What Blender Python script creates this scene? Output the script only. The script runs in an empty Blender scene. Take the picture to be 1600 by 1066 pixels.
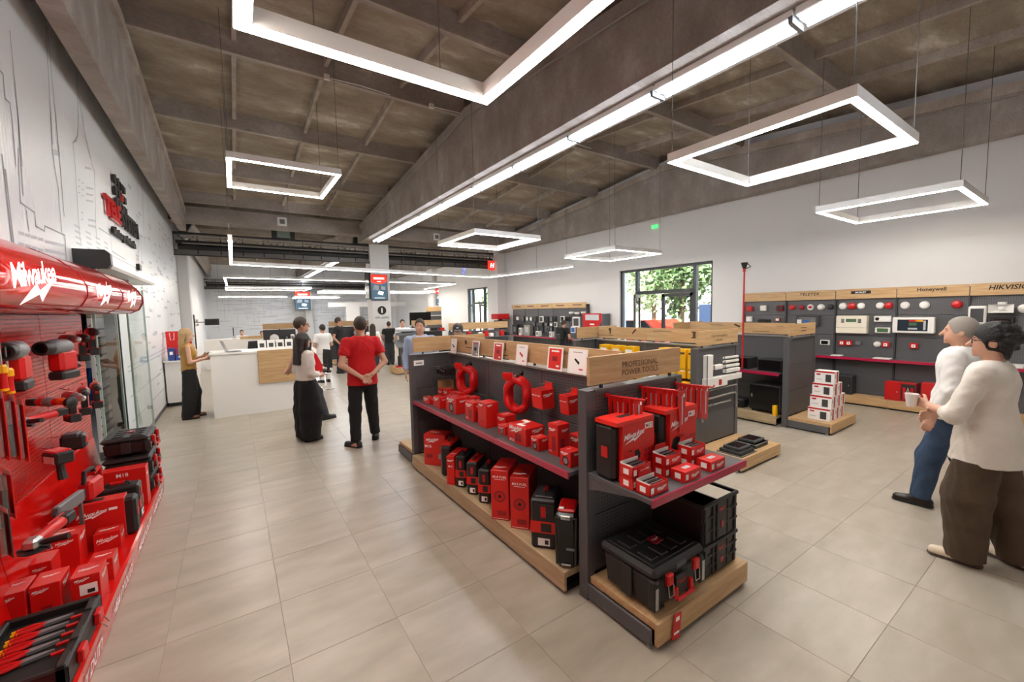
import bpy, bmesh, math, random
import numpy as np
from mathutils import Matrix, Vector
random.seed(7); rng = np.random.default_rng(7)
S = bpy.context.scene
C = S.collection
# ------------------------------------------------------------------ camera
FPX, YAW, PITCH, ROLL, CAMH = 643.51, math.radians(34.078), math.radians(-4.335), math.radians(-1.223), 1.94
def _cam_axes():
    cy, sy, cp, sp = math.cos(YAW), math.sin(YAW), math.cos(PITCH), math.sin(PITCH)
    f = Vector((sy*cp, cy*cp, sp)); r = Vector((cy, -sy, 0)); u = r.cross(f)
    cr, sr = math.cos(ROLL), math.sin(ROLL)
    return cr*r + sr*u, -sr*r + cr*u, f
CR, CU, CF = _cam_axes()
cam_d = bpy.data.cameras.new('camera'); cam = bpy.data.objects.new('camera', cam_d); C.objects.link(cam)
cam_d.sensor_fit = 'HORIZONTAL'; cam_d.sensor_width = 36.0; cam_d.lens = FPX/1600*36.0
cam_d.clip_start = 0.05; cam_d.clip_end = 300
cam.matrix_world = Matrix(((CR.x, CU.x, -CF.x, 0), (CR.y, CU.y, -CF.y, 0), (CR.z, CU.z, -CF.z, CAMH), (0, 0, 0, 1)))
S.camera = cam
# ------------------------------------------------------------------ world, sun, exposure
W = bpy.data.worlds.new('World'); S.world = W; W.use_nodes = True
wn = W.node_tree; bg = wn.nodes['Background']
sky = wn.nodes.new('ShaderNodeTexSky'); sky.sky_type = 'NISHITA'
sky.sun_disc = False; sky.sun_elevation = math.radians(48); sky.sun_rotation = math.radians(-100); sky.air_density = 1.2; sky.dust_density = 3.0
wn.links.new(sky.outputs[0], bg.inputs[0]); bg.inputs[1].default_value = 0.8
sun_d = bpy.data.lights.new('sun', 'SUN'); sun_d.energy = 18.0; sun_d.angle = 0.02; sun_d.color = (1, .95, .86)
sun = bpy.data.objects.new('sun', sun_d); C.objects.link(sun)
sun.rotation_euler = (math.radians(8), math.radians(-42), 0)      # high sun standing over the back of the building
S.view_settings.view_transform = 'Standard'; S.view_settings.look = 'None'
S.view_settings.exposure = 0.5; S.view_settings.gamma = 1.0; S.view_settings.use_curve_mapping = False
LED_W, TUBE_W = 48.0, 32.0          # radiance of the pendant LED diffusers and of the fluorescent tubes

# ------------------------------------------------------------------ pixel -> place helpers (1600 x 1066 frame)
def ray(x, y): return (x-800)/FPX*CR - (y-533)/FPX*CU + CF
def onZ(x, y, z=0.0):
    d = ray(x, y); t = (z-CAMH)/d.z; return Vector((d.x*t, d.y*t, z))
def onX(x, y, X):
    d = ray(x, y); t = X/d.x; return Vector((X, d.y*t, CAMH+d.z*t))
def onY(x, y, Y):
    d = ray(x, y); t = Y/d.y; return Vector((d.x*t, Y, CAMH+d.z*t))

# ------------------------------------------------------------------ materials
def lin(c):
    if isinstance(c, str):
        c = c.lstrip('#'); c = tuple(int(c[i:i+2], 16)/255 for i in (0, 2, 4))
    return tuple((v/12.92 if v <= .04045 else ((v+.055)/1.055)**2.4) for v in c)
M = {}
def mat(name, col, rough=.5, metal=0.0, spec=None, emit=None, estr=0.0, coat=0.0, trans=0.0, alpha=1.0, var=0.0, vscale=6.0, bump=0.0, bscale=60.0):
    m = bpy.data.materials.new(name); m.use_nodes = True; nt = m.node_tree; b = nt.nodes['Principled BSDF']
    c = lin(col); b.inputs['Base Color'].default_value = (*c, 1); b.inputs['Roughness'].default_value = rough; b.inputs['Metallic'].default_value = metal
    if spec is not None: b.inputs['Specular IOR Level'].default_value = spec
    if emit is not None:
        b.inputs['Emission Color'].default_value = (*lin(emit), 1); b.inputs['Emission Strength'].default_value = estr
    if coat: b.inputs['Coat Weight'].default_value = coat; b.inputs['Coat Roughness'].default_value = .08
    if trans: b.inputs['Transmission Weight'].default_value = trans
    if var > 0 or bump > 0:
        tc = nt.nodes.new('ShaderNodeTexCoord'); n = nt.nodes.new('ShaderNodeTexNoise'); n.inputs['Scale'].default_value = vscale; n.inputs['Detail'].default_value = 5
        nt.links.new(tc.outputs['Object'], n.inputs['Vector'])
        if var > 0:
            r = nt.nodes.new('ShaderNodeMapRange'); r.inputs[1].default_value = .3; r.inputs[2].default_value = .7; r.inputs[3].default_value = 1-var; r.inputs[4].default_value = 1+var
            nt.links.new(n.outputs[0], r.inputs[0])
            mx = nt.nodes.new('ShaderNodeMix'); mx.data_type = 'RGBA'; mx.blend_type = 'MULTIPLY'; mx.inputs[0].default_value = 1
            mx.inputs[6].default_value = (*c, 1); nt.links.new(r.outputs[0], mx.inputs[7]); nt.links.new(mx.outputs[2], b.inputs['Base Color'])
        if bump > 0:
            n2 = nt.nodes.new('ShaderNodeTexNoise'); n2.inputs['Scale'].default_value = bscale; n2.inputs['Detail'].default_value = 4
            nt.links.new(tc.outputs['Object'], n2.inputs['Vector'])
            bp = nt.nodes.new('ShaderNodeBump'); bp.inputs['Strength'].default_value = bump; bp.inputs['Distance'].default_value = .01
            nt.links.new(n2.outputs[0], bp.inputs['Height']); nt.links.new(bp.outputs[0], b.inputs['Normal'])
    M[name] = m; return m
def ramp(nt, stops):
    r = nt.nodes.new('ShaderNodeValToRGB'); e = r.color_ramp.elements
    while len(e) < len(stops): e.new(.5)
    for i, (p, c) in enumerate(stops): e[i].position = p; e[i].color = (*lin(c), 1)
    return r
def base(name, rough=.5):
    m = bpy.data.materials.new(name); m.use_nodes = True; M[name] = m
    nt = m.node_tree; b = nt.nodes['Principled BSDF']; b.inputs['Roughness'].default_value = rough
    return m, nt, b
def noise(nt, scale, detail=5, src='Object', vscale=None, rough=.55):
    tc = nt.nodes.new('ShaderNodeTexCoord'); n = nt.nodes.new('ShaderNodeTexNoise'); n.inputs['Scale'].default_value = scale; n.inputs['Detail'].default_value = detail; n.inputs['Roughness'].default_value = rough
    o = tc.outputs[src]
    if vscale:
        mp = nt.nodes.new('ShaderNodeMapping'); mp.inputs['Scale'].default_value = vscale; nt.links.new(o, mp.inputs['Vector']); o = mp.outputs[0]
    nt.links.new(o, n.inputs['Vector']); return n
# porcelain floor tile: soft cloudy streaks, a slightly different tone on every tile
m, nt, b = base('floor_tile', .27)
tc = nt.nodes.new('ShaderNodeTexCoord'); oi = nt.nodes.new('ShaderNodeObjectInfo')
mp = nt.nodes.new('ShaderNodeMapping'); mp.inputs['Scale'].default_value = (1.2, 3.2, 1); nt.links.new(tc.outputs['Object'], mp.inputs['Vector'])
va = nt.nodes.new('ShaderNodeVectorMath'); va.operation = 'SCALE'; nt.links.new(oi.outputs['Location'], va.inputs[0]); va.inputs[3].default_value = 3.7
vb = nt.nodes.new('ShaderNodeVectorMath'); vb.operation = 'ADD'; nt.links.new(mp.outputs[0], vb.inputs[0]); nt.links.new(va.outputs[0], vb.inputs[1])
n = nt.nodes.new('ShaderNodeTexNoise'); n.inputs['Scale'].default_value = 1.6; n.inputs['Detail'].default_value = 6; nt.links.new(vb.outputs[0], n.inputs['Vector'])
r = ramp(nt, [(.3, '#9f9585'), (.52, '#aaa091'), (.72, '#b5ac9e')]); nt.links.new(n.outputs[0], r.inputs[0]); nt.links.new(r.outputs[0], b.inputs['Base Color'])
rr = nt.nodes.new('ShaderNodeMapRange'); rr.inputs[3].default_value = .24; rr.inputs[4].default_value = .4; nt.links.new(n.outputs[0], rr.inputs[0]); nt.links.new(rr.outputs[0], b.inputs['Roughness'])
mat('grout', '#a0968a', .9)
# cast concrete of roof slabs and girders
def concrete(name, c0, c1, c2, c3):
    m, nt, b = base(name, .9)
    n = noise(nt, .9, 8, vscale=(1, 2.2, 1.5), rough=.62); n2 = noise(nt, 14, 4, vscale=(1, 4, 2))
    r = ramp(nt, [(.32, c0), (.47, c1), (.6, c2), (.68, c3)]); nt.links.new(n.outputs[0], r.inputs[0])
    mx = nt.nodes.new('ShaderNodeMix'); mx.data_type = 'RGBA'; mx.blend_type = 'MULTIPLY'; mx.inputs[0].default_value = .55
    mr = nt.nodes.new('ShaderNodeMapRange'); mr.inputs[1].default_value = .3; mr.inputs[2].default_value = .7; mr.inputs[3].default_value = .75; mr.inputs[4].default_value = 1.15
    nt.links.new(n2.outputs[0], mr.inputs[0]); nt.links.new(r.outputs[0], mx.inputs[6]); nt.links.new(mr.outputs[0], mx.inputs[7]); nt.links.new(mx.outputs[2], b.inputs['Base Color'])
    bp = nt.nodes.new('ShaderNodeBump'); bp.inputs['Strength'].default_value = .35; bp.inputs['Distance'].default_value = .01; nt.links.new(n2.outputs[0], bp.inputs['Height']); nt.links.new(bp.outputs[0], b.inputs['Normal'])
concrete('concrete_slab', '#7f7263', '#918474', '#a59988', '#c6beb2')
concrete('concrete_girder', '#8b817a', '#978e87', '#a39b95', '#b1aaa4')
concrete('concrete_edge', '#96887a', '#a2968a', '#b0a69b', '#bcb3aa')
# painted wall and micro-ribbed sandwich panel
mat('wall_paint', '#d8d7d6', .75, var=.015, vscale=.8, bump=.03, bscale=120)
m, nt, b = base('panel_paint', .38); b.inputs['Base Color'].default_value = (*lin('#e6e8ea'), 1)
tc = nt.nodes.new('ShaderNodeTexCoord'); w = nt.nodes.new('ShaderNodeTexWave'); w.wave_type = 'BANDS'; w.bands_direction = 'Y'; w.inputs['Scale'].default_value = 6.0
nt.links.new(tc.outputs['Object'], w.inputs['Vector']); bp = nt.nodes.new('ShaderNodeBump'); bp.inputs['Strength'].default_value = .35; bp.inputs['Distance'].default_value = .004
nt.links.new(w.outputs[0], bp.inputs['Height']); nt.links.new(bp.outputs[0], b.inputs['Normal'])
def wood(name, c0, c1, c2, axis):
    m, nt, b = base(name, .5)
    sc = {'x': (1.2, 14, 14), 'y': (14, 1.2, 14)}[axis]
    n = noise(nt, 2.2, 6, vscale=sc, rough=.6)
    r = ramp(nt, [(.3, c0), (.5, c1), (.7, c2)]); nt.links.new(n.outputs[0], r.inputs[0]); nt.links.new(r.outputs[0], b.inputs['Base Color'])
for ax in 'xy': wood('oak_'+ax, '#b08b60', '#be9b6e', '#caa97f', ax)
wood('oak_pale_y', '#a18967', '#ae9775', '#bba585', 'y')
# dark grey shelving metal, plain and perforated
mat('shelf_metal', '#5b5b5d', .42, .25)
mat('shelf_metal_dark', '#3b3b3d', .45, .25)
def perforated(name, col, hole, ax, pitch=.025, rad=.16, rough=.42):
    m, nt, b = base(name, rough); b.inputs['Metallic'].default_value = .2
    tc = nt.nodes.new('ShaderNodeTexCoord'); sp = nt.nodes.new('ShaderNodeSeparateXYZ'); nt.links.new(tc.outputs['Object'], sp.inputs[0])
    ds = []
    for k in ax:
        a = nt.nodes.new('ShaderNodeMath'); a.operation = 'DIVIDE'; a.inputs[1].default_value = pitch; nt.links.new(sp.outputs[k], a.inputs[0])
        f = nt.nodes.new('ShaderNodeMath'); f.operation = 'FRACT'; nt.links.new(a.outputs[0], f.inputs[0])
        s = nt.nodes.new('ShaderNodeMath'); s.operation = 'SUBTRACT'; s.inputs[1].default_value = .5; nt.links.new(f.outputs[0], s.inputs[0])
        p = nt.nodes.new('ShaderNodeMath'); p.operation = 'POWER'; p.inputs[1].default_value = 2; nt.links.new(s.outputs[0], p.inputs[0]); ds.append(p)
    ad = nt.nodes.new('ShaderNodeMath'); nt.links.new(ds[0].outputs[0], ad.inputs[0]); nt.links.new(ds[1].outputs[0], ad.inputs[1])
    lt = nt.nodes.new('ShaderNodeMath'); lt.operation = 'LESS_THAN'; lt.inputs[1].default_value = rad*rad; nt.links.new(ad.outputs[0], lt.inputs[0])
    mx = nt.nodes.new('ShaderNodeMix'); mx.data_type = 'RGBA'; nt.links.new(lt.outputs[0], mx.inputs[0]); mx.inputs[6].default_value = (*lin(col), 1); mx.inputs[7].default_value = (*lin(hole), 1)
    nt.links.new(mx.outputs[2], b.inputs['Base Color'])
perforated('perf_x', '#5c5c5e', '#232325', 'YZ', rad=.2); perforated('perf_y', '#5c5c5e', '#232325', 'XZ', rad=.2)
perforated('perf_red', '#c8140f', '#8a0907', 'YZ', .028, .2, .2)
mat('strip_magenta', '#a8173f', .3, coat=.5)
mat('strip_clear', '#d9a6b0', .12)
mat('red_gloss', '#cc120e', .1); mat('red_card', '#cf1712', .38, coat=.15); mat('red_card_light', '#e0281c', .38, coat=.15); mat('red_plastic', '#c40e10', .35); mat('red_cloth', '#c00810', .85, bump=.2, bscale=300)
mat('red_dark', '#8d0f1c', .4); mat('red_enamel', '#bd1015', .3, coat=.3)
mat('black_plastic', '#1d1c1c', .45); mat('black_gloss', '#121212', .18); mat('black_satin', '#252423', .55); mat('black_matte', '#161616', .8); mat('grey_plastic', '#6f7173', .4); mat('dark_grey_plastic', '#3a3b3d', .45)
mat('silver', '#b9b9b8', .28, .9); mat('chrome', '#d5d5d5', .12, 1.0); mat('steel_dark', '#2b2a2a', .5, .4); mat('steel_mid', '#6b6763', .5, .3); mat('duct', '#9a9690', .4, .6)
mat('white_plastic', '#e8e6e2', .4); mat('white_laminate', '#ece9e5', .35); mat('white_card', '#efece8', .55); mat('white_print', '#f4f2f0', .6); mat('grey_print', '#8d9094', .7); mat('pale_print', '#b9bdc2', .7); mat('black_print', '#1d1a18', .7); mat('brown_print', '#4a3826', .8)
mat('cream_plastic', '#e4dcc9', .45); mat('yellow_card', '#eab000', .45); mat('yellow_plastic', '#e8a800', .4); mat('blue_card', '#2b4a8c', .45); mat('blue_plastic', '#1e5cae', .4); mat('navy_wall', '#2c3442', .8); mat('green_lcd', '#4d6b4c', .25); mat('screen_dark', '#28323c', .12, coat=.5); mat('orange_plastic', '#e25412', .4)
mat('cardboard', '#b18c5f', .85, var=.05); mat('sage_laminate', '#9fb1a6', .5)
mat('led', '#ffffff', .5, emit='#fff6ea', estr=LED_W); mat('tube', '#ffffff', .5, emit='#eaf3ff', estr=TUBE_W)
mat('wall_print', '#a3a7ac', .7); mat('wall_print_pale', '#c6cacf', .7); mat('storeroom_led', '#ffffff', .5, emit='#f2f6ff', estr=24.0)
mat('neon', '#ffffff', .5, emit='#fff4ee', estr=.75)
mat('exit_green', '#3fae6a', .4, emit='#5fe08a', estr=.8)
mat('frame_anthracite', '#3b3d40', .5, .3)
mat('screen_red', '#d02a1c', .3, emit='#e0301c', estr=.9); mat('screen_blue', '#2d4656', .3, emit='#33505f', estr=.8); mat('screen_white', '#ffffff', .3, emit='#ffffff', estr=1.0); mat('screen_glow', '#3a4cff', .3, emit='#4a5cff', estr=3.0)
mat('skin', '#c99a82', .5); mat('skin_tan', '#b5846a', .5); mat('lips', '#a8655a', .5); mat('eye_dark', '#241a16', .25)
mat('hair_black', '#14110f', .6, bump=.9, bscale=90); mat('hair_brown', '#33251c', .6, bump=.5, bscale=260); mat('hair_grey', '#8f8880', .6, bump=.5, bscale=260); mat('hair_blond', '#a98a5f', .55, bump=.8, bscale=100); mat('hair_dark_brown', '#231813', .55, bump=.6, bscale=120)
mat('linen_white', '#d9d2c7', .9, var=.04, vscale=9, bump=.9, bscale=14); mat('cotton_white', '#e4e2df', .9, bump=.35, bscale=22); mat('blouse_white', '#e9e4dc', .7, bump=.3, bscale=20)
mat('cotton_black', '#1b1a1b', .9, bump=.35, bscale=22); mat('trouser_black', '#161516', .85, bump=.3, bscale=20); mat('trouser_grey', '#34353a', .85, bump=.3, bscale=20); mat('corduroy_brown', '#4a3a2a', .9, var=.18, vscale=7, bump=.4, bscale=24); mat('denim', '#32455f', .9, var=.12, vscale=9, bump=.35, bscale=30); mat('denim_dark', '#262c3b', .9, bump=.35, bscale=30)
mat('mustard_satin', '#a87a2c', .45, bump=.3, bscale=24); mat('shirt_blue', '#9fb2cf', .85, bump=.3, bscale=22); mat('shirt_mid_blue', '#5d7fae', .85)
mat('leather_black', '#17130f', .3); mat('shoe_beige', '#d8c7b0', .7); mat('sole_brown', '#4a3a2c', .7); mat('leather_brown', '#6b3f2a', .4)
mat('leaf', '#5c7548', .6, var=.3, vscale=3); mat('leaf_light', '#8f9f74', .6, var=.3, vscale=3); mat('bark', '#5b4a3a', .9); mat('asphalt', '#8d8b88', .9, var=.06); mat('paving', '#b9b3a8', .85, var=.05)
mat('car_red', '#b53a2c', .25, coat=.6); mat('car_white', '#dfe2e6', .25, coat=.6); mat('tyre', '#1a1a1a', .8); mat('blue_panel', '#8fa6d8', .5); mat('facade', '#d9d2c6', .8)
m = mat('glass', '#ffffff', .0); b = m.node_tree.nodes['Principled BSDF']; nt = m.node_tree
tr = nt.nodes.new('ShaderNodeBsdfTransparent'); gl = nt.nodes.new('ShaderNodeBsdfGlossy'); gl.inputs['Roughness'].default_value = .02; fr = nt.nodes.new('ShaderNodeFresnel'); fr.inputs[0].default_value = 1.35; ge = nt.nodes.new('ShaderNodeNewGeometry'); iv = nt.nodes.new('ShaderNodeMath'); iv.operation = 'SUBTRACT'; iv.inputs[0].default_value = 1.0; nt.links.new(ge.outputs['Backfacing'], iv.inputs[1]); mu = nt.nodes.new('ShaderNodeMath'); mu.operation = 'MULTIPLY'; nt.links.new(fr.outputs[0], mu.inputs[0]); nt.links.new(iv.outputs[0], mu.inputs[1]); ms = nt.nodes.new('ShaderNodeMixShader')
tr.inputs[0].default_value = (.93, .96, .95, 1)
nt.links.new(mu.outputs[0], ms.inputs[0]); nt.links.new(tr.outputs[0], ms.inputs[1]); nt.links.new(gl.outputs[0], ms.inputs[2]); nt.links.new(ms.outputs[0], nt.nodes['Material Output'].inputs['Surface'])
m = mat('blister', '#ffffff', .05); nt = m.node_tree
tr = nt.nodes.new('ShaderNodeBsdfTransparent'); tr.inputs[0].default_value = (.82, .8, .84, 1); gl = nt.nodes.new('ShaderNodeBsdfGlossy'); gl.inputs['Roughness'].default_value = .08; ms = nt.nodes.new('ShaderNodeMixShader'); ms.inputs[0].default_value = .22
nt.links.new(tr.outputs[0], ms.inputs[1]); nt.links.new(gl.outputs[0], ms.inputs[2]); nt.links.new(ms.outputs[0], nt.nodes['Material Output'].inputs['Surface'])

# ------------------------------------------------------------------ mesh builder
MW = {}
def tag(o, label=None, cat=None, group=None, kind=None):
    if label: o['label'] = label
    if cat: o['category'] = cat
    if group: o['group'] = group
    if kind: o['kind'] = kind
    return o
def thing(name, label, cat, loc=(0, 0, 0), rz=0.0, group=None):
    o = bpy.data.objects.new(name, None); C.objects.link(o); o.empty_display_size = .1
    o.location = loc; o.rotation_euler = (0, 0, rz); tag(o, label, cat, group)
    MW[o] = Matrix.Translation(Vector(loc)) @ Matrix.Rotation(rz, 4, 'Z')
    return o
class MB:
    def __init__(s): s.v = []; s.f = []; s.mt = Matrix.Identity(4)
    def add(s, vs, fs):
        k = len(s.v); s.v += [tuple(s.mt @ Vector(p)) for p in vs]; s.f += [tuple(i+k for i in f) for f in fs]; return s
    def box(s, a, b, ch=0.0):
        x0, y0, z0 = (min(a[i], b[i]) for i in range(3)); x1, y1, z1 = (max(a[i], b[i]) for i in range(3))
        if ch <= 0:
            return s.add([(x0,y0,z0),(x1,y0,z0),(x1,y1,z0),(x0,y1,z0),(x0,y0,z1),(x1,y0,z1),(x1,y1,z1),(x0,y1,z1)], [(0,3,2,1),(4,5,6,7),(0,1,5,4),(1,2,6,5),(2,3,7,6),(3,0,4,7)])
        bm = bmesh.new(); bmesh.ops.create_cube(bm, size=1)
        for v in bm.verts: v.co = Vector(((x0+x1)/2+v.co.x*(x1-x0), (y0+y1)/2+v.co.y*(y1-y0), (z0+z1)/2+v.co.z*(z1-z0)))
        bmesh.ops.bevel(bm, geom=bm.edges[:], offset=ch, segments=1, affect='EDGES', profile=.5)
        return s.bm(bm)
    def bm(s, bm):
        bm.verts.index_update(); s.add([v.co[:] for v in bm.verts], [tuple(v.index for v in f.verts) for f in bm.faces]); bm.free(); return s
    def prism(s, poly, axis, a, b):
        """extrude polygon along axis from a to b; poly in the two other axes, cyclic order (x: y,z / y: x,z / z: x,y)"""
        def P(u, v, w): return {'x': (w, u, v), 'y': (u, w, v), 'z': (u, v, w)}[axis]
        n = len(poly); vs = [P(u, v, a) for u, v in poly]+[P(u, v, b) for u, v in poly]
        return s.add(vs, [tuple(range(n))[::-1], tuple(range(n, 2*n))]+[(i, (i+1) % n, n+(i+1) % n, n+i) for i in range(n)])
    def tube(s, pts, r, n=8, closed=False):
        pts = [Vector(p) for p in pts]; m_ = len(pts); rr = r if isinstance(r, (list, tuple)) else [r]*m_
        vs = []; prev = None
        for i, p in enumerate(pts):
            if closed: t = pts[(i+1) % m_]-pts[i-1]
            else: t = pts[min(i+1, m_-1)]-pts[max(i-1, 0)]
            t.normalize()
            if prev is None:
                up = Vector((0, 0, 1)) if abs(t.z) < .9 else Vector((1, 0, 0)); a = t.cross(up).normalized()
            else: a = (prev-t*prev.dot(t)).normalized()
            prev = a; b_ = t.cross(a)
            vs += [tuple(p+(a*math.cos(2*math.pi*k/n)+b_*math.sin(2*math.pi*k/n))*rr[i]) for k in range(n)]
        fs = []
        for i in range(m_ if closed else m_-1):
            j = (i+1) % m_
            fs += [(i*n+k, i*n+(k+1) % n, j*n+(k+1) % n, j*n+k) for k in range(n)]
        if not closed: fs += [tuple(range(n))[::-1], tuple((m_-1)*n+k for k in range(n))]
        return s.add(vs, fs)
    def cyl(s, a, b, r, n=16, r2=None): return s.tube([a, b], [r, r if r2 is None else r2], n)
    def lathe(s, prof, c=(0, 0, 0), axis='z', n=20):
        vs = []
        for r_, h in prof:
            for k in range(n):
                a = 2*math.pi*k/n; u, v = r_*math.cos(a), r_*math.sin(a)
                q = {'z': (u, v, h), 'x': (h, u, v), 'y': (v, h, u)}[axis]; vs.append((c[0]+q[0], c[1]+q[1], c[2]+q[2]))
        fs = []
        for i in range(len(prof)-1): fs += [(i*n+k, i*n+(k+1) % n, (i+1)*n+(k+1) % n, (i+1)*n+k) for k in range(n)]
        fs += [tuple(range(n))[::-1], tuple((len(prof)-1)*n+k for k in range(n))]
        return s.add(vs, fs)
    def ball(s, c, r, n=14, m_=9):
        rx, ry, rz = r if isinstance(r, (tuple, list)) else (r, r, r)
        k = len(s.v); prof = [(math.sin(math.pi*i/m_), -math.cos(math.pi*i/m_)) for i in range(m_+1)]; prof[0] = (.02, -1); prof[-1] = (.02, 1)
        vs = [(c[0]+p*rx*math.cos(2*math.pi*j/n), c[1]+p*ry*math.sin(2*math.pi*j/n), c[2]+h*rz) for p, h in prof for j in range(n)]
        fs = [(i*n+j, i*n+(j+1) % n, (i+1)*n+(j+1) % n, (i+1)*n+j) for i in range(m_) for j in range(n)]+[tuple(range(n))[::-1], tuple(m_*n+j for j in range(n))]
        return s.add(vs, fs)
    def quad(s, a, b, c, d): return s.add([a, b, c, d], [(0, 1, 2, 3)])
    def mesh(s, name, smooth=False):
        me = bpy.data.meshes.new(name); me.from_pydata(s.v, [], s.f); me.update()
        if smooth:
            me.polygons.foreach_set('use_smooth', [True]*len(me.polygons))
            try: me.set_sharp_from_angle(angle=math.radians(40))
            except Exception: pass
        return me
    def build(s, name, material, parent=None, world=False, smooth=False, kind=None):
        if world and parent is not None:
            inv = MW[parent].inverted(); s.v = [tuple(inv @ Vector(p)) for p in s.v]
        me = s.mesh(name, smooth); me.materials.append(M[material])
        o = bpy.data.objects.new(name, me); C.objects.link(o)
        if parent is not None: o.parent = parent
        MW[o] = MW.get(parent, Matrix.Identity(4)).copy()
        if kind: o['kind'] = kind
        return o
def part(name, material, parent, fn, world=False, smooth=False):
    b = MB(); fn(b); return b.build(name, material, parent, world, smooth)
def inst(me, name, parent=None, loc=(0, 0, 0), rot=None, scale=None, material=None):
    o = bpy.data.objects.new(name, me); C.objects.link(o); o.parent = parent; o.location = loc
    if rot is not None: o.rotation_euler = rot
    if scale is not None: o.scale = scale if isinstance(scale, (tuple, list)) else (scale,)*3
    MW[o] = MW.get(parent, Matrix.Identity(4)) @ o.matrix_basis
    return o
def dup(root, loc, rz=0.0, label=None, group=None, scale=None):
    r = root.copy(); C.objects.link(r); r.location = loc; r.rotation_euler = (0, 0, rz)
    if scale: r.scale = (scale,)*3
    if label: r['label'] = label
    if group: r['group'] = group
    MW[r] = Matrix.Translation(Vector(loc)) @ Matrix.Rotation(rz, 4, 'Z')
    for ch in list(root.children):
        c = ch.copy(); C.objects.link(c); c.parent = r
        for g in ch.children: d = g.copy(); C.objects.link(d); d.parent = c
    return r
# ------------------------------------------------------------------ lettering
_txt = {}
def text_mesh(s, shear=0.0, bold=0.0, spacing=1.0):
    key = (s, shear, bold, spacing)
    if key not in _txt:
        cu = bpy.data.curves.new('lettering', 'FONT'); cu.body = s; cu.size = 1; cu.shear = shear; cu.offset = bold; cu.space_character = spacing; cu.resolution_u = 2
        o = bpy.data.objects.new('t', cu); C.objects.link(o)
        dg = bpy.context.evaluated_depsgraph_get(); me = bpy.data.meshes.new_from_object(o.evaluated_get(dg)); bpy.data.objects.remove(o); bpy.data.curves.remove(cu)
        co = np.array([v.co[:] for v in me.vertices]); lo, hi = co.min(0), co.max(0)
        _txt[key] = ([tuple((c-lo)[:2])+(0,) for c in co], [tuple(p.vertices) for p in me.polygons], hi[0]-lo[0], hi[1]-lo[1]); bpy.data.meshes.remove(me)
    return _txt[key]
_tm = {}
def frame_matrix(pos, right, up):
    r = Vector(right).normalized(); u = Vector(up).normalized(); n = r.cross(u)
    return Matrix(((r.x, u.x, n.x, pos[0]), (r.y, u.y, n.y, pos[1]), (r.z, u.z, n.z, pos[2]), (0, 0, 0, 1)))
def decal(me, name, parent, pos, right, up, sx, sy=None, world=True, off=.0012, material=None):
    """flat print: me is drawn in its own xy plane with unit width"""
    mw = frame_matrix(pos, right, up); n = Vector(right).cross(Vector(up)).normalized(); mw.translation += n*off
    o = bpy.data.objects.new(name, me); C.objects.link(o); o.parent = parent
    mx = mw @ Matrix.Diagonal((sx, sx if sy is None else sy, sx, 1))
    if parent is not None and world: mx = MW[parent].inverted() @ mx
    o.matrix_local = mx
    return o
def word(parent, s, pos, right, up, width=None, height=None, material='white_print', shear=0.0, bold=0.0, center=True, world=True, name='lettering', spacing=1.0, off=.0012):
    vs, fs, w, h = text_mesh(s, shear, bold, spacing); key = (s, shear, bold, spacing, material)
    if key not in _tm:
        me = bpy.data.meshes.new('lettering'); me.from_pydata([((x-w/2)/w, (y-h/2)/w, 0) for x, y, z in vs], [], fs); me.materials.append(M[material]); _tm[key] = me
    if width is None: width = w*height/h
    p = Vector(pos)
    if not center: p = p+Vector(right).normalized()*width/2
    return decal(_tm[key], name, parent, p, right, up, width, None if height is None or width is None else (height/h*w), world, off)
BOLT = [(-.5, -.02), (-.08, .22), (-.02, .08), (.5, .34), (.0, .0), (-.06, .12)]
def logo_mesh(material):
    key = ('logo', material)
    if key not in _tm:
        vs, fs, w, h = text_mesh('Milwaukee', .28, .01, .86)
        b = MB(); b.add([((x-w/2)/w, (y-h/2)/w+.06+.12*((x-w/2)/w), 0) for x, y, z in vs], fs)
        q = [(-.48, -.2), (-.02, -.005), (-.03, -.075), (.46, .07), (.0, -.16), (.02, -.09)]
        b.add([(x, y-.02, 0) for x, y in q], [(0, 5, 1), (1, 5, 2), (2, 5, 4), (2, 4, 3)])
        me = b.mesh('logo'); me.materials.append(M[material]); _tm[key] = me
    return _tm[key]
def logo(parent, pos, right, up, width, material='white_print', world=True, off=.0015): return decal(logo_mesh(material), 'logo', parent, pos, right, up, width, None, world, off)
_rm = {}
def patch(parent, pos, right, up, w, h, material, world=True, name='print_panel', off=.001):
    if material not in _rm:
        me = bpy.data.meshes.new('print_panel'); me.from_pydata([(-.5, -.5, 0), (.5, -.5, 0), (.5, .5, 0), (-.5, .5, 0)], [], [(0, 1, 2, 3)]); me.materials.append(M[material]); _rm[material] = me
    return decal(_rm[material], name, parent, pos, right, up, w, h, world, off)
RX, LX, NY = ((0, -1, 0), (0, 0, 1)), ((0, 1, 0), (0, 0, 1)), ((1, 0, 0), (0, 0, 1))   # right,up for faces looking to -X, +X, -Y
TOPY = ((1, 0, 0), (0, 1, 0))
# ================================================================== THE SETTING
XL, XR, YN, YF = -1.29, 10.05, -1.6, 32.0
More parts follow.
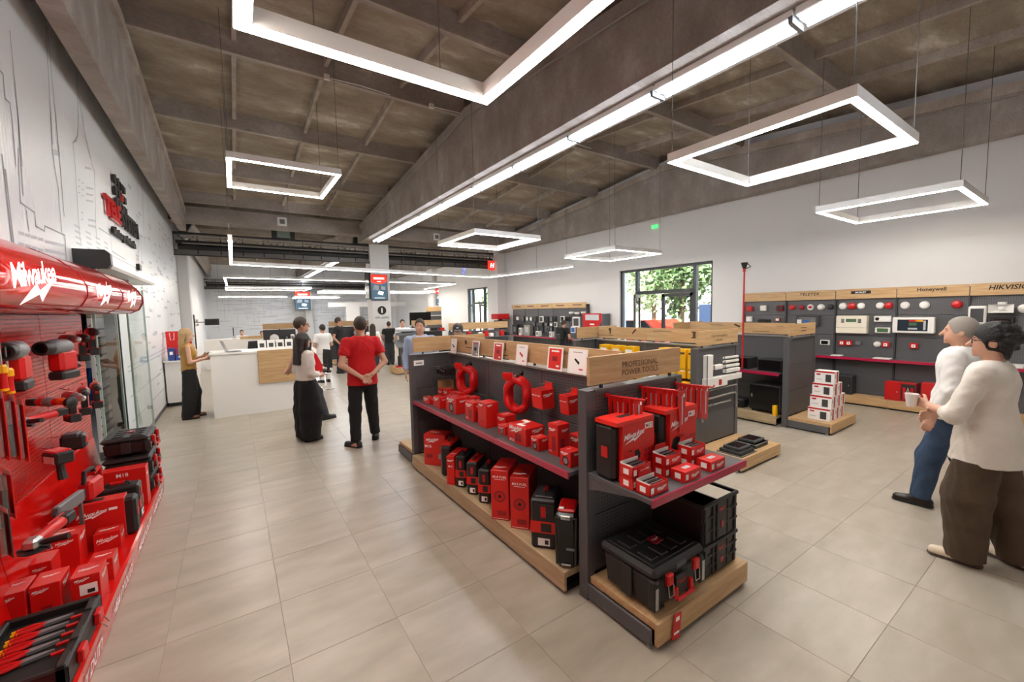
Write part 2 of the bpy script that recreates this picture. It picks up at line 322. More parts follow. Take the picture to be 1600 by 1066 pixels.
# ---- floor: grout bed with tiles laid on it
fl = part('floor', 'grout', None, lambda b: b.box((XL-.3, YN-.3, -.2), (XR+.3, YF+.3, -.0025))); tag(fl, 'pale beige porcelain tiled shop floor', None, kind='structure')
TS = .6; TX0, TY0 = .155, .69
tile_me = MB().box((-TS/2+.0012, -TS/2+.0012, -.012), (TS/2-.0012, TS/2-.0012, 0), .0012).mesh('tile'); tile_me.materials.append(M['floor_tile'])
cells = []
i0, i1 = math.floor((XL-TX0)/TS), math.ceil((XR-TX0)/TS); j0, j1 = math.floor((YN-TY0)/TS), math.ceil((YF-TY0)/TS)
for i in range(i0, i1):
    for j in range(j0, j1):
        c = Vector((TX0+(i+.5)*TS, TY0+(j+.5)*TS, 0)); d = c-Vector((0, 0, CAMH)); w = d.dot(CF)
        px = 800+FPX*d.dot(CR)/w if w > .3 else -9e3; py = 533-FPX*d.dot(CU)/w if w > .3 else 9e3
        vis = -120 < px < 1720 and 400 < py < 1200
        cells.append((0 if vis else 1, d.length, c))
cells.sort(key=lambda q: (q[0], q[1]))
for k, (v, d, c) in enumerate(cells[:300]): inst(tile_me, 'tile', fl, c)
rest = MB()
for v, d, c in cells[300:]: rest.mt = Matrix.Translation(c); rest.box((-TS/2+.0012, -TS/2+.0012, -.012), (TS/2-.0012, TS/2-.0012, 0))
rest.build('distant_tiles', 'floor_tile', fl, kind='stuff')

# ---- ceiling: pitched concrete slabs on girders with ribs
def zroof(y):                                   # underside of the ribs and top of the girders
    return 5.66-.095*abs(y-7.0) if y < 15.6 else 5.66-.095*abs(y-24.2)
def slab(b, y0, ym, y1):
    for a, c in ((y0, ym), (ym, y1)):
        za, zc = zroof(a+1e-4)+.27, zroof(c-1e-4)+.27
        b.prism([(a, za), (c, zc), (c, zc+.3), (a, za+.3)], 'x', XL-.3, XR+.3)
ce = part('ceiling', 'concrete_slab', None, lambda b: (slab(b, YN-.3, 7.0, 15.6), slab(b, 15.6, 24.2, YF+.3))); tag(ce, 'brown grey cast concrete roof slabs between ribs and girders', kind='structure')
RIBY = [-2.0+.05, .35, 2.7, 5.0, 7.25, 9.5, 11.85, 14.1, 16.9, 19.2, 21.5, 23.8, 26.1, 28.4, 30.7]
GX = [(-1.11, -.94), (3.83, 4.45), (9.72, 9.98)]
for y in RIBY:
    if y < YN: continue
    for xa, xb in ((GX[0][1], GX[1][0]), (GX[1][1], GX[2][0])):
        def f(b, y=y, xa=xa, xb=xb):
            z = zroof(y); b.prism([(y-.05, z), (y+.05, z), (y+.09, z+.3), (y-.09, z+.3)], 'x', xa-.04, xb+.04)
        part('rib', 'concrete_girder', ce, f)
        part('rib_edge', 'concrete_edge', ce, lambda b: b.box((xa-.02, y-.062, zroof(y)-.014), (xb+.02, y-.022, zroof(y)+.012)))
for xa, xb in ((GX[0][1], GX[1][0]), (GX[1][1], GX[2][0])):
    for k in (1, 2, 3):
        x = xa+(xb-xa)*k/4
        for a, c in zip(RIBY[:-1], RIBY[1:]):
            if a < 14 and c > 15.6 and False: continue
            a2 = max(a, YN)
            def f(b, x=x, a=a2+.06, c=c-.06):
                za, zc = zroof(a)+.15, zroof(c)+.15
                b.prism([(a, za), (c, zc), (c, zc+.14), (a, za+.14)], 'x', x-.03, x+.03)
            part('cross_rib', 'concrete_edge', ce, f)
for (x0, x1), nm in zip(GX, ('left', 'middle', 'right')):
    for y0, y1 in ((YN, 15.25), (16.0, YF)):
        ym = 7.0 if y0 < 10 else 24.2
        def f(b):
            if nm == 'middle':                   # web narrower than top and bottom flanges
                b.prism([(y0, 4.4), (y1, 4.4), (y1, zroof(y1-.01)), (ym, zroof(ym)), (y0, zroof(y0+.01))], 'x', x0, x1)
            else:
                b.prism([(y0, 4.4), (y1, 4.4), (y1, zroof(y1-.01)), (ym, zroof(ym)), (y0, zroof(y0+.01))], 'x', x0, x1)
        part('girder', 'concrete_girder', ce, f)
        def g(b):                                # top flange following the pitch
            for a, c in ((y0, ym), (ym, y1)):
                za, zc = zroof(a+.01), zroof(c-.01)
                b.prism([(a, za-.14), (c, zc-.14), (c, zc+.02), (a, za+.02)], 'x', x0-.05, x1+.05)
        part('girder_flange', 'concrete_edge' if nm != 'middle' else 'concrete_girder', ce, g)

# ---- left wall: ribbed white panels with an opening for the sliding door
DY0, DY1, DZ = 5.95, 7.75, 2.46
def f(b):
    b.box((XL-.15, YN, 0), (XL, DY0, 6.2)); b.box((XL-.15, DY1, 0), (XL, YF, 6.2)); b.box((XL-.15, DY0, DZ), (XL, DY1, 6.2))
wl = part('wall_left', 'panel_paint', None, f); tag(wl, 'white ribbed panel wall printed with grey circuit lines', kind='structure')
# ---- right wall with two glazed openings
W1 = (5.80, 8.81, 0.0, 3.07); W2 = (16.85, 18.85, 0.0, 3.05)
def f(b):
    x0, x1 = XR, XR+.3
    b.box((x0, YN, 0), (x1, W1[0], 6.2)); b.box((x0, W1[1], 0), (x1, W2[0], 6.2)); b.box((x0, W2[1], 0), (x1, YF, 6.2))
    b.box((x0, W1[0], W1[3]), (x1, W1[1], 6.2)); b.box((x0, W2[0], W2[3]), (x1, W2[1], 6.2))
wr = part('wall_right', 'wall_paint', None, f); tag(wr, 'white plastered wall above the grey display shelving', kind='structure')
wf = part('wall_back', 'panel_paint', None, lambda b: b.box((XL-.3, YF, 0), (XR+.3, YF+.2, 6.2))); tag(wf, 'far white wall printed with fine circuit lines', kind='structure')
wn_ = part('wall_front', 'wall_paint', None, lambda b: b.box((XL-.3, YN-.2, 0), (XR+.3, YN, 6.2))); tag(wn_, 'white end wall behind the viewer', kind='structure')
part('trim_1', 'white_laminate', None, lambda b: b.box((XR-.012, 9.0, 0), (XR, YF, .08)))['kind'] = 'structure'
part('baseboard_left', 'shelf_metal', None, lambda b: b.box((XL, 7.8, 0), (XL+.012, 31.9, .07)))['kind'] = 'structure'

# ---- windows
def glazing(name, w, ymul, ztr, doorsplit, label):
    y0, y1, z0, z1 = w; t = .07
    fr = part(name, 'frame_anthracite', None, lambda b: [b.box((XR+.06, a, c), (XR+.15, d, e)) for a, d, c, e in [(y0, y0+t, z0, z1), (y1-t, y1, z0, z1), (y0, y1, z1-t, z1), (y0, y1, z0, z0+.06)]])
    tag(fr, label, kind='structure')
    for y in ymul: part('mullion', 'frame_anthracite', fr, lambda b: b.box((XR+.05, y-.045, z0), (XR+.16, y+.045, z1-.02)))
    cols = [y0+t]+list(ymul)+[y1-t]
    for a, c in zip(cols[:-1], cols[1:]):
        if c-a > 1.0:
            part('transom', 'frame_anthracite', fr, lambda b: b.box((XR+.055, a, ztr-.05), (XR+.155, c, ztr+.05)))
            part('pane', 'glass', fr, lambda b: b.box((XR+.1, a+.02, ztr+.05), (XR+.106, c-.02, z1-t)))
            def leaf(nm, p, q):
                def fn(b):
                    for u, v, z, zz in ((p, p+.09, z0+.02, ztr-.06), (q-.09, q, z0+.02, ztr-.06), (p, q, ztr-.15, ztr-.06), (p, q, z0+.02, z0+.14)): b.box((XR+.07, u, z), (XR+.13, v, zz))
                lf = part(nm, 'frame_anthracite', fr, fn); part('pane', 'glass', lf, lambda b: b.box((XR+.097, p+.08, z0+.13), (XR+.103, q-.08, ztr-.14)))
                part('handle', 'silver', lf, lambda b: b.tube([(XR+.07, p+.05, 1.0), (XR+.02, p+.05, 1.0), (XR+.02, p+.05, 1.3), (XR+.07, p+.05, 1.3)], .012))
            leaf('door_leaf', a+.05, doorsplit-.01)
            # the other leaf stands open outwards
            def fn(b):
                b.mt = Matrix.Translation((XR+.13, c-.06, 0)) @ Matrix.Rotation(math.radians(-62), 4, 'Z'); wd = c-.06-doorsplit
                for u, v, z, zz in ((-wd, -wd+.09, z0+.02, ztr-.06), (-.09, 0, z0+.02, ztr-.06), (-wd, 0, ztr-.15, ztr-.06), (-wd, 0, z0+.02, z0+.14)): b.box((-.03, u, z), (.03, v, zz))
            lf = part('open_door_leaf', 'frame_anthracite', fr, fn)
            def fn(b):
                b.mt = Matrix.Translation((XR+.13, c-.06, 0)) @ Matrix.Rotation(math.radians(-62), 4, 'Z'); wd = c-.06-doorsplit
                b.box((-.003, -wd+.08, z0+.13), (.003, -.08, ztr-.14))
            part('pane', 'glass', lf, fn)
        else:
            part('pane', 'glass', fr, lambda b: b.box((XR+.1, a+.02, z0+.05), (XR+.106, c-.02, z1-t)))
    return fr
glazing('window_1', W1, (6.32, 8.2), 2.36, 7.35, 'dark framed glazed double door with side lights onto trees')
glazing('window_2', W2, (17.25, 18.4), 2.3, 17.8, 'narrow dark framed glazed door in the far right wall')

# ---- columns
def column(name, x0, x1, y0, y1, z1, label, m='wall_paint'):
    o = part(name, m, None, lambda b: b.box((x0, y0, 0), (x1, y1, z1), .012)); tag(o, label, kind='structure'); return o
column('trim_2', 9.62, 10.05, 15.25, 15.95, 5.0, 'pale grey concrete column against the right wall')
column('trim_3', 9.75, 10.05, 22.6, 23.3, 5.2, 'pale column against the far right wall')
column('trim_4', 9.75, 10.05, 29.4, 30.1, 5.0, 'farthest pale column on the right wall')
column('trim_5', -1.29, -1.02, 16.0, 16.5, 4.4, 'grey column against the left wall', 'wall_paint')
midcol = column('trim_6', 4.28, 4.98, 15.45, 16.05, 4.45, 'white central column carrying the screen')
column('trim_7', 4.2, 4.62, 31.3, 31.9, 4.3, 'slim white column before the far wall')
# info mark on the column
icon = part('info_mark', 'black_print', midcol, lambda b: b.lathe([(.16, 15.438), (.16, 15.452)], (4.63, 0, 2.02), 'y', 28))
word(icon, 'i', (4.63, 15.436, 2.02), *NY, height=.19, material='white_print', bold=.05)
word(midcol, 'info point', (4.63, 15.449, 1.75), *NY, width=.5, material='black_print', bold=.01)

# ---- steel truss with ducts between the two halls
def truss(y, z0, z1, label):
    t = thing('roof_truss', label, 'truss', (XL, y, z0))
    part('bottom_chord', 'steel_mid', t, lambda b: (b.box((XL, y-.12, z0), (XR, y+.12, z0+.03)), b.box((XL, y-.012, z0+.03), (XR, y+.012, z0+.16))), True)
    part('bottom_flange', 'steel_dark', t, lambda b: b.box((XL, y-.13, z0-.025), (XR, y-.1, z0+.005)), True)
    part('top_chord', 'steel_dark', t, lambda b: b.box((XL, y-.1, z1-.05), (XR, y+.1, z1)), True)
    part('duct', 'black_satin', t, lambda b: b.cyl((XL+.1, y+.05, z0+.24), (XR-.1, y+.05, z0+.24), .1, 14), True, True)
    part('duct', 'black_satin', t, lambda b: b.box((XL+.05, y+.0, z0+.36), (XR-.1, y+.22, z0+.44)), True)
    for k, (dz, m_) in enumerate(((.34, 'duct'), (.5, 'duct'), (.57, 'duct'))):
        part('pipe', m_, t, lambda b: b.cyl((XL+.2, y-.1, z0+dz), (XR-.3, y-.1, z0+dz), .022), True, True)
    n = 20; dx = (XR-XL)/n
    for k in range(n):
        x = XL+k*dx
        part('vertical', 'steel_dark', t, lambda b: b.box((x-.015, y-.03, z0), (x+.015, y+.03, z1)), True)
        if k % 2 == 0: part('web_member', 'steel_dark', t, lambda b: b.tube([(x+.1, y-.02, z1-.08), (x+.24, y-.02, z1-.22)], .014, 6), True)
        if k % 2 == 0: part('web_member', 'steel_dark', t, lambda b: b.tube([(x+.5, y-.02, z1-.08), (x+.36, y-.02, z1-.22)], .014, 6), True)
    return t
tr1 = truss(15.62, 3.76, 4.42, 'black steel truss with ducts above the central column')
tr2 = truss(31.2, 3.6, 4.2, 'far dark steel truss with ducts in front of the back wall')
part('haunch', 'steel_dark', tr1, lambda b: b.prism([(-1.25, 5.0), (-.62, 5.0), (-.95, 4.42), (-1.15, 4.42)], 'y', 15.5, 15.75), True)
part('haunch', 'steel_dark', tr1, lambda b: b.prism([(3.75, 4.42), (4.55, 4.42), (4.5, 5.1), (3.9, 5.1)], 'y', 15.5, 15.75), True)
# dividing beam carrying the eaves between the halls
bm_ = part('trim_8', 'concrete_girder', None, lambda b: b.box((XL, 14.75, 4.62), (XR, 15.3, 5.02))); tag(bm_, 'concrete edge beam above the black truss', kind='structure')

# ---- outdoors, seen through the glazing
part('ground', 'paving', None, lambda b: b.box((XR+.3, -60, -.25), (200, 260, -.02)))['kind'] = 'structure'
sr = part('neighbour_wall', 'facade', None, lambda b: b.box((33, -20, -.2), (33.5, 130, 3.2))); tag(sr, 'pale boundary wall beyond the trees', kind='structure')
def tree(loc, h, r, m_, label, seed):
    g = np.random.default_rng(seed); t = thing('tree', label, 'tree', loc, 0, 'trees outside the glazed door')
    part('trunk', 'bark', t, lambda b: (b.tube([(0, 0, 0), (.05, .03, h*.3), (.02, -.05, h*.6)], [.16, .13, .08], 9), b.tube([(.05, .03, h*.3), (.6, .4, h*.62)], [.08, .03], 7), b.tube([(.04, 0, h*.35), (-.5, -.5, h*.65)], [.08, .03], 7)), smooth=True)
    vs, fs = [], []
    n = 2600
    cl = g.normal(size=(26, 3)); cl /= np.linalg.norm(cl, axis=1)[:, None]; cl *= (g.random((26, 1))**.4)*np.array([r, r, h*.4]); cl[:, 2] += h*.6
    for k in range(n):
        c = cl[k % 26]+g.normal(size=3)*r*.2; u = g.normal(size=3); u /= np.linalg.norm(u); w = np.cross(u, g.normal(size=3)); w /= np.linalg.norm(w); s_ = .1+.1*g.random()
        i = len(vs); vs += [tuple(c-u*s_), tuple(c+w*s_*.55), tuple(c+u*s_), tuple(c-w*s_*.55)]; fs.append((i, i+1, i+2, i+3))
    o = MB(); o.v = vs; o.f = fs; o.build('foliage', m_, t, kind='stuff')
tree((17.5, 11.6, -.02), 6.5, 1.5, 'leaf', 'broad green tree behind the open door leaf', 1)
tree((16.5, 16.0, -.02), 6.0, 1.4, 'leaf_light', 'pale green tree farthest left through the glazed door', 2)
tree((18.2, 8.2, -.02), 7.0, 1.5, 'leaf', 'dense green tree behind the right side light', 3)
tree((22.0, 16.5, -.02), 7.5, 1.7, 'leaf_light', 'tall pale tree behind the nearer trees', 4)
tree((18.5, 27.5, -.02), 6.5, 2.2, 'leaf', 'green tree seen through the narrow far door', 5)
tree((24.0, 11.5, -.02), 7.5, 1.8, 'leaf', 'tree standing farthest from the glazed door', 6)
def car(loc, rz, m_, label):
    t = thing('parked_car', label, 'car', loc, rz)
    part('body', m_, t, lambda b: b.prism([(-2.1, .3), (2.1, .3), (2.15, .6), (1.95, .82), (1.0, .92), (.45, 1.4), (-1.0, 1.42), (-1.75, .98), (-2.1, .9)], 'y', -.85, .85))
    part('windows', 'black_gloss', t, lambda b: b.prism([(.86, .94), (.42, 1.36), (-.96, 1.38), (-1.5, .98)], 'y', -.86, .86))
    for x in (-1.3, 1.3):
        for y in (-.8, .8): part('wheel', 'tyre', t, lambda b: b.lathe([(.2, y-.09), (.32, y-.09), (.32, y+.09), (.2, y+.09)], (x, 0, .32), 'y', 18))
car((15.2, 11.9, -.02), math.radians(80), 'car_red', 'red car parked outside the open door leaf')
car((14.6, 21.6, -.02), math.radians(90), 'car_red', 'red car parked outside the narrow far door')
bp_ = thing('notice_board', 'pale blue panel standing outside the right side light', 'panel', (11.6, 6.55, -.02))
part('board', 'blue_panel', bp_, lambda b: b.box((-.02, -.55, .2), (.02, .55, 2.0), .01)); part('post', 'silver', bp_, lambda b: b.box((-.02, -.5, 0), (.02, -.46, .25))); part('post', 'silver', bp_, lambda b: b.box((-.02, .46, 0), (.02, .5, .25)))

# ---- back room beyond the sliding door
br = part('wall_storeroom', 'navy_wall', None, lambda b: (b.box((-4.4, 4.0, 0), (-4.3, 16.2, 3.0)), b.box((-4.4, 16.1, 0), (-1.45, 16.2, 3.0)), b.box((-4.4, 4.0, 0), (-1.45, 4.1, 3.0)), b.box((-4.4, 4.0, 3.0), (-1.44, 16.2, 3.1)))); tag(br, 'dark blue storeroom walls beyond the sliding door', kind='structure')
fb = part('floor_storeroom', 'asphalt', None, lambda b: b.box((-4.4, 4.0, -.2), (-1.59, 16.2, -.005))); tag(fb, 'grey storeroom floor', kind='structure')
# ================================================================== LIGHTS THE ROOM HAS
def bar(b, p, q, w, z0, z1):
    """square section bar between plan points p,q"""
    p = Vector((p[0], p[1])); q = Vector((q[0], q[1])); d = (q-p).normalized(); n = Vector((-d.y, d.x))*w/2; e = d*w/2
    c = [p-e+n, p-e-n, q-e-n, q-e+n]
    b.add([(k.x, k.y, z0) for k in c]+[(k.x, k.y, z1) for k in c], [(0, 1, 2, 3), (7, 6, 5, 4), (0, 4, 5, 1), (1, 5, 6, 2), (2, 6, 7, 3), (3, 7, 4, 0)])
def pendant(pts, z, closed, label, group, w=.062, h=.085, wires=None, ztop=None):
    """LED profile frame hung on wires: pts in plan"""
    c = Vector((sum(p[0] for p in pts)/len(pts), sum(p[1] for p in pts)/len(pts), z))
    t = thing('pendant_light_frame', label, 'light', c, 0, group)
    seg = list(zip(pts, pts[1:]+pts[:1])) if closed else list(zip(pts[:-1], pts[1:]))
    for p, q in seg:
        o = part('profile', 'white_plastic', t, lambda b: bar(b, p, q, w, z, z+h), True)
        part('diffuser', 'led', o, lambda b: bar(b, p, q, w-.012, z-.007, z+.001), True)
    for p in (wires if wires is not None else pts):
        zt = zroof(p[1])+.27 if not (GX[1][0]-.02 < p[0] < GX[1][1]+.02) else 4.4
        part('suspension_wire', 'steel_mid', t, lambda b: b.cyl((p[0], p[1], z+h), (p[0], p[1], zt), .004, 6), True)
    return t
def rect(x0, x1, y0, y1): return [(x0, y0), (x1, y0), (x1, y1), (x0, y1)]
GL = 'rectangular LED pendant frames'
pendant(rect(.09, 1.46, 6.72, 8.18), 4.02, True, 'square warm LED pendant frame hanging before the logo wall', GL)
pendant([(.14, 1.25), (.14, 2.74), (1.66, 2.74), (1.66, 1.25)], 3.5, False, 'largest LED pendant frame, cut off by the top edge of the picture', GL, w=.085, h=.1, wires=[(.5, 2.74), (1.3, 2.74)])
pendant(rect(3.74, 5.24, 1.14, 2.6), 3.38, True, 'tilted looking LED pendant frame nearest on the right, over the gondolas', GL)
pendant(rect(3.74, 5.2, 6.66, 8.2), 3.34, True, 'LED pendant frame under the far part of the tube-lit girder', GL)
pendant(rect(7.22, 8.78, 1.14, 2.56), 3.27, True, 'LED pendant frame before the right wall above the dark-haired visitor', GL)
pendant(rect(7.1, 8.68, 6.35, 7.95), 3.22, True, 'LED pendant frame before the right wall above the glazed door', GL)
pendant([(.05, 8.4), (.06, 12.35), (8.28, 13.7), (8.65, 9.4)], 3.2, False, 'long U-shaped LED pendant spanning the hall before the black truss', GL, wires=[(1.4, 12.55), (4.7, 13.1), (.05, 9), (8.5, 11)])
pendant([(-.1, 20.6), (-.13, 16.6), (8.7, 17.5), (9.0, 21.9)], 3.2, False, 'long U-shaped LED pendant in the far hall behind the black truss', GL, wires=[(1.2, 16.7), (7, 17.3)])
pendant(rect(-.15, 3.3, 22.4, 24.6), 3.2, True, 'far rectangular LED pendant before the back wall on the left', GL, wires=[(.5, 22.4), (2.8, 22.4)])
pendant([(-.5, 27.0), (2.7, 27.0)], 2.95, False, 'single far LED bar lowest before the back wall on the left', GL)
pendant(rect(3.7, 6.2, 21.2, 23.0), 3.0, True, 'far rectangular LED pendant left of the central column', GL, wires=[(3.7, 21.2), (6.2, 21.2)])
pendant(rect(2.9, 5.1, 25.0, 26.2), 2.85, True, 'far LED pendant above the small hanging screen', GL, wires=[(3, 25), (5, 25)])
pendant(rect(6.6, 9.2, 21.0, 22.6), 3.0, True, 'far rectangular LED pendant right of the central column', GL, wires=[(6.6, 21), (9.2, 21)])
# fluorescent battens under the middle girder
for k in range(-1, 9):
    y0, y1 = 3.04+1.385*(k-1), 3.04+1.385*k
    if y1 > 15.0: continue
    t = thing('fluorescent_batten', 'fluorescent batten %s under the middle girder' % (['just behind the viewer', 'nearest the viewer', 'second from the viewer', 'third from the viewer', 'fourth from the viewer', 'fifth from the viewer', 'sixth from the viewer', 'seventh from the viewer', 'eighth from the viewer', 'farthest from the viewer'][k+1]), 'light', (4.13, (y0+y1)/2, 4.4), 0, 'fluorescent battens in one line')
    part('housing', 'white_plastic', t, lambda b: b.box((4.02, y0+.01, 4.33), (4.24, y1-.01, 4.4), .008), True)
    for x in (4.06, 4.2): part('tube', 'tube', t, lambda b: b.cyl((x, y0+.04, 4.31), (x, y1-.04, 4.31), .019, 10), True, True)
    part('end_cap', 'grey_plastic', t, lambda b: b.box((4.02, y0+.005, 4.285), (4.24, y0+.04, 4.345)), True)
for k in range(5):
    y0 = 18.5+2.6*k; t = thing('fluorescent_batten', ['nearest', 'second', 'third', 'fourth', 'farthest'][k]+' fluorescent batten beyond the black truss', 'light', (4.15, y0+1.2, 4.4), 0, 'fluorescent battens in the far hall')
    part('housing', 'white_plastic', t, lambda b: b.box((4.02, y0, 4.33), (4.26, y0+2.2, 4.395)), True); part('tube', 'tube', t, lambda b: b.box((4.05, y0+.04, 4.3), (4.23, y0+2.16, 4.33)), True)
# conduit along the girder and on the right wall girder
cd = thing('conduit', 'thin grey conduit following the pitched top of the middle girder', 'conduit', (3.74, 7, 5.6))
part('pipe', 'duct', cd, lambda b: b.tube([(3.77, 14.5, zroof(14.5)-.15), (3.77, 7.2, zroof(7.2)-.16), (3.77, 6.8, zroof(6.8)-.16), (3.77, -1.4, zroof(-1.4)-.15)], .013, 8), True)
cd = thing('conduit', 'thin grey conduit along the girder above the right wall', 'conduit', (9.66, 3, 5.4))
part('pipe', 'duct', cd, lambda b: b.tube([(9.66, 14, zroof(14)-.2), (9.66, 7, zroof(7)-.2), (9.66, -1.4, zroof(-1.4)-.2)], .011, 8), True)
for i, (x, y) in enumerate(((1.45, 7.18), (3.2, 7.18), (6.1, 7.1), (8.6, 2.6))):
    jb = thing('junction_box', ['pale junction box on the rib above the square pendant frame', 'pale junction box on the rib beside the middle girder', 'pale junction box on the rib right of the fluorescent tubes', 'pale junction box on the rib near the right wall'][i], 'box', (x, y, zroof(7.2)-.02))
    part('box', 'white_plastic', jb, lambda b: b.box((-.04, -.05, -.03), (.04, .0, .05), .004)); part('cable', 'white_plastic', jb, lambda b: b.tube([(0, -.03, 0), (.5, -.03, .02), (1.0, -.03, .0)], .008, 6))
# ================================================================== SHOP FIXTURES
def shelf_parts(t, x0, x1, y0, y1, z, front, suffix=''):
    """grey shelf with coloured price strip along its front; front in ('-x','+x','-y','+y')"""
    s = part('shelf', 'shelf_metal', t, lambda b: b.box((x0, y0, z-.03), (x1, y1, z), .002), True)
    a = {'-x': ((x0-.014, y0, z-.045), (x0, y1, z+.004)), '+x': ((x1, y0, z-.045), (x1+.014, y1, z+.004)), '-y': ((x0, y0-.014, z-.045), (x1, y0, z+.004)), '+y': ((x0, y1, z-.045), (x1, y1+.014, z+.004))}[front]
    part('price_strip', 'strip_magenta', s, lambda b: b.box(a[0], a[1], .003), True)
    return s
def plinth(t, x0, x1, y0, y1, oak, front, h=.166):
    part('kick', 'black_matte', t, lambda b: b.box((x0+.03, y0+.03, 0), (x1-.03, y1-.03, .035)), True)
    part('deck', oak, t, lambda b: b.box((x0+.022, y0+.003, .12) if front == '-x' else (x0+.003, y0+.022, .12), (x1-.003, y1-.003, h), .002), True)
    q = {'-x': ((x0, y0, .03), (x0+.022, y1, h)), '+x': ((x1-.022, y0, .03), (x1, y1, h)), '-y': ((x0, y0, .03), (x1, y0+.022, h)), '+y': ((x0, y1-.022, .03), (x1, y1, h))}[front]
    part('fascia', oak, t, lambda b: b.box(q[0], q[1], .002), True)
ZT = 1.40
def header(t, x0, y0, x1, y1, oak, z0=1.435, z1=1.622, along='y'):
    w = .012
    b_ = part('header_board', oak, t, lambda b: b.box((x0-w, y0, z0), (x1+w, y1, z1), .001) if along == 'y' else b.box((x0, y0-w, z0), (x1, y1+w, z1), .001), True)
    for k in (.12, .88):
        px, py = x0+(x1-x0)*k, y0+(y1-y0)*k
        part('bracket', 'black_plastic', b_, lambda b: b.box((px-.009, py-.009, ZT), (px+.009, py+.009, z0+.03)), True)
    return b_
def gondola_run(xs, y0, y1, nb, label, left=True, right=True, depth=.585, shelf_z=.847, sx=.53, group='shelving gondolas', prints=None):
    t = thing('shelving_gondola', label, 'shelving', (xs, (y0+y1)/2, 0), 0, group)
    step = (y1-y0)/nb
    for k in range(nb+1):
        y = y0+k*step; part('post', 'shelf_metal', t, lambda b: b.box((xs-.035, y-.02, 0), (xs+.035, y+.02, ZT)), True)
    for k in range(nb):
        a, c = y0+k*step+.022, y0+(k+1)*step-.022
        for za, zb in ((.17, .56), (.565, .98), (.985, 1.395)): part('back_panel', 'perf_x', t, lambda b: b.box((xs-.03, a, za), (xs+.03, c, zb), .002), True)
        part('top_rail', 'duct', t, lambda b: b.box((xs-.05, a-.02, ZT-.006), (xs+.05, c+.02, ZT+.012)), True)
        for sgn, on in ((-1, left), (1, right)):
            if not on: continue
            x0, x1 = (xs-depth, xs-.036) if sgn < 0 else (xs+.036, xs+depth)
            plinth(t, x0, x1, a-.02, c+.02, 'oak_pale_y', '-x' if sgn < 0 else '+x')
            if shelf_z:
                x0, x1 = (xs-sx, xs-.036) if sgn < 0 else (xs+.036, xs+sx)
                shelf_parts(t, x0, x1, a-.02, c+.02, shelf_z, '-x' if sgn < 0 else '+x')
        h = header(t, xs, y0+k*step+.003, xs, y0+(k+1)*step-.003, 'oak_y')
        if prints:
            for s, yy, zz, hh in prints[k]: (word(h, s, (xs-.013, yy, zz), *RX, height=hh, material='brown_print') if s in ('18V', 'M12') else patch(h, (xs-.012, yy, zz), *RX, .035*len(s), .008, 'brown_print', name='print'))
    return t
def end_cap(x0, x1, yp, sgn, label, shelf_z=None, depth=.57, text=None, shelf_d=.53, tsize=.04):
    """panel across the end of a gondola; sgn -1 looks to -Y, +1 to +Y"""
    t = thing('end_cap_display', label, 'shelving', ((x0+x1)/2, yp, 0), 0, 'gondola end caps')
    part('post', 'shelf_metal', t, lambda b: b.box((x0, yp-.04, 0), (x0+.075, yp+.04, ZT+.012), .004), True)
    part('post', 'shelf_metal', t, lambda b: b.box((x1-.075, yp-.04, 0), (x1, yp+.04, ZT+.012), .004), True)
    for za, zb in ((.17, .56), (.565, .98), (.985, 1.395)): part('back_panel', 'perf_y', t, lambda b: b.box((x0+.077, yp-.03, za), (x1-.077, yp+.03, zb), .002), True)
    part('top_rail', 'shelf_metal', t, lambda b: b.box((x0+.077, yp-.05, ZT-.006), (x1-.077, yp+.05, ZT+.01)), True)
    ya, yb = (yp-depth, yp-.042) if sgn < 0 else (yp+.042, yp+depth)
    plinth(t, x0+.02, x1-.02, ya, yb, 'oak_x', '-y' if sgn < 0 else '+y')
    for x, s in ((x0+.0, -1), (x1-.018, 1)): part('side_cover', 'shelf_metal', t, lambda b: b.box((x, ya+.03, .02), (x+.018, yb, .125), .006), True)
    if shelf_z:
        a, c = (yp-shelf_d, yp-.042) if sgn < 0 else (yp+.042, yp+shelf_d)
        s = shelf_parts(t, x0+.01, x1-.01, a, c, shelf_z, '-y' if sgn < 0 else '+y')
        for x in (x0+.012, x1-.016): part('shelf_bracket', 'shelf_metal', s, lambda b: b.prism([(yp-.04, shelf_z-.005), (yp-.04, shelf_z-.12), (yp-.12, shelf_z-.09), (yp-.42, shelf_z-.03)], 'x', x, x+.004), True)
    h = header(t, x0+.05, yp-.01, x1-.0, yp-.01, 'oak_x', along='x')
    if text:
        for k, s in enumerate(text): word(h, s, ((x0+x1)/2+.04, yp-.0232, 1.545-k*.055), *NY, height=tsize, material='brown_print')
    for x in (x0+.03, x1-.03): part('levelling_foot', 'silver', t, lambda b: b.cyl((x, ya+.06, 0), (x, ya+.06, .02), .018, 10), True)
    return t
g1 = gondola_run(2.33, 2.01, 4.85, 3, 'grey gondola nearest the viewer, its long left side full of red boxes',
    prints=[[('18V', 2.62, 1.57, .035)], [('FIXINGS', 3.62, 1.47, .022)], [('LIGHTING', 4.3, 1.5, .022), ('M12', 4.75, 1.58, .03)]])
for y, r_ in ((4.42, .028), (3.55, .012)):
    part('icon', 'brown_print', g1, lambda b: b.lathe([(r_, 2.3165), (r_, 2.3172)], (0, y, 1.56), 'x', 16) if r_ > .02 else b.box((2.3165, y-.012, 1.52), (2.3172, y+.012, 1.6)), True)
e1 = end_cap(1.84, 2.87, 1.93, -1, 'end cap marked professional power tools with two big red boxes on its shelf', .875, text=('PROFESSIONAL', 'POWER TOOLS'))
e1b = end_cap(1.79, 2.87, 4.93, 1, 'far end cap of the power tool gondola with a blank header')
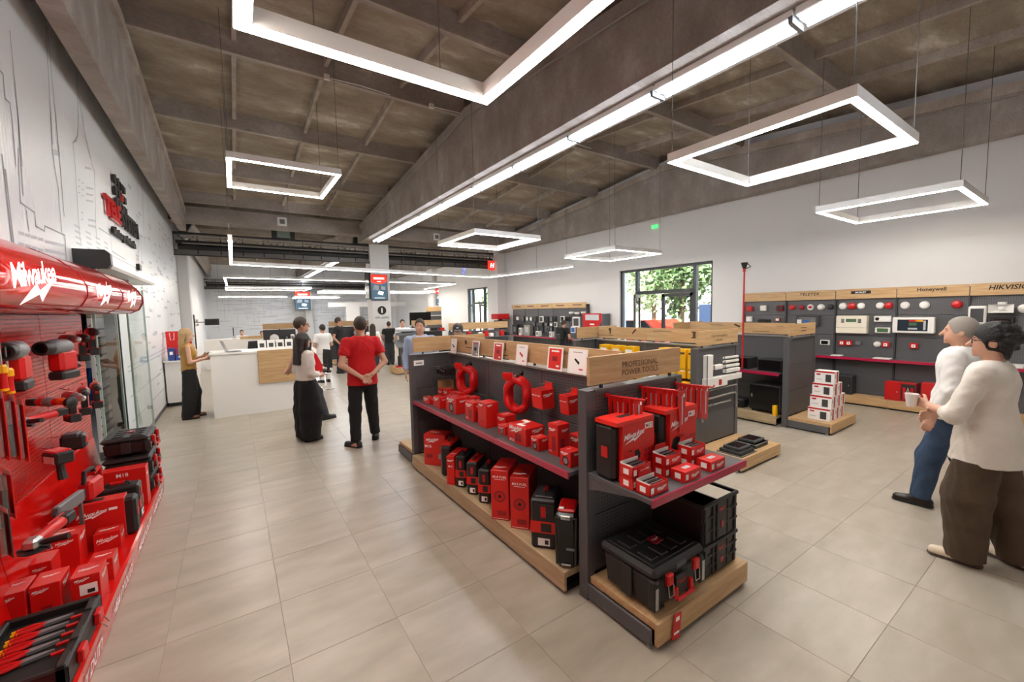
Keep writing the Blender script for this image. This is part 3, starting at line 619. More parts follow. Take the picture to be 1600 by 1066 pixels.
g2 = gondola_run(5.2, 3.03, 5.02, 2, 'middle gondola hung with yellow boxed goods', prints=[[('SOLDERING', 3.75, 1.58, .025)], [('HAND TOOLS', 4.85, 1.48, .025)]])
e2 = end_cap(4.71, 5.72, 2.95, -1, 'end cap with white cable trunking samples and two black floor boxes', text=('CABLE MANAGEMENT', 'SYSTEMS'), tsize=.028, depth=.6)
e2b = end_cap(4.71, 5.72, 5.1, 1, 'far end cap of the middle gondola')
part('icon', 'brown_print', g2, lambda b: (b.box((5.1855, 3.2, 1.5), (5.1865, 3.28, 1.515)), b.box((5.1855, 3.2, 1.575), (5.1865, 3.28, 1.59)), b.box((5.1855, 3.22, 1.515), (5.1865, 3.26, 1.575))), True)
part('icon', 'brown_print', g2, lambda b: b.prism([(4.2, 1.59), (4.28, 1.52), (4.3, 1.53), (4.24, 1.6)], 'x', 5.1855, 5.1865), True)
part('icon', 'brown_print', g2, lambda b: b.prism([(4.72, 1.6), (4.78, 1.6), (4.78, 1.56), (4.76, 1.56), (4.76, 1.5), (4.74, 1.5)], 'x', 5.1855, 5.1865), True)
g3 = gondola_run(7.62, 2.98, 4.85, 2, 'right gondola with black network cabinets on its deck', prints=[[('CABINETS', 3.5, 1.47, .025), ('UPS', 3.2, 1.57, .025)], [('NETWORK', 4.3, 1.57, .025)]])
e3 = end_cap(7.12, 8.14, 2.9, -1, 'end cap carrying a stack of white cartons', text=None, depth=.62)
patch(e3, (7.68, 2.878, 1.55), *NY, .22, .012, 'brown_print', name='print', off=.001); patch(e3, (7.68, 2.878, 1.5), *NY, .18, .012, 'brown_print', name='print', off=.001)
e3b = end_cap(7.12, 8.14, 4.93, 1, 'far end cap of the right gondola')
part('icon', 'brown_print', g3, lambda b: b.prism([(3.85, 1.56), (3.95, 1.6), (3.97, 1.58), (3.87, 1.53)], 'x', 7.6055, 7.6065), True)

# ---- right wall display bays
BY = [4.98, 4.08, 3.19, 2.28, 1.39, .5, -.4]
BT = [('AJAX', .055, 0), ('TELETEK', .055, .2), ('MORLEY', .045, 0), ('Honeywell', .08, 0), ('HIKVISION', .075, .2), ('', 0, 0)]
BL = ['wall bay headed with spaced grey letters, partly behind the right gondola', 'wall bay with five round sounders in a row', 'wall bay with the white fire alarm panel', 'wall bay with the touch screen alarm panel', 'wall bay with the white horn speaker', 'rightmost wall bay, cut off by the picture edge']
bays = []
for k in range(6):
    y1, y0 = BY[k], BY[k+1]; t = thing('wall_display_bay', BL[k], 'shelving', (10.0, (y0+y1)/2, 0), 0, 'display bays along the right wall'); bays.append(t)
    part('post', 'shelf_metal_dark', t, lambda b: b.box((9.94, y1-.012, 0), (10.04, y1+.012, 2.17)), True)
    for za, zb in ((.17, .88), (.885, 1.3), (1.305, 1.7), (1.705, 2.02)): part('back_panel', 'perf_x', t, lambda b: b.box((9.98, y0+.014, za), (10.03, y1-.014, zb), .002), True)
    plinth(t, 9.68, 9.98, y0+.001, y1-.001, 'oak_y', '-x', .175)
    shelf_parts(t, 9.72, 9.98, y0+.002, y1-.002, .895, '-x')
    h = part('header_board', 'oak_y', t, lambda b: b.box((9.935, y0+.006, 2.01), (9.955, y1-.006, 2.2), .001), True)
    part('bracket', 'shelf_metal', h, lambda b: b.box((9.955, y0+.3, 2.02), (10.03, y0+.33, 2.16)), True)
    s, hh, sh = BT[k]
    if s == 'MORLEY': patch(h, (9.9335, (y0+y1)/2+.06, 2.13), *RX, .3, .055, 'black_print', off=.0006)
    if s: word(h, s, (9.934, (y0+y1)/2+(.06 if s == 'MORLEY' else 0), 2.13), *RX, height=hh if s != 'MORLEY' else .032, material='black_print' if s not in ('AJAX', 'MORLEY') else ('grey_print' if s == 'AJAX' else 'white_print'), bold=.02 if s != 'AJAX' else 0, shear=sh, off=.002, spacing=1.25 if s in ('AJAX', 'TELETEK') else 1.0)
# ---- far wall unit beyond the glazed door
fu = thing('wall_display_unit', 'long grey wall unit with small dark devices beside the glazed door', 'shelving', (10.0, 12.4, 0))
for k in range(5):
    a, c = 10.15+k*.9, 10.15+(k+1)*.9
    part('back_panel', 'perf_x', fu, lambda b: b.box((9.98, a+.01, .17), (10.03, c-.01, 2.0)), True)
    h = part('header_board', 'oak_y', fu, lambda b: b.box((9.93, a+.005, 1.96), (9.95, c-.005, 2.15)), True); part('bracket', 'shelf_metal', h, lambda b: b.box((9.95, a+.3, 1.97), (10.03, a+.33, 2.1)), True)
    patch(h, (9.93, (a+c)/2, 2.06), *RX, .45, .03, 'brown_print', name='print')
    plinth(fu, 9.55, 9.98, a, c, 'oak_y', '-x')
    shelf_parts(fu, 9.55, 9.98, a, c, .9, '-x')
part('side_panel', 'shelf_metal_dark', fu, lambda b: b.box((9.9, 10.1, 0), (10.03, 10.15, 2.08)), True)
# ================================================================== PRODUCTS: cartons, cases and tool boxes
DIM = {}
_cm = {}
def carton(name, label, cat, ctr, dims, material, rz=0.0, group=None, ch=.0025):
    """closed carton, origin at the middle of its base; local front looks to -y"""
    key = (tuple(round(d, 4) for d in dims), material, ch)
    if key not in _cm:
        dx, dy, dz = dims; b = MB().box((-dx/2, -dy/2, 0), (dx/2, dy/2, dz), ch); me = b.mesh(name); me.materials.append(M[material]); _cm[key] = me
    o = bpy.data.objects.new(name, _cm[key]); C.objects.link(o); o.location = ctr; o.rotation_euler = (0, 0, rz); tag(o, label, cat, group)
    MW[o] = Matrix.Translation(Vector(ctr)) @ Matrix.Rotation(rz, 4, 'Z'); DIM[o] = dims
    return o
def face(o, f, u, v):
    dx, dy, dz = DIM[o]
    return {'-y': (Vector((u*dx, -dy/2, (v+.5)*dz)), (1, 0, 0), (0, 0, 1), dx, dz), '-x': (Vector((-dx/2, -u*dy, (v+.5)*dz)), (0, -1, 0), (0, 0, 1), dy, dz), '+x': (Vector((dx/2, u*dy, (v+.5)*dz)), (0, 1, 0), (0, 0, 1), dy, dz), '+z': (Vector((u*dx, v*dy, dz)), (1, 0, 0), (0, 1, 0), dx, dy)}[f]
def f_logo(o, f, u, v, w, m_='white_print'):
    p, r_, up, W_, H_ = face(o, f, u, v); return logo(o, p, r_, up, w*W_, m_, world=False)
def f_word(o, f, s, u, v, w, m_='white_print', bold=.006, shear=0.0):
    p, r_, up, W_, H_ = face(o, f, u, v); return word(o, s, p, r_, up, width=w*W_, material=m_, bold=bold, shear=shear, world=False)
def f_patch(o, f, u, v, w, h, m_, off=.0008, name='print_panel'):
    p, r_, up, W_, H_ = face(o, f, u, v); return patch(o, p, r_, up, w*W_, h*H_, m_, world=False, off=off, name=name)
def pbox(z, l, c, r_, t):
    """carton aligned with the shelves from four pixels: bottom corners left, near, right and the near top corner"""
    Cc, L_, R_ = onZ(*c, z), onZ(*l, z), onZ(*r_, z); dz = onX(*t, Cc.x).z-z
    return Cc.x, Cc.y, max(R_.x-Cc.x, .05), max(L_.y-Cc.y, .05), max(dz, .04)
RB = 'red boxed goods on the gondola shelf'
def q7(p): return (620+p[0]*.2252, 520+p[1]*.2252)
SH = .848
spec = [  # left, near, right, top pixels in the zoom frame; label; decoration
 ((190, 480), (225, 500), (262, 490), (225, 462), 'leftmost small red box at the far end of the gondola shelf', 0),
 ((262, 510), (300, 532), (338, 522), (300, 462), 'second small red box from the far end of the gondola shelf', 0),
 ((345, 540), (412, 571), (470, 553), (412, 470), 'red box with a round tool picture, third from the far end of the shelf', 1),
 ((482, 597), (535, 624), (575, 606), (535, 500), 'upright red box with a tool picture beside the plain rounded red box', 2),
 ((572, 640), (622, 667), (690, 645), (622, 508), 'plain tall red box in the middle of the gondola shelf', 3),
 ((706, 695), (752, 717), (800, 702), (752, 660), 'low red box with a round picture beside the plain tall red box', 1),
 ((768, 742), (895, 797), (1010, 762), (895, 682), 'wide red box with two white stickers on top, largest on the gondola shelf', 4),
 ((940, 800), (984, 827), (1045, 806), (984, 745), 'small cube red box with a round saw picture before the wide red box', 1),
 ((1052, 835), (1118, 864), (1185, 838), (1118, 662), 'upright red box with printed text beside the grey end post', 5),
 ((1135, 908), (1205, 942), (1262, 915), (1205, 842), 'red box with a round hole-saw picture nearest the grey end post', 1)]
for l, c, r_, t, lab, dec in spec:
    x, y, dx, dy, dz = pbox(SH, q7(l), q7(c), q7(r_), q7(t)); dz *= 1.08; dx = min(dx*1.08, 2.29-x)
    o = carton('product_box', lab, 'box', (x+dx/2, y+dy/2, SH), (dx, dy, dz), 'red_card', 0, RB)
    if dec == 3:
        f_logo(o, '-x', -.1, .38, .5); f_logo(o, '-y', -.2, .4, .4); f_word(o, '-x', 'M18', .1, -.25, .35, 'red_dark')
    else:
        f_logo(o, '-x', -.05, .32 if dz > .1 else .22, .7); f_logo(o, '-y', .1, .3, .55); f_logo(o, '+z', .0, .1, .5)
    if dec == 1:
        p, r2, up, W_, H_ = face(o, '-x', .05, -.15); b = MB().lathe([(.3*min(W_, H_), 0), (.3*min(W_, H_), .001)], n=20)
        ob = b.build('round_picture', 'black_print', o); ob.matrix_local = frame_matrix(p, r2, up); b = MB().lathe([(.2*min(W_, H_), 0), (.2*min(W_, H_), .0016)], n=16); ob2 = b.build('round_picture', 'grey_print', o); ob2.matrix_local = frame_matrix(p, r2, up)
    if dec in (2, 4, 5): f_patch(o, '-x', .1, -.12, .35, .45, 'red_dark'); f_patch(o, '-y', -.1, -.15, .35, .4, 'red_dark'); f_word(o, '-x', 'M18', -.25, -.38, .25)
    if dec == 4: f_patch(o, '+z', -.25, .0, .2, .35, 'white_print'); f_patch(o, '+z', .25, .25, .2, .35, 'white_print')
for k in range(6):
    y = 4.62-k*.15; o = carton('product_box', ['leftmost red box in the back row against the far panel', 'second red box in the back row of the gondola shelf', 'third red box in the back row of the gondola shelf', 'fourth red box in the back row of the gondola shelf', 'fifth red box in the back row of the gondola shelf', 'last red box in the back row, behind the plain tall box'][k], 'box', (2.1, y, SH), (.1, .13, .15+.02*(k % 2)), 'red_card', 0, RB)
    f_logo(o, '-x', 0, .25, .8); f_logo(o, '+z', 0, 0, .7); f_logo(o, '-y', 0, .3, .7)
o = carton('product_box', 'red box behind the low box with a round picture', 'box', (2.03, 3.12, SH), (.12, .14, .14), 'red_card', 0, RB); f_logo(o, '-x', 0, .25, .8); f_logo(o, '+z', 0, 0, .7)
o = carton('product_box', 'red box behind the wide box with white stickers', 'box', (2.17, 2.28, SH), (.13, .13, .13), 'red_card', 0, RB); f_logo(o, '-x', 0, .25, .8); f_logo(o, '-y', 0, .2, .7)
o = carton('cardboard_box', 'plain brown cardboard box at the far end of the gondola shelf', 'box', (2.2, 4.78, SH), (.16, .14, .22), 'cardboard')
# ---- deck items standing turned towards the viewer
RZ = math.radians(-50); RV = Vector((math.cos(RZ), math.sin(RZ), 0)); BV = Vector((-math.sin(RZ), math.cos(RZ), 0))
def qb(p): return (620+p[0]*.2814, 640+p[1]*.2814)
DK = .167
def deck_ctr(A, w, d): a = onZ(*qb(A), DK); return a+RV*w/2+BV*d/2
o = carton('product_box', 'big red box with two tool pictures standing at the far end of the deck', 'box', deck_ctr((118, 314), .27, .2)+Vector((.08, .0, 0)), (.27, .2, .36), 'red_card', RZ, 'goods standing on the gondola deck')
f_logo(o, '-y', -.1, .32, .6); f_word(o, '-y', 'M18', -.3, .12, .3); f_patch(o, '-y', -.25, -.2, .28, .12, 'red_dark'); f_patch(o, '-y', .28, -.2, .22, .16, 'grey_print'); f_logo(o, '+z', -.1, 0, .5)
def jobsite_case(label, ctr, w, d, h, red_top=False):
    t = thing('tool_case', label, 'case', ctr, RZ, 'goods standing on the gondola deck')
    part('shell', 'black_plastic', t, lambda b: b.box((-w/2, -d/2, 0), (w/2, d/2, h*.94), .014))
    part('badge', 'red_plastic', t, lambda b: b.box((-w*.1, -d/2-.004, h*.6), (w*.1, -d/2+.002, h*.8), .001))
    part('sleeve', 'red_card', t, lambda b: (b.box((-w/2-.002, -d/2-.002, h*.3), (w/2+.002, d/2, h*.52)), ))
    part('sleeve_window', 'black_plastic', t, lambda b: b.box((-w*.1, -d/2-.004, h*.33), (w*.32, -d/2, h*.49)))
    lb = part('label', 'white_print', t, lambda b: b.box((-w*.22, -d/2-.003, h*.06), (w*.25, -d/2, h*.2)))
    part('barcode', 'black_print', lb, lambda b: b.box((w*.05, -d/2-.004, h*.09), (w*.2, -d/2-.003, h*.17)))
    part('carry_handle', 'black_satin', t, lambda b: b.tube([(0, -d*.28, h*.92), (0, -d*.26, h), (0, d*.2, h), (0, d*.24, h*.92)], .013, 8), smooth=True)
    part('handle_grip', 'red_plastic', t, lambda b: b.cyl((0, -d*.18, h), (0, d*.12, h), .015, 8))
    if red_top: part('top_print', 'red_card', t, lambda b: b.box((-w*.4, -d*.45, h*.935), (w*.4, d*.3, h*.945)))
    return t
o = thing('tool_case', 'plain black case with a red top beside the big red box', 'case', deck_ctr((244, 370), .13, .3), RZ, 'goods standing on the gondola deck')
part('shell', 'black_plastic', o, lambda b: b.box((-.065, -.15, 0), (.065, .15, .33), .022)); part('lid_print', 'red_card', o, lambda b: b.box((-.055, -.13, .33), (.055, .14, .36), .004)); part('carry_handle', 'black_satin', o, lambda b: b.tube([(0, -.06, .35), (0, -.05, .4), (0, .06, .4), (0, .07, .35)], .011, 8))
o = carton('product_box', 'narrow red box squeezed between black cases on the deck', 'box', deck_ctr((280, 417), .085, .28), (.085, .28, .3), 'red_card', RZ, 'goods standing on the gondola deck'); f_logo(o, '-y', 0, .35, .8); f_word(o, '-y', 'M12', 0, .15, .5); f_logo(o, '+z', 0, -.2, .8)
jobsite_case('first black and red case right of the narrow red box', deck_ctr((328, 430), .11, .28), .11, .28, .34)
jobsite_case('middle one of three alike black and red cases on the deck', deck_ctr((390, 470), .115, .28), .115, .28, .34, True)
jobsite_case('black and red case beside the two tall red saw boxes', deck_ctr((454, 519), .115, .28), .115, .28, .34)
for k, (A, lab) in enumerate((((527, 608), 'left one of two tall red saw boxes with a round blade picture'), ((634, 658), 'right one of two tall red saw boxes with a round blade picture'))):
    o = carton('product_box', lab, 'box', deck_ctr(A, .155, .3), (.155, .3, .43), 'red_card', RZ, 'goods standing on the gondola deck')
    f_word(o, '-y', 'M18 FUEL', 0, .37, .8, bold=.008, shear=.2); f_patch(o, '-y', 0, .32, .6, .008, 'white_print')
    p, r2, up, W_, H_ = face(o, '-y', 0, -.02)
    for rad, m_, z_ in ((.052, 'red_dark', .001), (.036, 'red_enamel', .0014), (.014, 'black_print', .0018)):
        b = MB().lathe([(rad, 0), (rad, z_)], n=24); ob = b.build('blade_picture', m_, o); ob.matrix_local = frame_matrix(p, r2, up)
    f_patch(o, '-y', .1, -.36, .5, .1, 'red_dark'); f_patch(o, '-y', 0, -.47, .85, .01, 'white_print'); f_logo(o, '+z', -.1, -.25, .7)
t = jobsite_case('large black wheeled case with a red window strip near the end post', deck_ctr((750, 764), .18, .27), .19, .27, .4)
part('rib_plate', 'black_satin', t, lambda b: b.box((-.085, -.142, .33), (.085, -.134, .345)))
part('top_tray', 'dark_grey_plastic', t, lambda b: b.box((-.07, -.1, .37), (.07, .1, .385), .006))
t = thing('tool_bag', 'tall black hard bag with silver reflective clips at the end post', 'bag', deck_ctr((888, 893), .15, .2)+Vector((.02, .035, 0)), RZ, 'goods standing on the gondola deck')
part('shell', 'black_gloss', t, lambda b: b.box((-.075, -.1, 0), (.075, .1, .39), .025)); part('frame', 'black_plastic', t, lambda b: (b.tube([(-.062, -.105, .03), (-.068, -.105, .36), (.068, -.105, .36), (.062, -.105, .03)], .009, 8)), smooth=True)
part('clip', 'silver', t, lambda b: b.box((-.035, -.112, .345), (.03, -.103, .375), .003)); part('clip', 'silver', t, lambda b: b.box((-.035, -.112, .02), (.03, -.103, .035), .003)); part('strap', 'grey_plastic', t, lambda b: b.box((.0, -.106, .13), (.07, -.1, .145)))
part('top_pad', 'red_plastic', t, lambda b: b.box((-.06, -.09, .385), (.06, .09, .41), .01)); part('top_print', 'white_print', t, lambda b: b.box((-.05, -.085, .41), (-.02, -.055, .4115)))
# ---- hanging goods on the perforated panel
def hook(parent, p, d, length, m_='red_plastic', world=True):
    p = Vector(p); d = Vector(d)
    return part('hook', m_, parent, lambda b: (b.tube([p, p+d*length, p+d*(length+.012)+Vector((0, 0, .015))], .004, 6)), world)
def hose(px, r_out, label):
    c = onX(*px, 2.17); t = thing('coiled_hose', label, 'hose', c, math.radians(28), 'red coiled hoses')
    def f(b):
        for k, (rr, dx, sq) in enumerate(((1, 0, 1.32), (.93, .03, 1.36), (.96, -.028, 1.28))):
            b.tube([(dx+.012*math.sin(5*a), rr*r_out*.66*math.sin(a), rr*r_out*sq*.72*math.cos(a)) for a in [2*math.pi*j/28 for j in range(28)]], .034, 9, True)
    part('coil', 'red_plastic', t, f, smooth=True)
    part('strap', 'black_plastic', t, lambda b: b.tube([(-.03, .03, r_out*.8), (-.035, -.02, r_out*1.15), (.02, -.04, r_out*1.35), (.06, -.02, r_out*1.15), (.05, .03, r_out*.8)], .016, 8), smooth=True)
    part('hang_card', 'red_card', t, lambda b: b.box((-.06, .02, r_out*.85), (-.055, .12, r_out*1.3)))
    part('hang_card', 'red_card', t, lambda b: b.prism([(.05, r_out*.95), (.13, r_out*1.1), (.11, r_out*1.3), (.04, r_out*1.2)], 'x', -.075, -.07))
    hook(t, (.09, -.0, r_out*1.12), (-1, -.1, 0), .2, 'steel_mid', False)
    part('label', 'white_print', t, lambda b: b.prism([(-.03, r_out*.62), (-.01, r_out*.62), (-.03, r_out*.85), (-.05, r_out*.85)], 'x', -.032, -.03))
hose((730, 594), .155, 'red coiled hose on a hook near the far end panel')
hose((809, 617), .165, 'larger red coiled hose hanging in the middle of the gondola panel')
def hung_box(l, c, t_, lab, dx, dy):
    Cc = onX(*c, 2.1); tz = onX(*t_, 2.1).z; dz = tz-Cc.z
    t = thing('hanging_box', lab, 'box', (2.1+dx/2, Cc.y+dy/2, Cc.z), 0, 'boxes hung on the gondola panel')
    part('carton', 'red_card', t, lambda b: b.prism([(-dx/2+.015, 0), (dx/2, 0), (dx/2, dz*.86), (-dx/2, dz*.86)], 'y', -dy/2, dy/2))
    bx = part('flap', 'red_card_light', t, lambda b: b.box((dx/2-.006, -dy*.36, dz*.8), (dx/2, dy*.36, dz*1.12)))
    part('window', 'red_dark', t, lambda b: b.box((-dx*.25, -dy*.2, dz*.86), (dx*.2, dy*.2, dz*.865)))
    for k in (-.28, 0, .28): logo(t, (-dx/2, k*dy, dz*.6), *RX, dy*.26, world=False, off=.004)
    logo(t, (0, -dy/2, dz*.62), *NY, dx*.7, world=False)
    part('hook', 'steel_mid', t, lambda b: b.tube([(2.295-2.1-dx/2, 0, dz*1.08), (-dx*.3, 0, dz*1.08)], .004, 6))
hung_box((828, 638), (846, 641), (846, 606), 'red box with hang tab left of the smaller hanging box', .14, .14)
hung_box((882, 645), (887, 650), (887, 615), 'smaller red box with hang tab beside the end post', .12, .1)
t = thing('wall_hook_rack', 'steel hooks with black cable clips near the far end panel', 'hooks', (2.3, 4.55, 1.25))
for k in range(4): part('hook', 'steel_mid', t, lambda b: b.tube([(2.298, 4.7-k*.07, 1.27-.01*k), (2.02, 4.7-k*.07, 1.26-.01*k), (2.005, 4.7-k*.07, 1.28-.01*k)], .004, 6), True); part('clip', 'black_plastic', t, lambda b: b.box((2.05, 4.69-k*.07, 1.17), (2.2, 4.71-k*.07, 1.26), .004), True)
# ---- leaflet cards leaning on the header
LC = [((396, 40), (396, 145), .15, 'white_print', 'farthest leaflet card, white with a small grey picture'), ((548, 55), (548, 178), .16, 'grey_print', 'grey leaflet card with a red tool, second from the far end'), ((704, 66), (704, 208), .18, 'red_card', 'red leaflet card farther from the viewer'), ((866, 80), (866, 228), .18, 'white_print', 'white leaflet card with a red nailer picture'), ((1098, 98), (1098, 262), .2, 'red_card_light', 'larger red leaflet card near the end of the gondola'), ((1252, 110), (1252, 287), .22, 'white_print', 'white leaflet card with a dark slanted tool picture')]
for (a, b_, w, m_, lab) in LC:
    pt, pb = onX(*q7(a), 2.29), onX(*q7(b_), 2.27); h = pt.z-1.413
    t = thing('leaflet_card', lab, 'card', (2.262, pb.y, 1.413), 0, 'leaflet cards on the gondola top')
    t.rotation_euler = (0, .12, 0); MW[t] = Matrix.Translation((2.262, pb.y, 1.413)) @ Matrix.Rotation(.12, 4, 'Y')
    part('board', 'white_card', t, lambda b: b.box((-.003, -w/2, 0), (.003, w/2, h)))
    patch(t, (-.003, 0, h/2), *RX, w*.8, h*.86, m_, world=False, name='print')
    if m_ == 'white_print':
        ob = MB().prism([(-.03, -.01), (.02, .02), (.035, .01), (-.02, -.03)], 'x', 0, .0004).build('picture', 'black_print' if 'dark' in lab or 'grey' in lab else 'red_card', t); ob.location = (-.0052, 0, h*.52)
        patch(t, (-.003, w*.0, h*.86), *RX, w*.5, h*.03, 'grey_print', world=False, off=.0018, name='print'); patch(t, (-.003, -w*.22, h*.2), *RX, w*.2, h*.05, 'red_card', world=False, off=.0018, name='print')
    else:
        patch(t, (-.003, 0, h*.83), *RX, w*.5, h*.07, 'white_print' if m_ != 'grey_print' else 'red_card', world=False, off=.0018, name='print'); patch(t, (-.003, 0, h*.5), *RX, w*.34, h*.2, 'red_dark' if m_ != 'grey_print' else 'black_print', world=False, off=.0018, name='print'); patch(t, (-.003, -w*.2, h*.2), *RX, w*.2, h*.08, 'white_print', world=False, off=.0018, name='print')
tg = thing('price_tag', 'white tag near the top of the far end panel', 'tag', (1.84, 4.885, 1.3)); part('card', 'white_card', tg, lambda b: b.box((1.83, 4.886, 1.27), (1.96, 4.889, 1.335)), True); patch(tg, (1.895, 4.886, 1.30), *NY, .08, .02, 'grey_print')
# ---- stackable tool boxes
def toolbox(name, label, ctr, w, d, h, rz, group, latches=True, lidh=.25):
    """hard plastic stacking tool box; front looks to local -y"""
    t = thing(name, label, 'tool box', ctr, rz, group)
    hb = h*(1-lidh)
    def body(b):
        bm = bmesh.new(); bmesh.ops.create_cube(bm, size=1)
        for v in bm.verts: k = .94 if v.co.z < 0 else 1.0; v.co = Vector((v.co.x*(w-.03)*k, v.co.y*(d-.03)*k, .012+(v.co.z+.5)*(hb-.012)))
        bmesh.ops.bevel(bm, geom=bm.edges[:], offset=.02, segments=1, affect='EDGES'); b.bm(bm)
    part('body', 'black_plastic', t, body)
    for x in (-.3, .3):
        for y in (-.36, .36): part('foot', 'black_satin', t, lambda b: b.box((x*w-.04, y*d-.03, 0), (x*w+.04, y*d+.03, .015), .004))
    ld = part('lid', 'black_satin', t, lambda b: b.box((-w/2, -d/2, hb), (w/2, d/2, h-.01), .022))
    part('lid_inset', 'black_plastic', ld, lambda b: b.box((-w*.42, -d*.4, h-.012), (w*.42, d*.4, h-.004), .003))
    for i in range(4):
        for j in range(2): part('cleat', 'black_plastic', ld, lambda b: b.box((-w*.36+i*w*.19, -d*.33+j*d*.37, h-.006), (-w*.36+i*w*.19+w*.13, -d*.33+j*d*.37+d*.25, h+.004), .005))
    bd = part('badge', 'red_dark', ld, lambda b: b.box((-w*.04, -d*.12, h-.004), (w*.12, d*.06, h+.006), .003)); logo(ld, (w*.04, -d*.03, h+.006), *TOPY, w*.13, 'white_print', world=False)
    for x in (-1, 1):
        part('corner_post', 'black_satin', t, lambda b: b.box((x*(w/2-.028)-.024, -d/2-.004, .03), (x*(w/2-.028)+.024, -d/2+.05, hb), .012))
        part('reflector', 'silver', t, lambda b: b.box((x*(w/2-.02)-.013, -d/2-.007, .05), (x*(w/2-.02)+.013, -d/2-.003, hb*.82), .002))
        part('side_rib', 'black_satin', t, lambda b: b.box((x*(w/2-.012)-.006, -d*.1, .03), (x*(w/2-.012)+.006, d*.1, hb), .003))
    if latches:
        for x in (-.26, .26):
            lt = part('latch', 'red_plastic', t, lambda b: b.box((x*w-.028, -d/2-.028, hb-.05), (x*w+.028, -d/2+.0, hb+.02), .008))
            part('wire_bail', 'silver', lt, lambda b: b.tube([(x*w-.024, -d/2-.024, hb-.045), (x*w-.02, -d/2-.03, hb-.11), (x*w+.02, -d/2-.03, hb-.11), (x*w+.024, -d/2-.024, hb-.045)], .0035, 6))
        part('front_handle', 'red_plastic', t, lambda b: b.tube([(-.075, -d/2-.002, hb*.35), (-.078, -d/2-.035, hb*.32), (.078, -d/2-.035, hb*.32), (.075, -d/2-.002, hb*.35)], .011, 8), smooth=True)
        part('handle_block', 'red_plastic', t, lambda b: b.box((-.088, -d/2-.03, hb*.3), (-.06, -d/2, hb*.62), .006)); part('handle_block', 'red_plastic', t, lambda b: b.box((.06, -d/2-.03, hb*.3), (.088, -d/2, hb*.62), .006))
        pl_ = part('front_plate', 'black_satin', t, lambda b: b.box((-.058, -d/2-.012, hb*.3), (.058, -d/2, hb*.86), .004)); logo(pl_, (0, -d/2-.013, hb*.68), *NY, .08, 'red_plastic', world=False)
        part('vent', 'dark_grey_plastic', t, lambda b: b.box((-.05, -d/2-.006, hb+.01), (.05, -d/2+.01, h-.03), .003))
    return t
PO = 'stackable black tool boxes'
o = toolbox('tool_box', 'large black tool box with red latches on the end cap deck', (2.125, 1.605, .168), .5, .42, .29, 0, PO)
# open crates behind it
def crate(label, ctr, w, d, h, rz=0.0):
    t = thing('open_crate', label, 'crate', ctr, rz, 'black open crates')
    th = .012
    part('floor_plate', 'black_plastic', t, lambda b: b.box((-w/2, -d/2, 0), (w/2, d/2, .014), .004))
    for nm, a, c in (('front_wall', (-w/2, -d/2, .01), (w/2, -d/2+th, h)), ('back_wall', (-w/2, d/2-th, .01), (w/2, d/2, h)), ('side_wall', (-w/2, -d/2+th, .01), (-w/2+th, d/2-th, h)), ('side_wall', (w/2-th, -d/2+th, .01), (w/2, d/2-th, h*.6))): part(nm, 'black_plastic', t, lambda b: b.box(a, c, .003))
    part('rim', 'black_satin', t, lambda b: [b.box(a, c, .004) for a, c in (((-w/2-.01, -d/2-.012, h-.02), (w/2+.01, -d/2+.01, h+.004)), ((-w/2-.01, d/2-.01, h-.02), (w/2+.01, d/2+.012, h+.004)), ((-w/2-.012, -d/2, h-.02), (-w/2+.008, d/2, h+.004)), ((w/2-.008, -d/2, h-.02), (w/2+.012, d/2, h+.004)))])
    for z in (.3, .62): part('rib', 'black_satin', t, lambda b: b.box((-w/2-.004, -d/2-.008, h*z), (w/2+.004, -d/2+.002, h*z+.018), .003))
    for x in (-.44, -.22, .22, .44): part('upright', 'black_satin', t, lambda b: b.box((x*w-.012, -d/2-.01, .01), (x*w+.012, -d/2+.002, h), .003))
    pl_ = part('front_plate', 'black_satin', t, lambda b: b.box((-w*.14, -d/2-.014, .02), (w*.14, -d/2, h), .004)); logo(pl_, (0, -d/2-.015, h*.78), *NY, w*.2, 'red_plastic', world=False)
    part('badge', 'red_dark', t, lambda b: b.box((-.018, -d/2-.018, h*.3), (.018, -d/2-.012, h*.48), .002))
    return t
crate('lower of two stacked black open crates on the end cap deck', (2.605, 1.625, .168), .4, .4, .22)
crate('upper black open crate on the end cap deck, with cut-out handles', (2.605, 1.625, .393), .4, .4, .27)
o = thing('hang_tag', 'red hang tag lying over the oak edge of the end cap deck', 'tag', (2.02, 1.352, .1)); part('card', 'red_card', o, lambda b: b.prism([(-.045, -.075), (.03, -.09), (.05, .06), (-.02, .075)], 'y', -.002, .001)); patch(o, (.01, -.002, .035), *NY, .035, .025, 'white_print', world=False); patch(o, (0, -.002, -.045), *NY, .05, .014, 'white_print', world=False)
o = thing('hang_tag', 'red tag hanging from the side of the upper crate', 'tag', (2.81, 1.5, .5)); part('card', 'red_card', o, lambda b: b.box((-.002, -.03, -.08), (.002, .03, .08)))
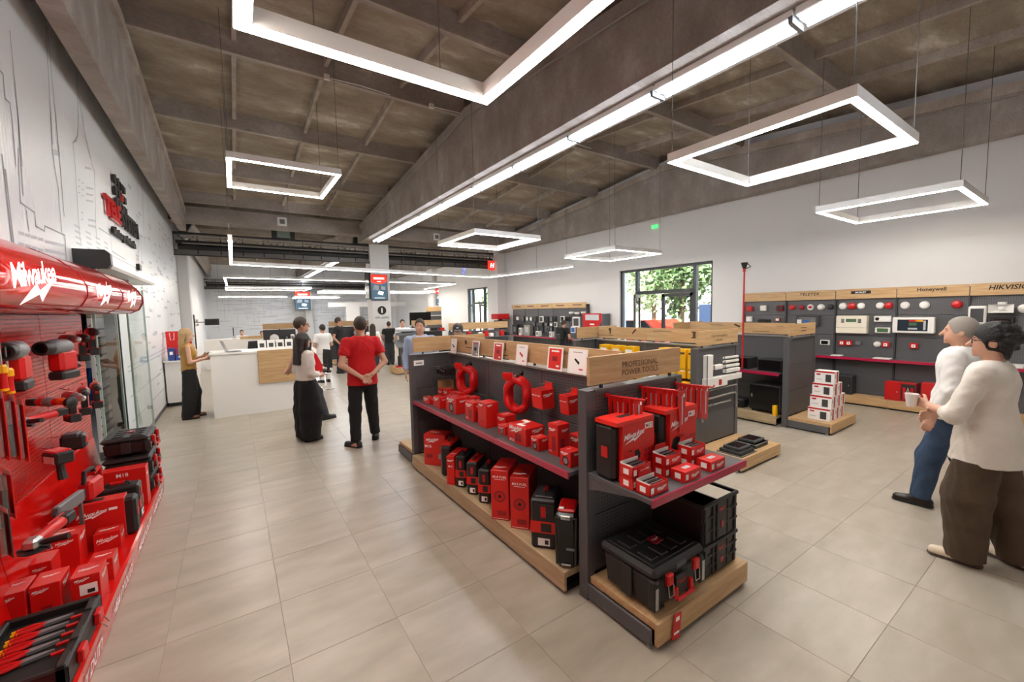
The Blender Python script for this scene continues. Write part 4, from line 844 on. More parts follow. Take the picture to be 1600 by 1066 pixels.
# ---- the two big boxed kits on the end cap shelf
ES = .876
for k, (x0, lab) in enumerate(((1.858, 'left of two big red kit boxes with black case sides on the end cap shelf'), (2.325, 'right of two big red kit boxes with black case sides on the end cap shelf'))):
    w, d, h = .35, .19, .375
    t = thing('tool_kit', lab, 'kit', (x0+w/2, 1.745, ES), 0, 'big boxed tool kits')
    part('case', 'black_plastic', t, lambda b: b.box((-w/2, -d/2+.03, 0), (w/2+.02, d/2, h*.93), .022)); part('sleeve_top', 'red_card_light', t, lambda b: b.box((-w/2+.0, -d/2, h*.93), (w/2, d/2-.01, h)))
    cd = part('sleeve_front', 'red_card', t, lambda b: b.box((-w/2+.05, -d/2, 0), (w/2, -d/2+.035, h*.94))); part('case_badge', 'red_plastic', t, lambda b: b.box((-w/2-.004, -.02, h*.38), (-w/2+.003, .03, h*.56)))
    part('carry_slot', 'black_print', t, lambda b: b.box((-.06, -.02, h), (.06, .02, h+.001)))
    logo(cd, (-.02, -d/2, h*.72), *NY, .19, world=False); patch(cd, (.12, -d/2, h*.84), *NY, .075, .038, 'white_print', world=False); word(cd, 'M12', (.12, -d/2, h*.84), *NY, width=.06, material='red_dark', world=False, bold=.008, off=.002)
    pic = part('tool_picture', 'black_print', cd, lambda b: b.prism([(-.1, .06), (-.02, .05), (.03, .07), (.04, .15), (.02, .18), (-.03, .17), (-.05, .185), (-.09, .17), (-.11, .12)], 'y', -d/2-.001, -d/2)); logo(pic, (-.03, -d/2-.001, .12), *NY, .07, 'red_plastic', world=False)
    for i in range(3):
        for j in range(3): patch(cd, (.085+.035*i, -d/2, .09+.035*j), *NY, .02, .022, 'red_dark', world=False)
# ---- small blade boxes
def blade_box(px, lab, opened=False, z=ES, at=None, dims=(.165, .1, .068)):
    c = Vector((at[0], at[1], z)); dx, dy, dz = dims
    t = thing('blade_box', lab, 'box', (c.x+dx/2, c.y+dy/2, z), 0, 'small red boxes on the end cap shelf')
    if not opened:
        bx = part('carton', 'red_card', t, lambda b: b.box((-dx/2, -dy/2, 0), (dx/2, dy/2, dz), .002))
    else:
        bx = part('carton', 'red_card', t, lambda b: [b.box(a, c_, 0) for a, c_ in (((-dx/2, -dy/2, 0), (dx/2, dy/2, .004)), ((-dx/2, -dy/2, 0), (dx/2, -dy/2+.003, dz)), ((-dx/2, dy/2-.003, 0), (dx/2, dy/2, dz)), ((-dx/2, -dy/2, 0), (-dx/2+.003, dy/2, dz)), ((dx/2-.003, -dy/2, 0), (dx/2, dy/2, dz)))])
        part('inner_lining', 'white_card', t, lambda b: [b.box(a, c_, 0) for a, c_ in (((-dx/2+.003, dy/2-.005, .005), (dx/2-.003, dy/2-.003, dz+.012)), ((-dx/2+.003, -dy/2+.003, .005), (-dx/2+.005, dy/2-.003, dz+.008)))])
        part('header_flap', 'red_card', t, lambda b: b.prism([(-dx*.4, dz), (dx*.4, dz), (dx*.3, dz+.045), (-dx*.3, dz+.045)], 'y', dy/2-.002, dy/2))
        for k in range(4): part('blade', 'black_plastic' if k % 2 else 'silver', t, lambda b: b.box((-dx*.36, -dy*.3+k*dy*.17, dz*.5), (dx*.36, -dy*.3+k*dy*.17+.006, dz*.98)))
    logo(bx, (.02, -dy/2, dz*.5), *NY, dx*.5, world=False); patch(bx, (-dx*.38, -dy/2, dz*.5), *NY, dx*.16, dz*.5, 'white_print', world=False); patch(bx, (-dx/2, 0, dz*.5), *RX, dy*.4, dz*.5, 'white_print', world=False)
    if not opened: patch(bx, (0, 0, dz), *TOPY, dx*.4, dy*.3, 'pale_print', world=False)
    return t
def qe(x, y): return (880+x*.2439, 520+y*.2439)
def bb(x, y, lab, op=False, up=False): blade_box(None, lab, op, ES+(.069 if up else 0), at=(x, y))
bb(1.862, 1.535, 'closed lower blade box under the open box at the left kit')
bb(1.862, 1.535, 'open blade box on top of another, before the left kit', True, True)
bb(1.868, 1.42, 'open blade box with white lining nearest the shelf edge', True)
bb(2.16, 1.53, 'closed lower blade box left, before the right kit')
bb(2.16, 1.53, 'open blade box on top of another, before the right kit', True, True)
bb(2.19, 1.415, 'closed blade box alone in the middle of the shelf edge')
bb(2.43, 1.53, 'closed lower blade box at the right kit')
bb(2.43, 1.53, 'open blade box on top of another, at the right end of the shelf', True, True)
bb(2.47, 1.415, 'closed blade box nearest the right end of the shelf edge')
# ---- blade packs on hooks
def blade_packs(px, n, lab, w, h, spread):
    p0 = onY(*px, 1.89); p0.x = min(p0.x, 2.8)
    hk = thing('hook_arm', 'red hook arm carrying '+lab, 'hook', (p0.x, 1.895, p0.z), 0, 'red hook arms')
    part('arm', 'red_plastic', hk, lambda b: b.tube([(0, 0, 0), (.06, -.26, 0), (.06, -.27, .015)], .006, 8)); part('foot', 'red_plastic', hk, lambda b: b.box((-.02, -.004, -.015), (.02, .004, .015)))
    for k in range(n):
        t = thing('blade_pack', 'red blade pack number %s from the wall in %s' % (['one', 'two', 'three', 'four', 'five', 'six', 'seven', 'eight'][k], lab), 'pack', (p0.x-.01+.012*k, 1.87-.033*k, p0.z-.006), 0, 'red saw blade packs on hooks')
        dz = spread*k
        part('card', 'red_card', t, lambda b: b.prism([(-w*.1, 0), (w*.9, .0), (w*.72, -h), (w*.12, -h)], 'y', -.0018, .0018)); patch(t, (w*.4, -.002, -h*.48), *NY, w*.16, h*.7, 'pale_print' if k % 3 else 'black_print', world=False, name='blade_print'); patch(t, (w*.62, -.002, -h*.12), *NY, w*.2, h*.08, 'white_print', world=False, name='print')
    return hk
blade_packs(qe(285, 400), 6, 'the left bundle of the end cap', .085, .26, 0)
blade_packs(qe(500, 345), 8, 'the middle bundle of the end cap', .085, .28, 0)
blade_packs(qe(800, 310), 6, 'the right bundle of the end cap', .085, .25, 0)
# ================================================================== LEFT SIDE: logo wall, red tool wall, sliding door, reception
# ---- printed circuit pattern on the wall (flat print)
def ribbon(b, pts, w, plane, off):
    """flat polyline print: pts are (u,z); plane 'x' -> on X=off facing +X, 'y' -> on Y=off facing -Y"""
    for (u0, v0), (u1, v1) in zip(pts[:-1], pts[1:]):
        d = Vector((u1-u0, v1-v0)); L = d.length
        if L < 1e-4: continue
        d /= L; n = Vector((-d.y, d.x))*w/2; e = d*w/2
        q = [(u0-e.x+n.x, v0-e.y+n.y), (u0-e.x-n.x, v0-e.y-n.y), (u1+e.x-n.x, v1+e.y-n.y), (u1+e.x+n.x, v1+e.y+n.y)]
        b.quad(*[(off, u, v) if plane == 'x' else (u, off, v) for u, v in q])
def rectp(b, u0, u1, v0, v1, plane, off): b.quad(*[(off, u, v) if plane == 'x' else (u, off, v) for u, v in ((u0, v0), (u1, v0), (u1, v1), (u0, v1))])
def z4(x, y): q = onX(x*.2627, 180+y*.2627, XL); return (q.y, q.z)
def z6(x, y): q = onX(x*.2439, y*.2439, XL); return (q.y, q.z)
lines = MB(); blocks = MB(); po = XL+.002
for pts in ([(105, 200), (120, 520), (205, 580), (212, 660), (262, 690), (265, 660), (385, 715), (395, 900)], [(300, 0), (308, 175), (320, 290), (345, 430), (365, 690)], [(330, 0), (345, 200), (358, 320), (380, 600)], [(465, 0), (462, 120), (432, 165), (445, 300), (470, 700), (480, 760)], [(490, 0), (500, 95), (535, 240), (545, 295), (560, 330), (570, 690), (575, 740)], [(585, 670), (655, 715), (665, 810), (745, 860)], [(155, 570), (170, 690)], [(490, 800), (500, 930)], [(440, 815), (450, 910)]):
    ribbon(lines, [z4(*p) for p in pts], .014, 'x', po)
for pts in ([(10, 240), (75, 810)], [(30, 330), (85, 810)], [(105, 0), (135, 470)]): ribbon(lines, [z4(*p) for p in pts], .022, 'x', po)
for pts in ([(0, 455), (18, 475), (30, 630), (60, 660), (75, 760), (100, 1060)], [(285, 60), (290, 150), (320, 680), (335, 920)], [(300, 170), (350, 700), (380, 1000)], [(490, 400), (495, 590), (500, 790), (490, 900), (470, 910)], [(500, 590), (540, 850), (575, 1010)], [(60, 200), (110, 700), (140, 1060)]): ribbon(lines, [z6(*p) for p in pts], .014, 'x', po)
def zrect(x0, x1, y0, y1):
    a, c = z4(x0, (y0+y1)/2), z4(x1, (y0+y1)/2+(x1-x0)*.22); h = abs(z4(x0, y0)[1]-z4(x0, y1)[1])
    ribbon(blocks, [a, c], h, 'x', po)
for i in range(4):
    for j in range(3): zrect(112+i*38, 138+i*38, 690+j*65+i*12, 708+j*65+i*12)
for j in range(3): zrect(268, 380, 742+j*52, 760+j*52)
for j in range(3): zrect(465, 474, 380+j*38, 388+j*38); zrect(486, 496, 398+j*38, 406+j*38); zrect(512, 552, 425+j*38, 436+j*38)
for j in range(2): zrect(484, 492, 575+j*40, 584+j*40); zrect(525, 568, 615+j*34, 628+j*34)
zrect(505, 540, 305, 318); zrect(320, 345, 205, 235)
g_ = np.random.default_rng(3)
for k in range(150):
    y = 9.3+6.4*g_.random(); z = .6+3.6*g_.random(); L = .1+.5*g_.random()
    if g_.random() < .5: rectp(blocks, y, y+L, z, z+.03+.03*g_.random(), 'x', po)
    elif g_.random() < .5: [rectp(blocks, y+.12*i, y+.12*i+.07, z, z+.045, 'x', po) for i in range(3)]
    else: ribbon(lines, [(y, z), (y, z+.35), (y+.15, z+.5), (y+.15, z+.9)], .012, 'x', po)
for z in (.42, .78, 1.15, 1.22): rectp(blocks, 8.0, 15.6, z, z+.022, 'x', po)
for k in range(16): rectp(blocks, 6.0+.4*(k % 4)+.1, 6.0+.4*(k % 4)+.3, 2.72+.06*(k//4), 2.74+.06*(k//4), 'x', po)
lines.build('printed_circuit_lines', 'wall_print', wl, kind='stuff'); blocks.build('printed_circuit_blocks', 'wall_print_pale', wl, kind='stuff')
lines = MB(); yo = YF-.003
for k in range(230):
    x = XL+.2+11*g_.random(); z = .9+2.6*g_.random(); L = .2+1.2*g_.random()
    if g_.random() < .75: rectp(lines, x, min(x+L, XR-.1), z, z+.03, 'y', yo)
    else: ribbon(lines, [(x, z), (x, min(z+.8, 3.5))], .02, 'y', yo)
lines.build('printed_circuit_lines', 'wall_print_pale', wf, kind='stuff')
# ---- shop logo in raised letters
def z4w(x, y): return onX(x*.2627, 180+y*.2627, XL)
lg = thing('wall_logo', 'raised red and black shop logo with chevron emblem on the ribbed wall', 'logo', z4w(690, 640))
c0 = z4w(632, 545); c1 = z4w(785, 690); zc = (c0.z+c1.z)/2
def letters(s, y0, y1, z, h, m_):
    vs, fs, w, hh = text_mesh(s, 0, .035, 1.0); b = MB()
    for d in (.02, .05): b.add([(XL+d, y0+x/w*(y1-y0), z+y/hh*h) for x, y, _ in vs], fs)
    # side walls of the raised letters
    from collections import Counter
    ed = Counter()
    for f in fs:
        for a, c in zip(f, f[1:]+f[:1]): ed[(a, c)] += 1
    n = len(vs)
    for a, c in ed:
        if (c, a) not in ed: b.f.append((a, c, c+n, a+n))
    b.build('raised_letters', m_, lg, True)
ya, ym_, yb = 7.36, 8.22, 9.55
letters('TELE', ya, ym_, 3.28, .26, 'red_enamel'); letters('SYSTEM', ym_+.03, yb, 3.28, .26, 'black_print'); letters('tehnica profesionala', 7.62, 9.2, 3.04, .15, 'black_print')
for j in range(3):
    for i in range(4):
        y = 8.0+i*.2; z = 3.95-j*.16; m_ = 'red_enamel' if (j == 1 and i == 2) else 'black_print'
        sgn = -1 if i >= 2 else 1
        part('chevron', m_, lg, lambda b: b.prism([(y, z), (y+.12, z+.03*sgn), (y+.14, z+.0), (y+.14, z-.1), (y+.02, z-.12)], 'x', XL+.02, XL+.045), True)
# ---- red tool wall
RU = thing('tool_display_wall', 'glossy red tool display wall with perforated back and lettered base', 'display', (-1.0, 3.4, 0))
YR = [5.6, 4.55, 3.5, 2.45, 1.4, .35]
for a, c in zip(YR[1:], YR[:-1]):
    for z0, z1 in ((.78, 1.37), (1.375, 1.98)): part('back_panel', 'perf_red', RU, lambda b: b.box((-1.25, a+.004, z0), (-1.2, c-.004, z1), .002), True)
    part('lower_panel', 'red_gloss', RU, lambda b: b.prism([(-1.25, .78), (-1.195, .78), (-1.12, .2), (-1.25, .2)], 'y', a+.003, c-.003), True)
    part('platform', 'red_gloss', RU, lambda b: b.prism([(-1.25, 0), (-.745, 0), (-.735, .03), (-.72, .2), (-.735, .208), (-1.25, .208)], 'y', a+(.0 if a > 1 else 0), c+(.2 if c > 5.5 else 0)-.002), True)
hp = [(-1.28, 1.985), (-.86, 1.985), (-.79, 2.02), (-.755, 2.09), (-.755, 2.15), (-.79, 2.23), (-.87, 2.31), (-.98, 2.37), (-1.1, 2.41), (-1.28, 2.43)]
hy = [.35, 2.1, 3.72, 4.75, 5.7]
for a, c in zip(hy[:-1], hy[1:]):
    def f(b):
        if c > 5.5:
            n = len(hp); q = [(-1.28+(x+1.28)*.86, 2.2+(z-2.2)*.86) for x, z in hp]
            b.prism(hp, 'y', a+.004, c-.08)
            b.add([(x, c-.08, z) for x, z in hp]+[(x, c, z) for x, z in q], [tuple(range(n, 2*n))]+[(i, (i+1) % n, n+(i+1) % n, n+i) for i in range(n)])
        else: b.prism(hp, 'y', a+.004, c-.004)
    hd = part('header_box', 'red_gloss', RU, f, True, True)
    part('seam', 'red_dark', hd, lambda b: b.prism([(-1.28+(x+1.28)*1.008, 2.2+(z-2.2)*1.01) for x, z in hp], 'y', c-.008, c-.0), True)
    if c > 3: decal(logo_mesh('neon'), 'logo', hd, (-.752, (a+c)/2-(.12 if c > 3.8 else .05), 2.125), (0, 1, 0), (-.1, 0, 1), .56 if c < 3.8 else .46, None, True, .006)
for s, y in (('HEAVY DUTY', 2.9), ('HEAVY DUTY', 3.75), ('HEAVY DUTY', 4.6), ('HEAVY DUTY', 5.35)): word(RU, s, (-.727, y, .1), (0, 1, 0), (.087, 0, 1), width=.62, height=.075, material='white_print', bold=.02, shear=.2, off=.003)
# ---- power tools
def tool(kind, label, px, X0=-1.0, rz=0.0, s=1.0, tilt=0.0):
    p = onX(*px, X0); t = thing('power_tool', label, 'power tool', p, rz, 'power tools hung on the red wall')
    t.scale = (s, s, s); t.rotation_euler = (0, tilt, rz)
    rb, bk, gy = 'red_plastic', 'black_plastic', 'grey_plastic'
    if kind in ('drill', 'impact'):
        part('motor_housing', rb, t, lambda b: b.lathe([(.02, -.1), (.034, -.09), (.036, .0), (.033, .03), (.028, .04)], (0, 0, 0), 'x', 14), smooth=True)
        part('rear_cap', bk, t, lambda b: b.lathe([(.015, -.115), (.03, -.105), (.034, -.085)], (0, 0, 0), 'x', 14), smooth=True)
        part('gear_nose', gy if kind == 'impact' else bk, t, lambda b: b.lathe([(.031, .03), (.033, .06), (.026, .1), (.017, .115)], (0, 0, 0), 'x', 14), smooth=True)
        part('chuck', bk if kind == 'drill' else 'silver', t, lambda b: b.lathe([(.02, .105), (.024, .115), (.02, .155), (.009, .165)], (0, 0, 0), 'x', 12), smooth=True)
        part('handle', bk, t, lambda b: b.prism([(-.055, -.02), (-.005, -.02), (-.01, -.06), (-.02, -.13), (-.075, -.13), (-.062, -.06)], 'y', -.018, .018))
        part('handle_shell', rb, t, lambda b: b.prism([(-.06, -.015), (-.04, -.015), (-.055, -.13), (-.082, -.13)], 'y', -.019, .019))
        part('trigger', rb, t, lambda b: b.box((-.008, -.01, -.06), (.006, .01, -.03), .003))
        bt = part('battery', bk, t, lambda b: b.box((-.1, -.034, -.185), (.015, .034, -.13), .008)); part('battery_cover', rb, bt, lambda b: b.box((-.085, -.036, -.15), (.0, .036, -.128), .004))
    elif kind == 'hammer':
        part('barrel', gy, t, lambda b: b.lathe([(.045, -.1), (.06, -.06), (.062, .05), (.056, .1), (.045, .12)], (0, 0, .03), 'x', 18), smooth=True)
        part('nose_ring', bk, t, lambda b: b.lathe([(.046, .1), (.052, .11), (.054, .18), (.048, .2), (.036, .2), (.034, .15)], (0, 0, .03), 'x', 18), smooth=True)
        part('body', rb, t, lambda b: b.box((-.13, -.05, -.17), (.06, .05, .0), .022)); part('logo_plate', 'white_print', t, lambda b: b.prism([(.0, -.12), (.02, -.12), (.045, -.01), (.03, -.01)], 'y', -.0515, -.05))
        bt = part('battery', bk, t, lambda b: b.box((-.14, -.052, -.23), (.065, .052, -.165), .014)); part('side_grip', bk, t, lambda b: b.cyl((-.1, 0, -.1), (-.21, 0, -.14), .022, 10))
    elif kind == 'grinder':
        part('body', rb, t, lambda b: b.lathe([(.02, -.2), (.034, -.19), (.034, -.08), (.03, .02), (.034, .06)], (0, 0, 0), 'x', 14), smooth=True)
        part('gear_head', 'silver', t, lambda b: b.box((.05, -.035, -.03), (.13, .035, .035), .015)); part('disc', bk, t, lambda b: b.lathe([(.062, -.045), (.064, -.042), (.064, -.038), (.02, -.03)], (.09, 0, 0), 'z', 20)); part('guard', 'dark_grey_plastic', t, lambda b: b.prism([(.09+.072*math.cos(a), .072*math.sin(a)) for a in [math.pi*k/10-math.pi/2+math.pi for k in range(11)]], 'z', -.05, -.028))
        part('side_handle', bk, t, lambda b: b.tube([(.09, .03, .0), (.09, .06, .0), (.09, .16, .01)], [.012, .018, .02], 10)); part('battery', bk, t, lambda b: b.box((-.29, -.036, -.03), (-.19, .036, .035), .008))
    elif kind == 'sander':
        part('body', rb, t, lambda b: b.lathe([(.03, -.12), (.04, -.08), (.036, .0), (.03, .08)], (0, 0, 0), 'x', 14), smooth=True); part('neck', 'orange_plastic', t, lambda b: b.lathe([(.03, .07), (.034, .1), (.03, .14)], (0, 0, 0), 'x', 12), smooth=True); part('head', bk, t, lambda b: b.lathe([(.035, .14), (.05, .16), (.05, .19), (.03, .2)], (0, 0, -.01), 'x', 16), smooth=True); part('battery', bk, t, lambda b: b.box((-.2, -.035, -.03), (-.11, .035, .03), .008)); part('grey_collar', gy, t, lambda b: b.lathe([(.038, -.05), (.042, -.03), (.042, .01), (.037, .03)], (0, 0, 0), 'x', 14))
    elif kind == 'light':
        part('body', bk, t, lambda b: b.box((-.08, -.05, -.04), (.07, .05, .04), .012)); part('lens', 'white_plastic', t, lambda b: b.box((-.05, -.052, -.03), (.05, -.048, .015))); part('red_shell', rb, t, lambda b: b.box((-.07, -.045, .03), (.05, .045, .05), .008)); part('grip', bk, t, lambda b: b.tube([(.0, 0, -.03), (.01, 0, -.1), (.02, 0, -.15)], [.02, .022, .026], 10))
    elif kind == 'battery':
        part('block', bk, t, lambda b: b.box((-.06, -.045, -.05), (.06, .045, .05), .014)); part('rail', 'dark_grey_plastic', t, lambda b: b.box((-.045, -.05, .03), (.03, .05, .062), .006)); part('badge', rb, t, lambda b: b.box((.058, -.02, -.015), (.064, .02, .03), .002))
    if kind not in ('light', 'battery'): logo(t, (-.03, -.0365 if kind != 'hammer' else -.051, .0 if kind != 'hammer' else -.08), *NY, .06, world=False)
    hk = part('wall_hook', 'red_plastic', t, lambda b: b.tube([((-1.2-X0)/s, 0, .045), (-.06, 0, .045), (-.05, 0, .06)], .0035, 6))
    return t
tool('hammer', 'large grey and red tool with angled head at the left picture edge', (22, 555), -.98, math.radians(-85), .85)
tool('hammer', 'large tool with a wide black nozzle pointing at the viewer', (92, 548), -.98, math.radians(-105), .85)
tool('impact', 'first impact driver right of the wide nozzle tool, upper row', (108, 530), -1.0, math.radians(-60), .95)
tool('drill', 'upper row drill with a black chuck, second from the panel edge', (129, 528), -.98, math.radians(-70), 1.0)
tool('drill', 'upper row drill closest to the panel edge', (144, 519), -.98, math.radians(-70), 1.05)
tool('impact', 'middle row impact driver with large black battery', (114, 620), -.98, math.radians(-60), 1.0)
tool('drill', 'middle row drill with a round black chuck', (131, 612), -.98, math.radians(-75), 1.0)
tool('drill', 'middle row drill closest to the panel edge', (150, 604), -.98, math.radians(-75), 1.0)
tool('sander', 'red and grey polisher hanging in the middle row', (80, 628), -1.03, math.radians(-35), .75)
tool('grinder', 'orange necked angle tool lying left in the middle row', (52, 655), -1.0, math.radians(-120), .65)
tool('battery', 'large black battery pack hung alone on the red panel', (116, 690), -1.06, 0, 1.15)
tool('light', 'black work light with a white lens hung on the red panel', (92, 714), -1.0, math.radians(-50), 1.0)
# blister packs and screwdrivers at the left edge
for k, (px, lab) in enumerate((((6, 665), 'leftmost clear blister pack with a red handled tool'), ((24, 668), 'clear blister pack with a red handle, second from the left edge'), ((37, 672), 'third clear blister pack with a red handle'), ((14, 770), 'low blister pack on red card with white print'), ((10, 830), 'large grey blister pack at the left edge'))):
    p = onX(*px, -.95); t = thing('blister_pack', lab, 'pack', p, math.radians(-60), 'clear blister packs')
    w, h = (.075, .34) if k < 3 else (.12, .24)
    part('card', 'red_card' if k != 4 else 'dark_grey_plastic', t, lambda b: b.box((-w/2, -.002, -h/2), (w/2, .002, h/2))); part('shell', 'blister', t, lambda b: b.box((-w*.42, -.045, -h*.46), (w*.42, -.002, h*.46), .012)); part('handle', 'red_plastic' if k % 2 == 0 else 'black_plastic', t, lambda b: b.tube([(0, -.02, -h*.42), (0, -.024, -h*.2), (0, -.02, .02)], [.014, .017, .012], 10), smooth=True); part('shaft', 'silver', t, lambda b: b.cyl((0, -.02, .02), (0, -.02, h*.4), .007, 8)); part('header_card', 'white_card', t, lambda b: b.box((-w/2, -.003, h*.4), (w/2, -.0025, h/2)))
for k, px in enumerate(((3, 580), (13, 585))):
    p = onX(*px, -.97); t = thing('screwdriver', ['red and yellow screwdriver at the very left edge', 'red and yellow screwdriver next to the left edge'][k], 'screwdriver', p, 0, 'screwdrivers'); part('handle', 'red_plastic', t, lambda b: b.lathe([(.008, -.1), (.017, -.095), (.016, -.03), (.02, .0), (.014, .03)], n=12), smooth=True); part('collar', 'yellow_plastic', t, lambda b: b.lathe([(.021, -.01), (.021, .02), (.015, .032)], n=12)); part('end_cap', 'yellow_plastic', t, lambda b: b.lathe([(.006, -.105), (.018, -.1), (.018, -.088)], n=12)); part('shaft', 'silver', t, lambda b: b.cyl((0, 0, .03), (0, 0, .15), .005, 8)); part('wall_hook', 'red_plastic', t, lambda b: b.tube([(-.22, 0, .12), (.01, 0, .12)], .004, 6))
# ---- goods on the red platform
PZ = .209
GP = 'red goods on the tool wall platform'
def lbox(px, w, d, h, lab, m_='red_card', rz=0.0, z=PZ, at=None):
    """near right bottom corner from a pixel"""
    c = onZ(*px, z) if at is None else Vector((at[0], at[1], z))
    o = carton('product_box', lab, 'box', (c.x-w/2, c.y+d/2, z), (w, d, h), m_, rz, GP); return o
o = lbox((160, 940), .13, .17, .19, 'red box with a white barcode sticker near the platform edge'); f_patch(o, '-y', .1, .05, .6, .35, 'white_print', name='sticker'); f_patch(o, '-y', .18, -.02, .25, .12, 'black_print', .0016, 'barcode'); f_logo(o, '-y', -.1, .38, .5); f_logo(o, '+z', 0, 0, .7); f_logo(o, '+x', 0, .25, .6)
o = lbox((179, 905), .12, .15, .15, 'red box directly behind the one with the barcode sticker'); f_logo(o, '-y', 0, .25, .7); f_logo(o, '+z', 0, 0, .7); f_logo(o, '+x', 0, .2, .7)
o = lbox((99, 958), .125, .18, .2, 'red box with a small tool picture in the middle of the platform'); f_logo(o, '-y', -.15, .34, .55); f_patch(o, '-y', .0, -.2, .35, .12, 'red_dark'); f_logo(o, '+z', 0, .1, .6); f_logo(o, '+x', 0, .3, .6)
o = lbox((44, 975), .12, .18, .2, 'red box left on the platform behind the black tray'); f_logo(o, '-y', -.1, .34, .55); f_logo(o, '+z', 0, .1, .6); f_logo(o, '+x', 0, .3, .6)
o = lbox(None, .18, .16, .23, 'taller red box behind the middle ones, left of the big kit', at=(-.985, 4.03)); f_logo(o, '-y', .1, .3, .5); f_word(o, '-y', 'M18', -.3, .25, .2); f_logo(o, '+z', 0, .0, .6); f_logo(o, '+x', 0, .3, .8)
o = lbox(None, .13, .16, .2, 'red box under the angle grinder by the back panel', at=(-1.05, 3.75)) ; f_logo(o, '-y', .1, .3, .5)
o = lbox(None, .15, .13, .13, 'low red box before the big kit with the black end', at=(-.80, 4.18)); f_logo(o, '+x', 0, .1, .8); f_logo(o, '-y', 0, .1, .8); f_logo(o, '+z', 0, 0, .7)
t = thing('tool_kit', 'big red kit box with a black case end on the platform', 'kit', (-.92, 4.42, PZ), 0, GP)
part('case', 'black_plastic', t, lambda b: b.box((-.1, -.06, 0), (.19, .075, .3), .02)); cd = part('sleeve', 'red_card', t, lambda b: b.box((-.2, -.075, 0), (.125, .06, .318), .003)); part('case_badge', 'red_plastic', t, lambda b: b.box((.188, -.02, .13), (.193, .03, .19))); logo(cd, (-.06, -.075, .23), *NY, .17, world=False); part('carry_slot', 'black_print', t, lambda b: b.box((-.12, -.03, .318), (.0, .03, .3195))); patch(cd, (.06, -.075, .25), *NY, .05, .02, 'white_print', world=False)
t = jobsite_case('black and red case standing behind the big kit on the platform', (-.9, 4.72, PZ), .16, .3, .33); t.rotation_euler = (0, 0, math.radians(90)); t['group'] = GP
o = lbox(None, .32, .14, .36, 'wide red box before the tool box stack, marked in white', at=(-.745, 4.98)); f_word(o, '-y', 'M18', .0, .38, .25); f_logo(o, '+x', 0, .3, .7)
t = thing('chainsaw', 'red and black cordless saw leaning before the red panel', 'saw', (-1.02, 4.3, .62), math.radians(80), GP)
part('body', 'red_plastic', t, lambda b: b.box((.05, -.05, -.07), (.24, .05, .08), .02)); part('guide_bar', 'dark_grey_plastic', t, lambda b: b.prism([(-.3, -.03), (.06, -.035), (.06, .035), (-.3, .03), (-.33, 0)], 'y', -.012, .012)); part('bar_cover', 'grey_plastic', t, lambda b: b.box((-.3, -.02, -.045), (.02, .02, .045), .008)); part('top_handle', 'black_plastic', t, lambda b: b.tube([(.06, 0, .06), (.08, 0, .15), (.2, 0, .15), (.23, 0, .07)], .016, 8), smooth=True); part('rear_grip', 'red_plastic', t, lambda b: b.tube([(.2, 0, .1), (.3, 0, .12), (.32, 0, .0), (.23, 0, -.04)], .016, 8), smooth=True)
part('stand', 'steel_mid', t, lambda b: b.box((-.02, -.01, -.41), (.0, .01, -.03)))
t = tool('grinder', 'angle grinder with silver head and side handle on the boxes', (66, 838), -.98, math.radians(-100), .95)
# tray of pliers
t = thing('tool_tray', 'black open tool box tray filled with red and yellow pliers', 'tray', (-.925, 2.98, PZ), 0, GP)
w, d, h = .38, .62, .12
part('base', 'black_plastic', t, lambda b: b.box((-w/2, -d/2, 0), (w/2, d/2, .03), .006)); part('foam', 'black_matte', t, lambda b: b.box((-w/2+.03, -d/2+.03, .03), (w/2-.04, d/2-.03, .075)))
for nm, a, c in (('rim', (-w/2, d/2-.03, .02), (w/2, d/2, h)), ('rim', (-w/2, -d/2, .02), (w/2, -d/2+.03, h)), ('rim', (w/2-.045, -d/2, .02), (w/2, d/2, h)), ('rim', (-w/2, -d/2, .02), (-w/2+.03, d/2, h))): part(nm, 'black_plastic', t, lambda b: b.box(a, c, .008))
for y in (.2, -.05, -.25): part('cleat', 'black_satin', t, lambda b: b.box((w/2-.04, y-.05, h-.004), (w/2-.006, y+.05, h+.01), .005))
part('reflector', 'silver', t, lambda b: b.box((-.06, -d/2-.004, .05), (.1, -d/2, .085), .002)); lt = part('latch', 'red_plastic', t, lambda b: b.box((w/2, .12, .03), (w/2+.028, .2, .1), .006)); part('wire_bail', 'silver', lt, lambda b: b.tube([(w/2+.02, .13, .05), (w/2+.05, .135, .0), (w/2+.05, .185, .0), (w/2+.02, .19, .05)], .003, 6)); lt = part('latch', 'red_plastic', t, lambda b: b.box((w/2, -.18, .03), (w/2+.028, -.1, .1), .006))
for k in range(5):
    y = .2-k*.075
    p = thing('pliers', ['farthest', 'second', 'third', 'fourth', 'nearest'][k]+' pair of red and yellow pliers in the black tray', 'pliers', (-.93, 2.98+y, PZ+.077), math.radians(8), 'pliers lying in the tray')
    for sgn in (-1, 1):
        part('handle', 'red_plastic', p, lambda b: b.tube([(.0, .004*sgn, .012), (-.05, .018*sgn, .014), (-.11, .016*sgn, .014)], [.009, .012, .01], 8), smooth=True); part('grip_end', 'yellow_plastic', p, lambda b: b.tube([(-.1, .0165*sgn, .014), (-.125, .014*sgn, .014)], [.0105, .008], 8))
    part('jaws', 'grey_plastic', p, lambda b: b.prism([(-.01, -.016), (.03, -.014), (.1, -.004), (.1, .004), (.03, .014), (-.01, .016)], 'z', .004, .02)); part('red_strip', 'red_card', p, lambda b: b.box((.09, -.03, 0), (.17, -.012, .01)))
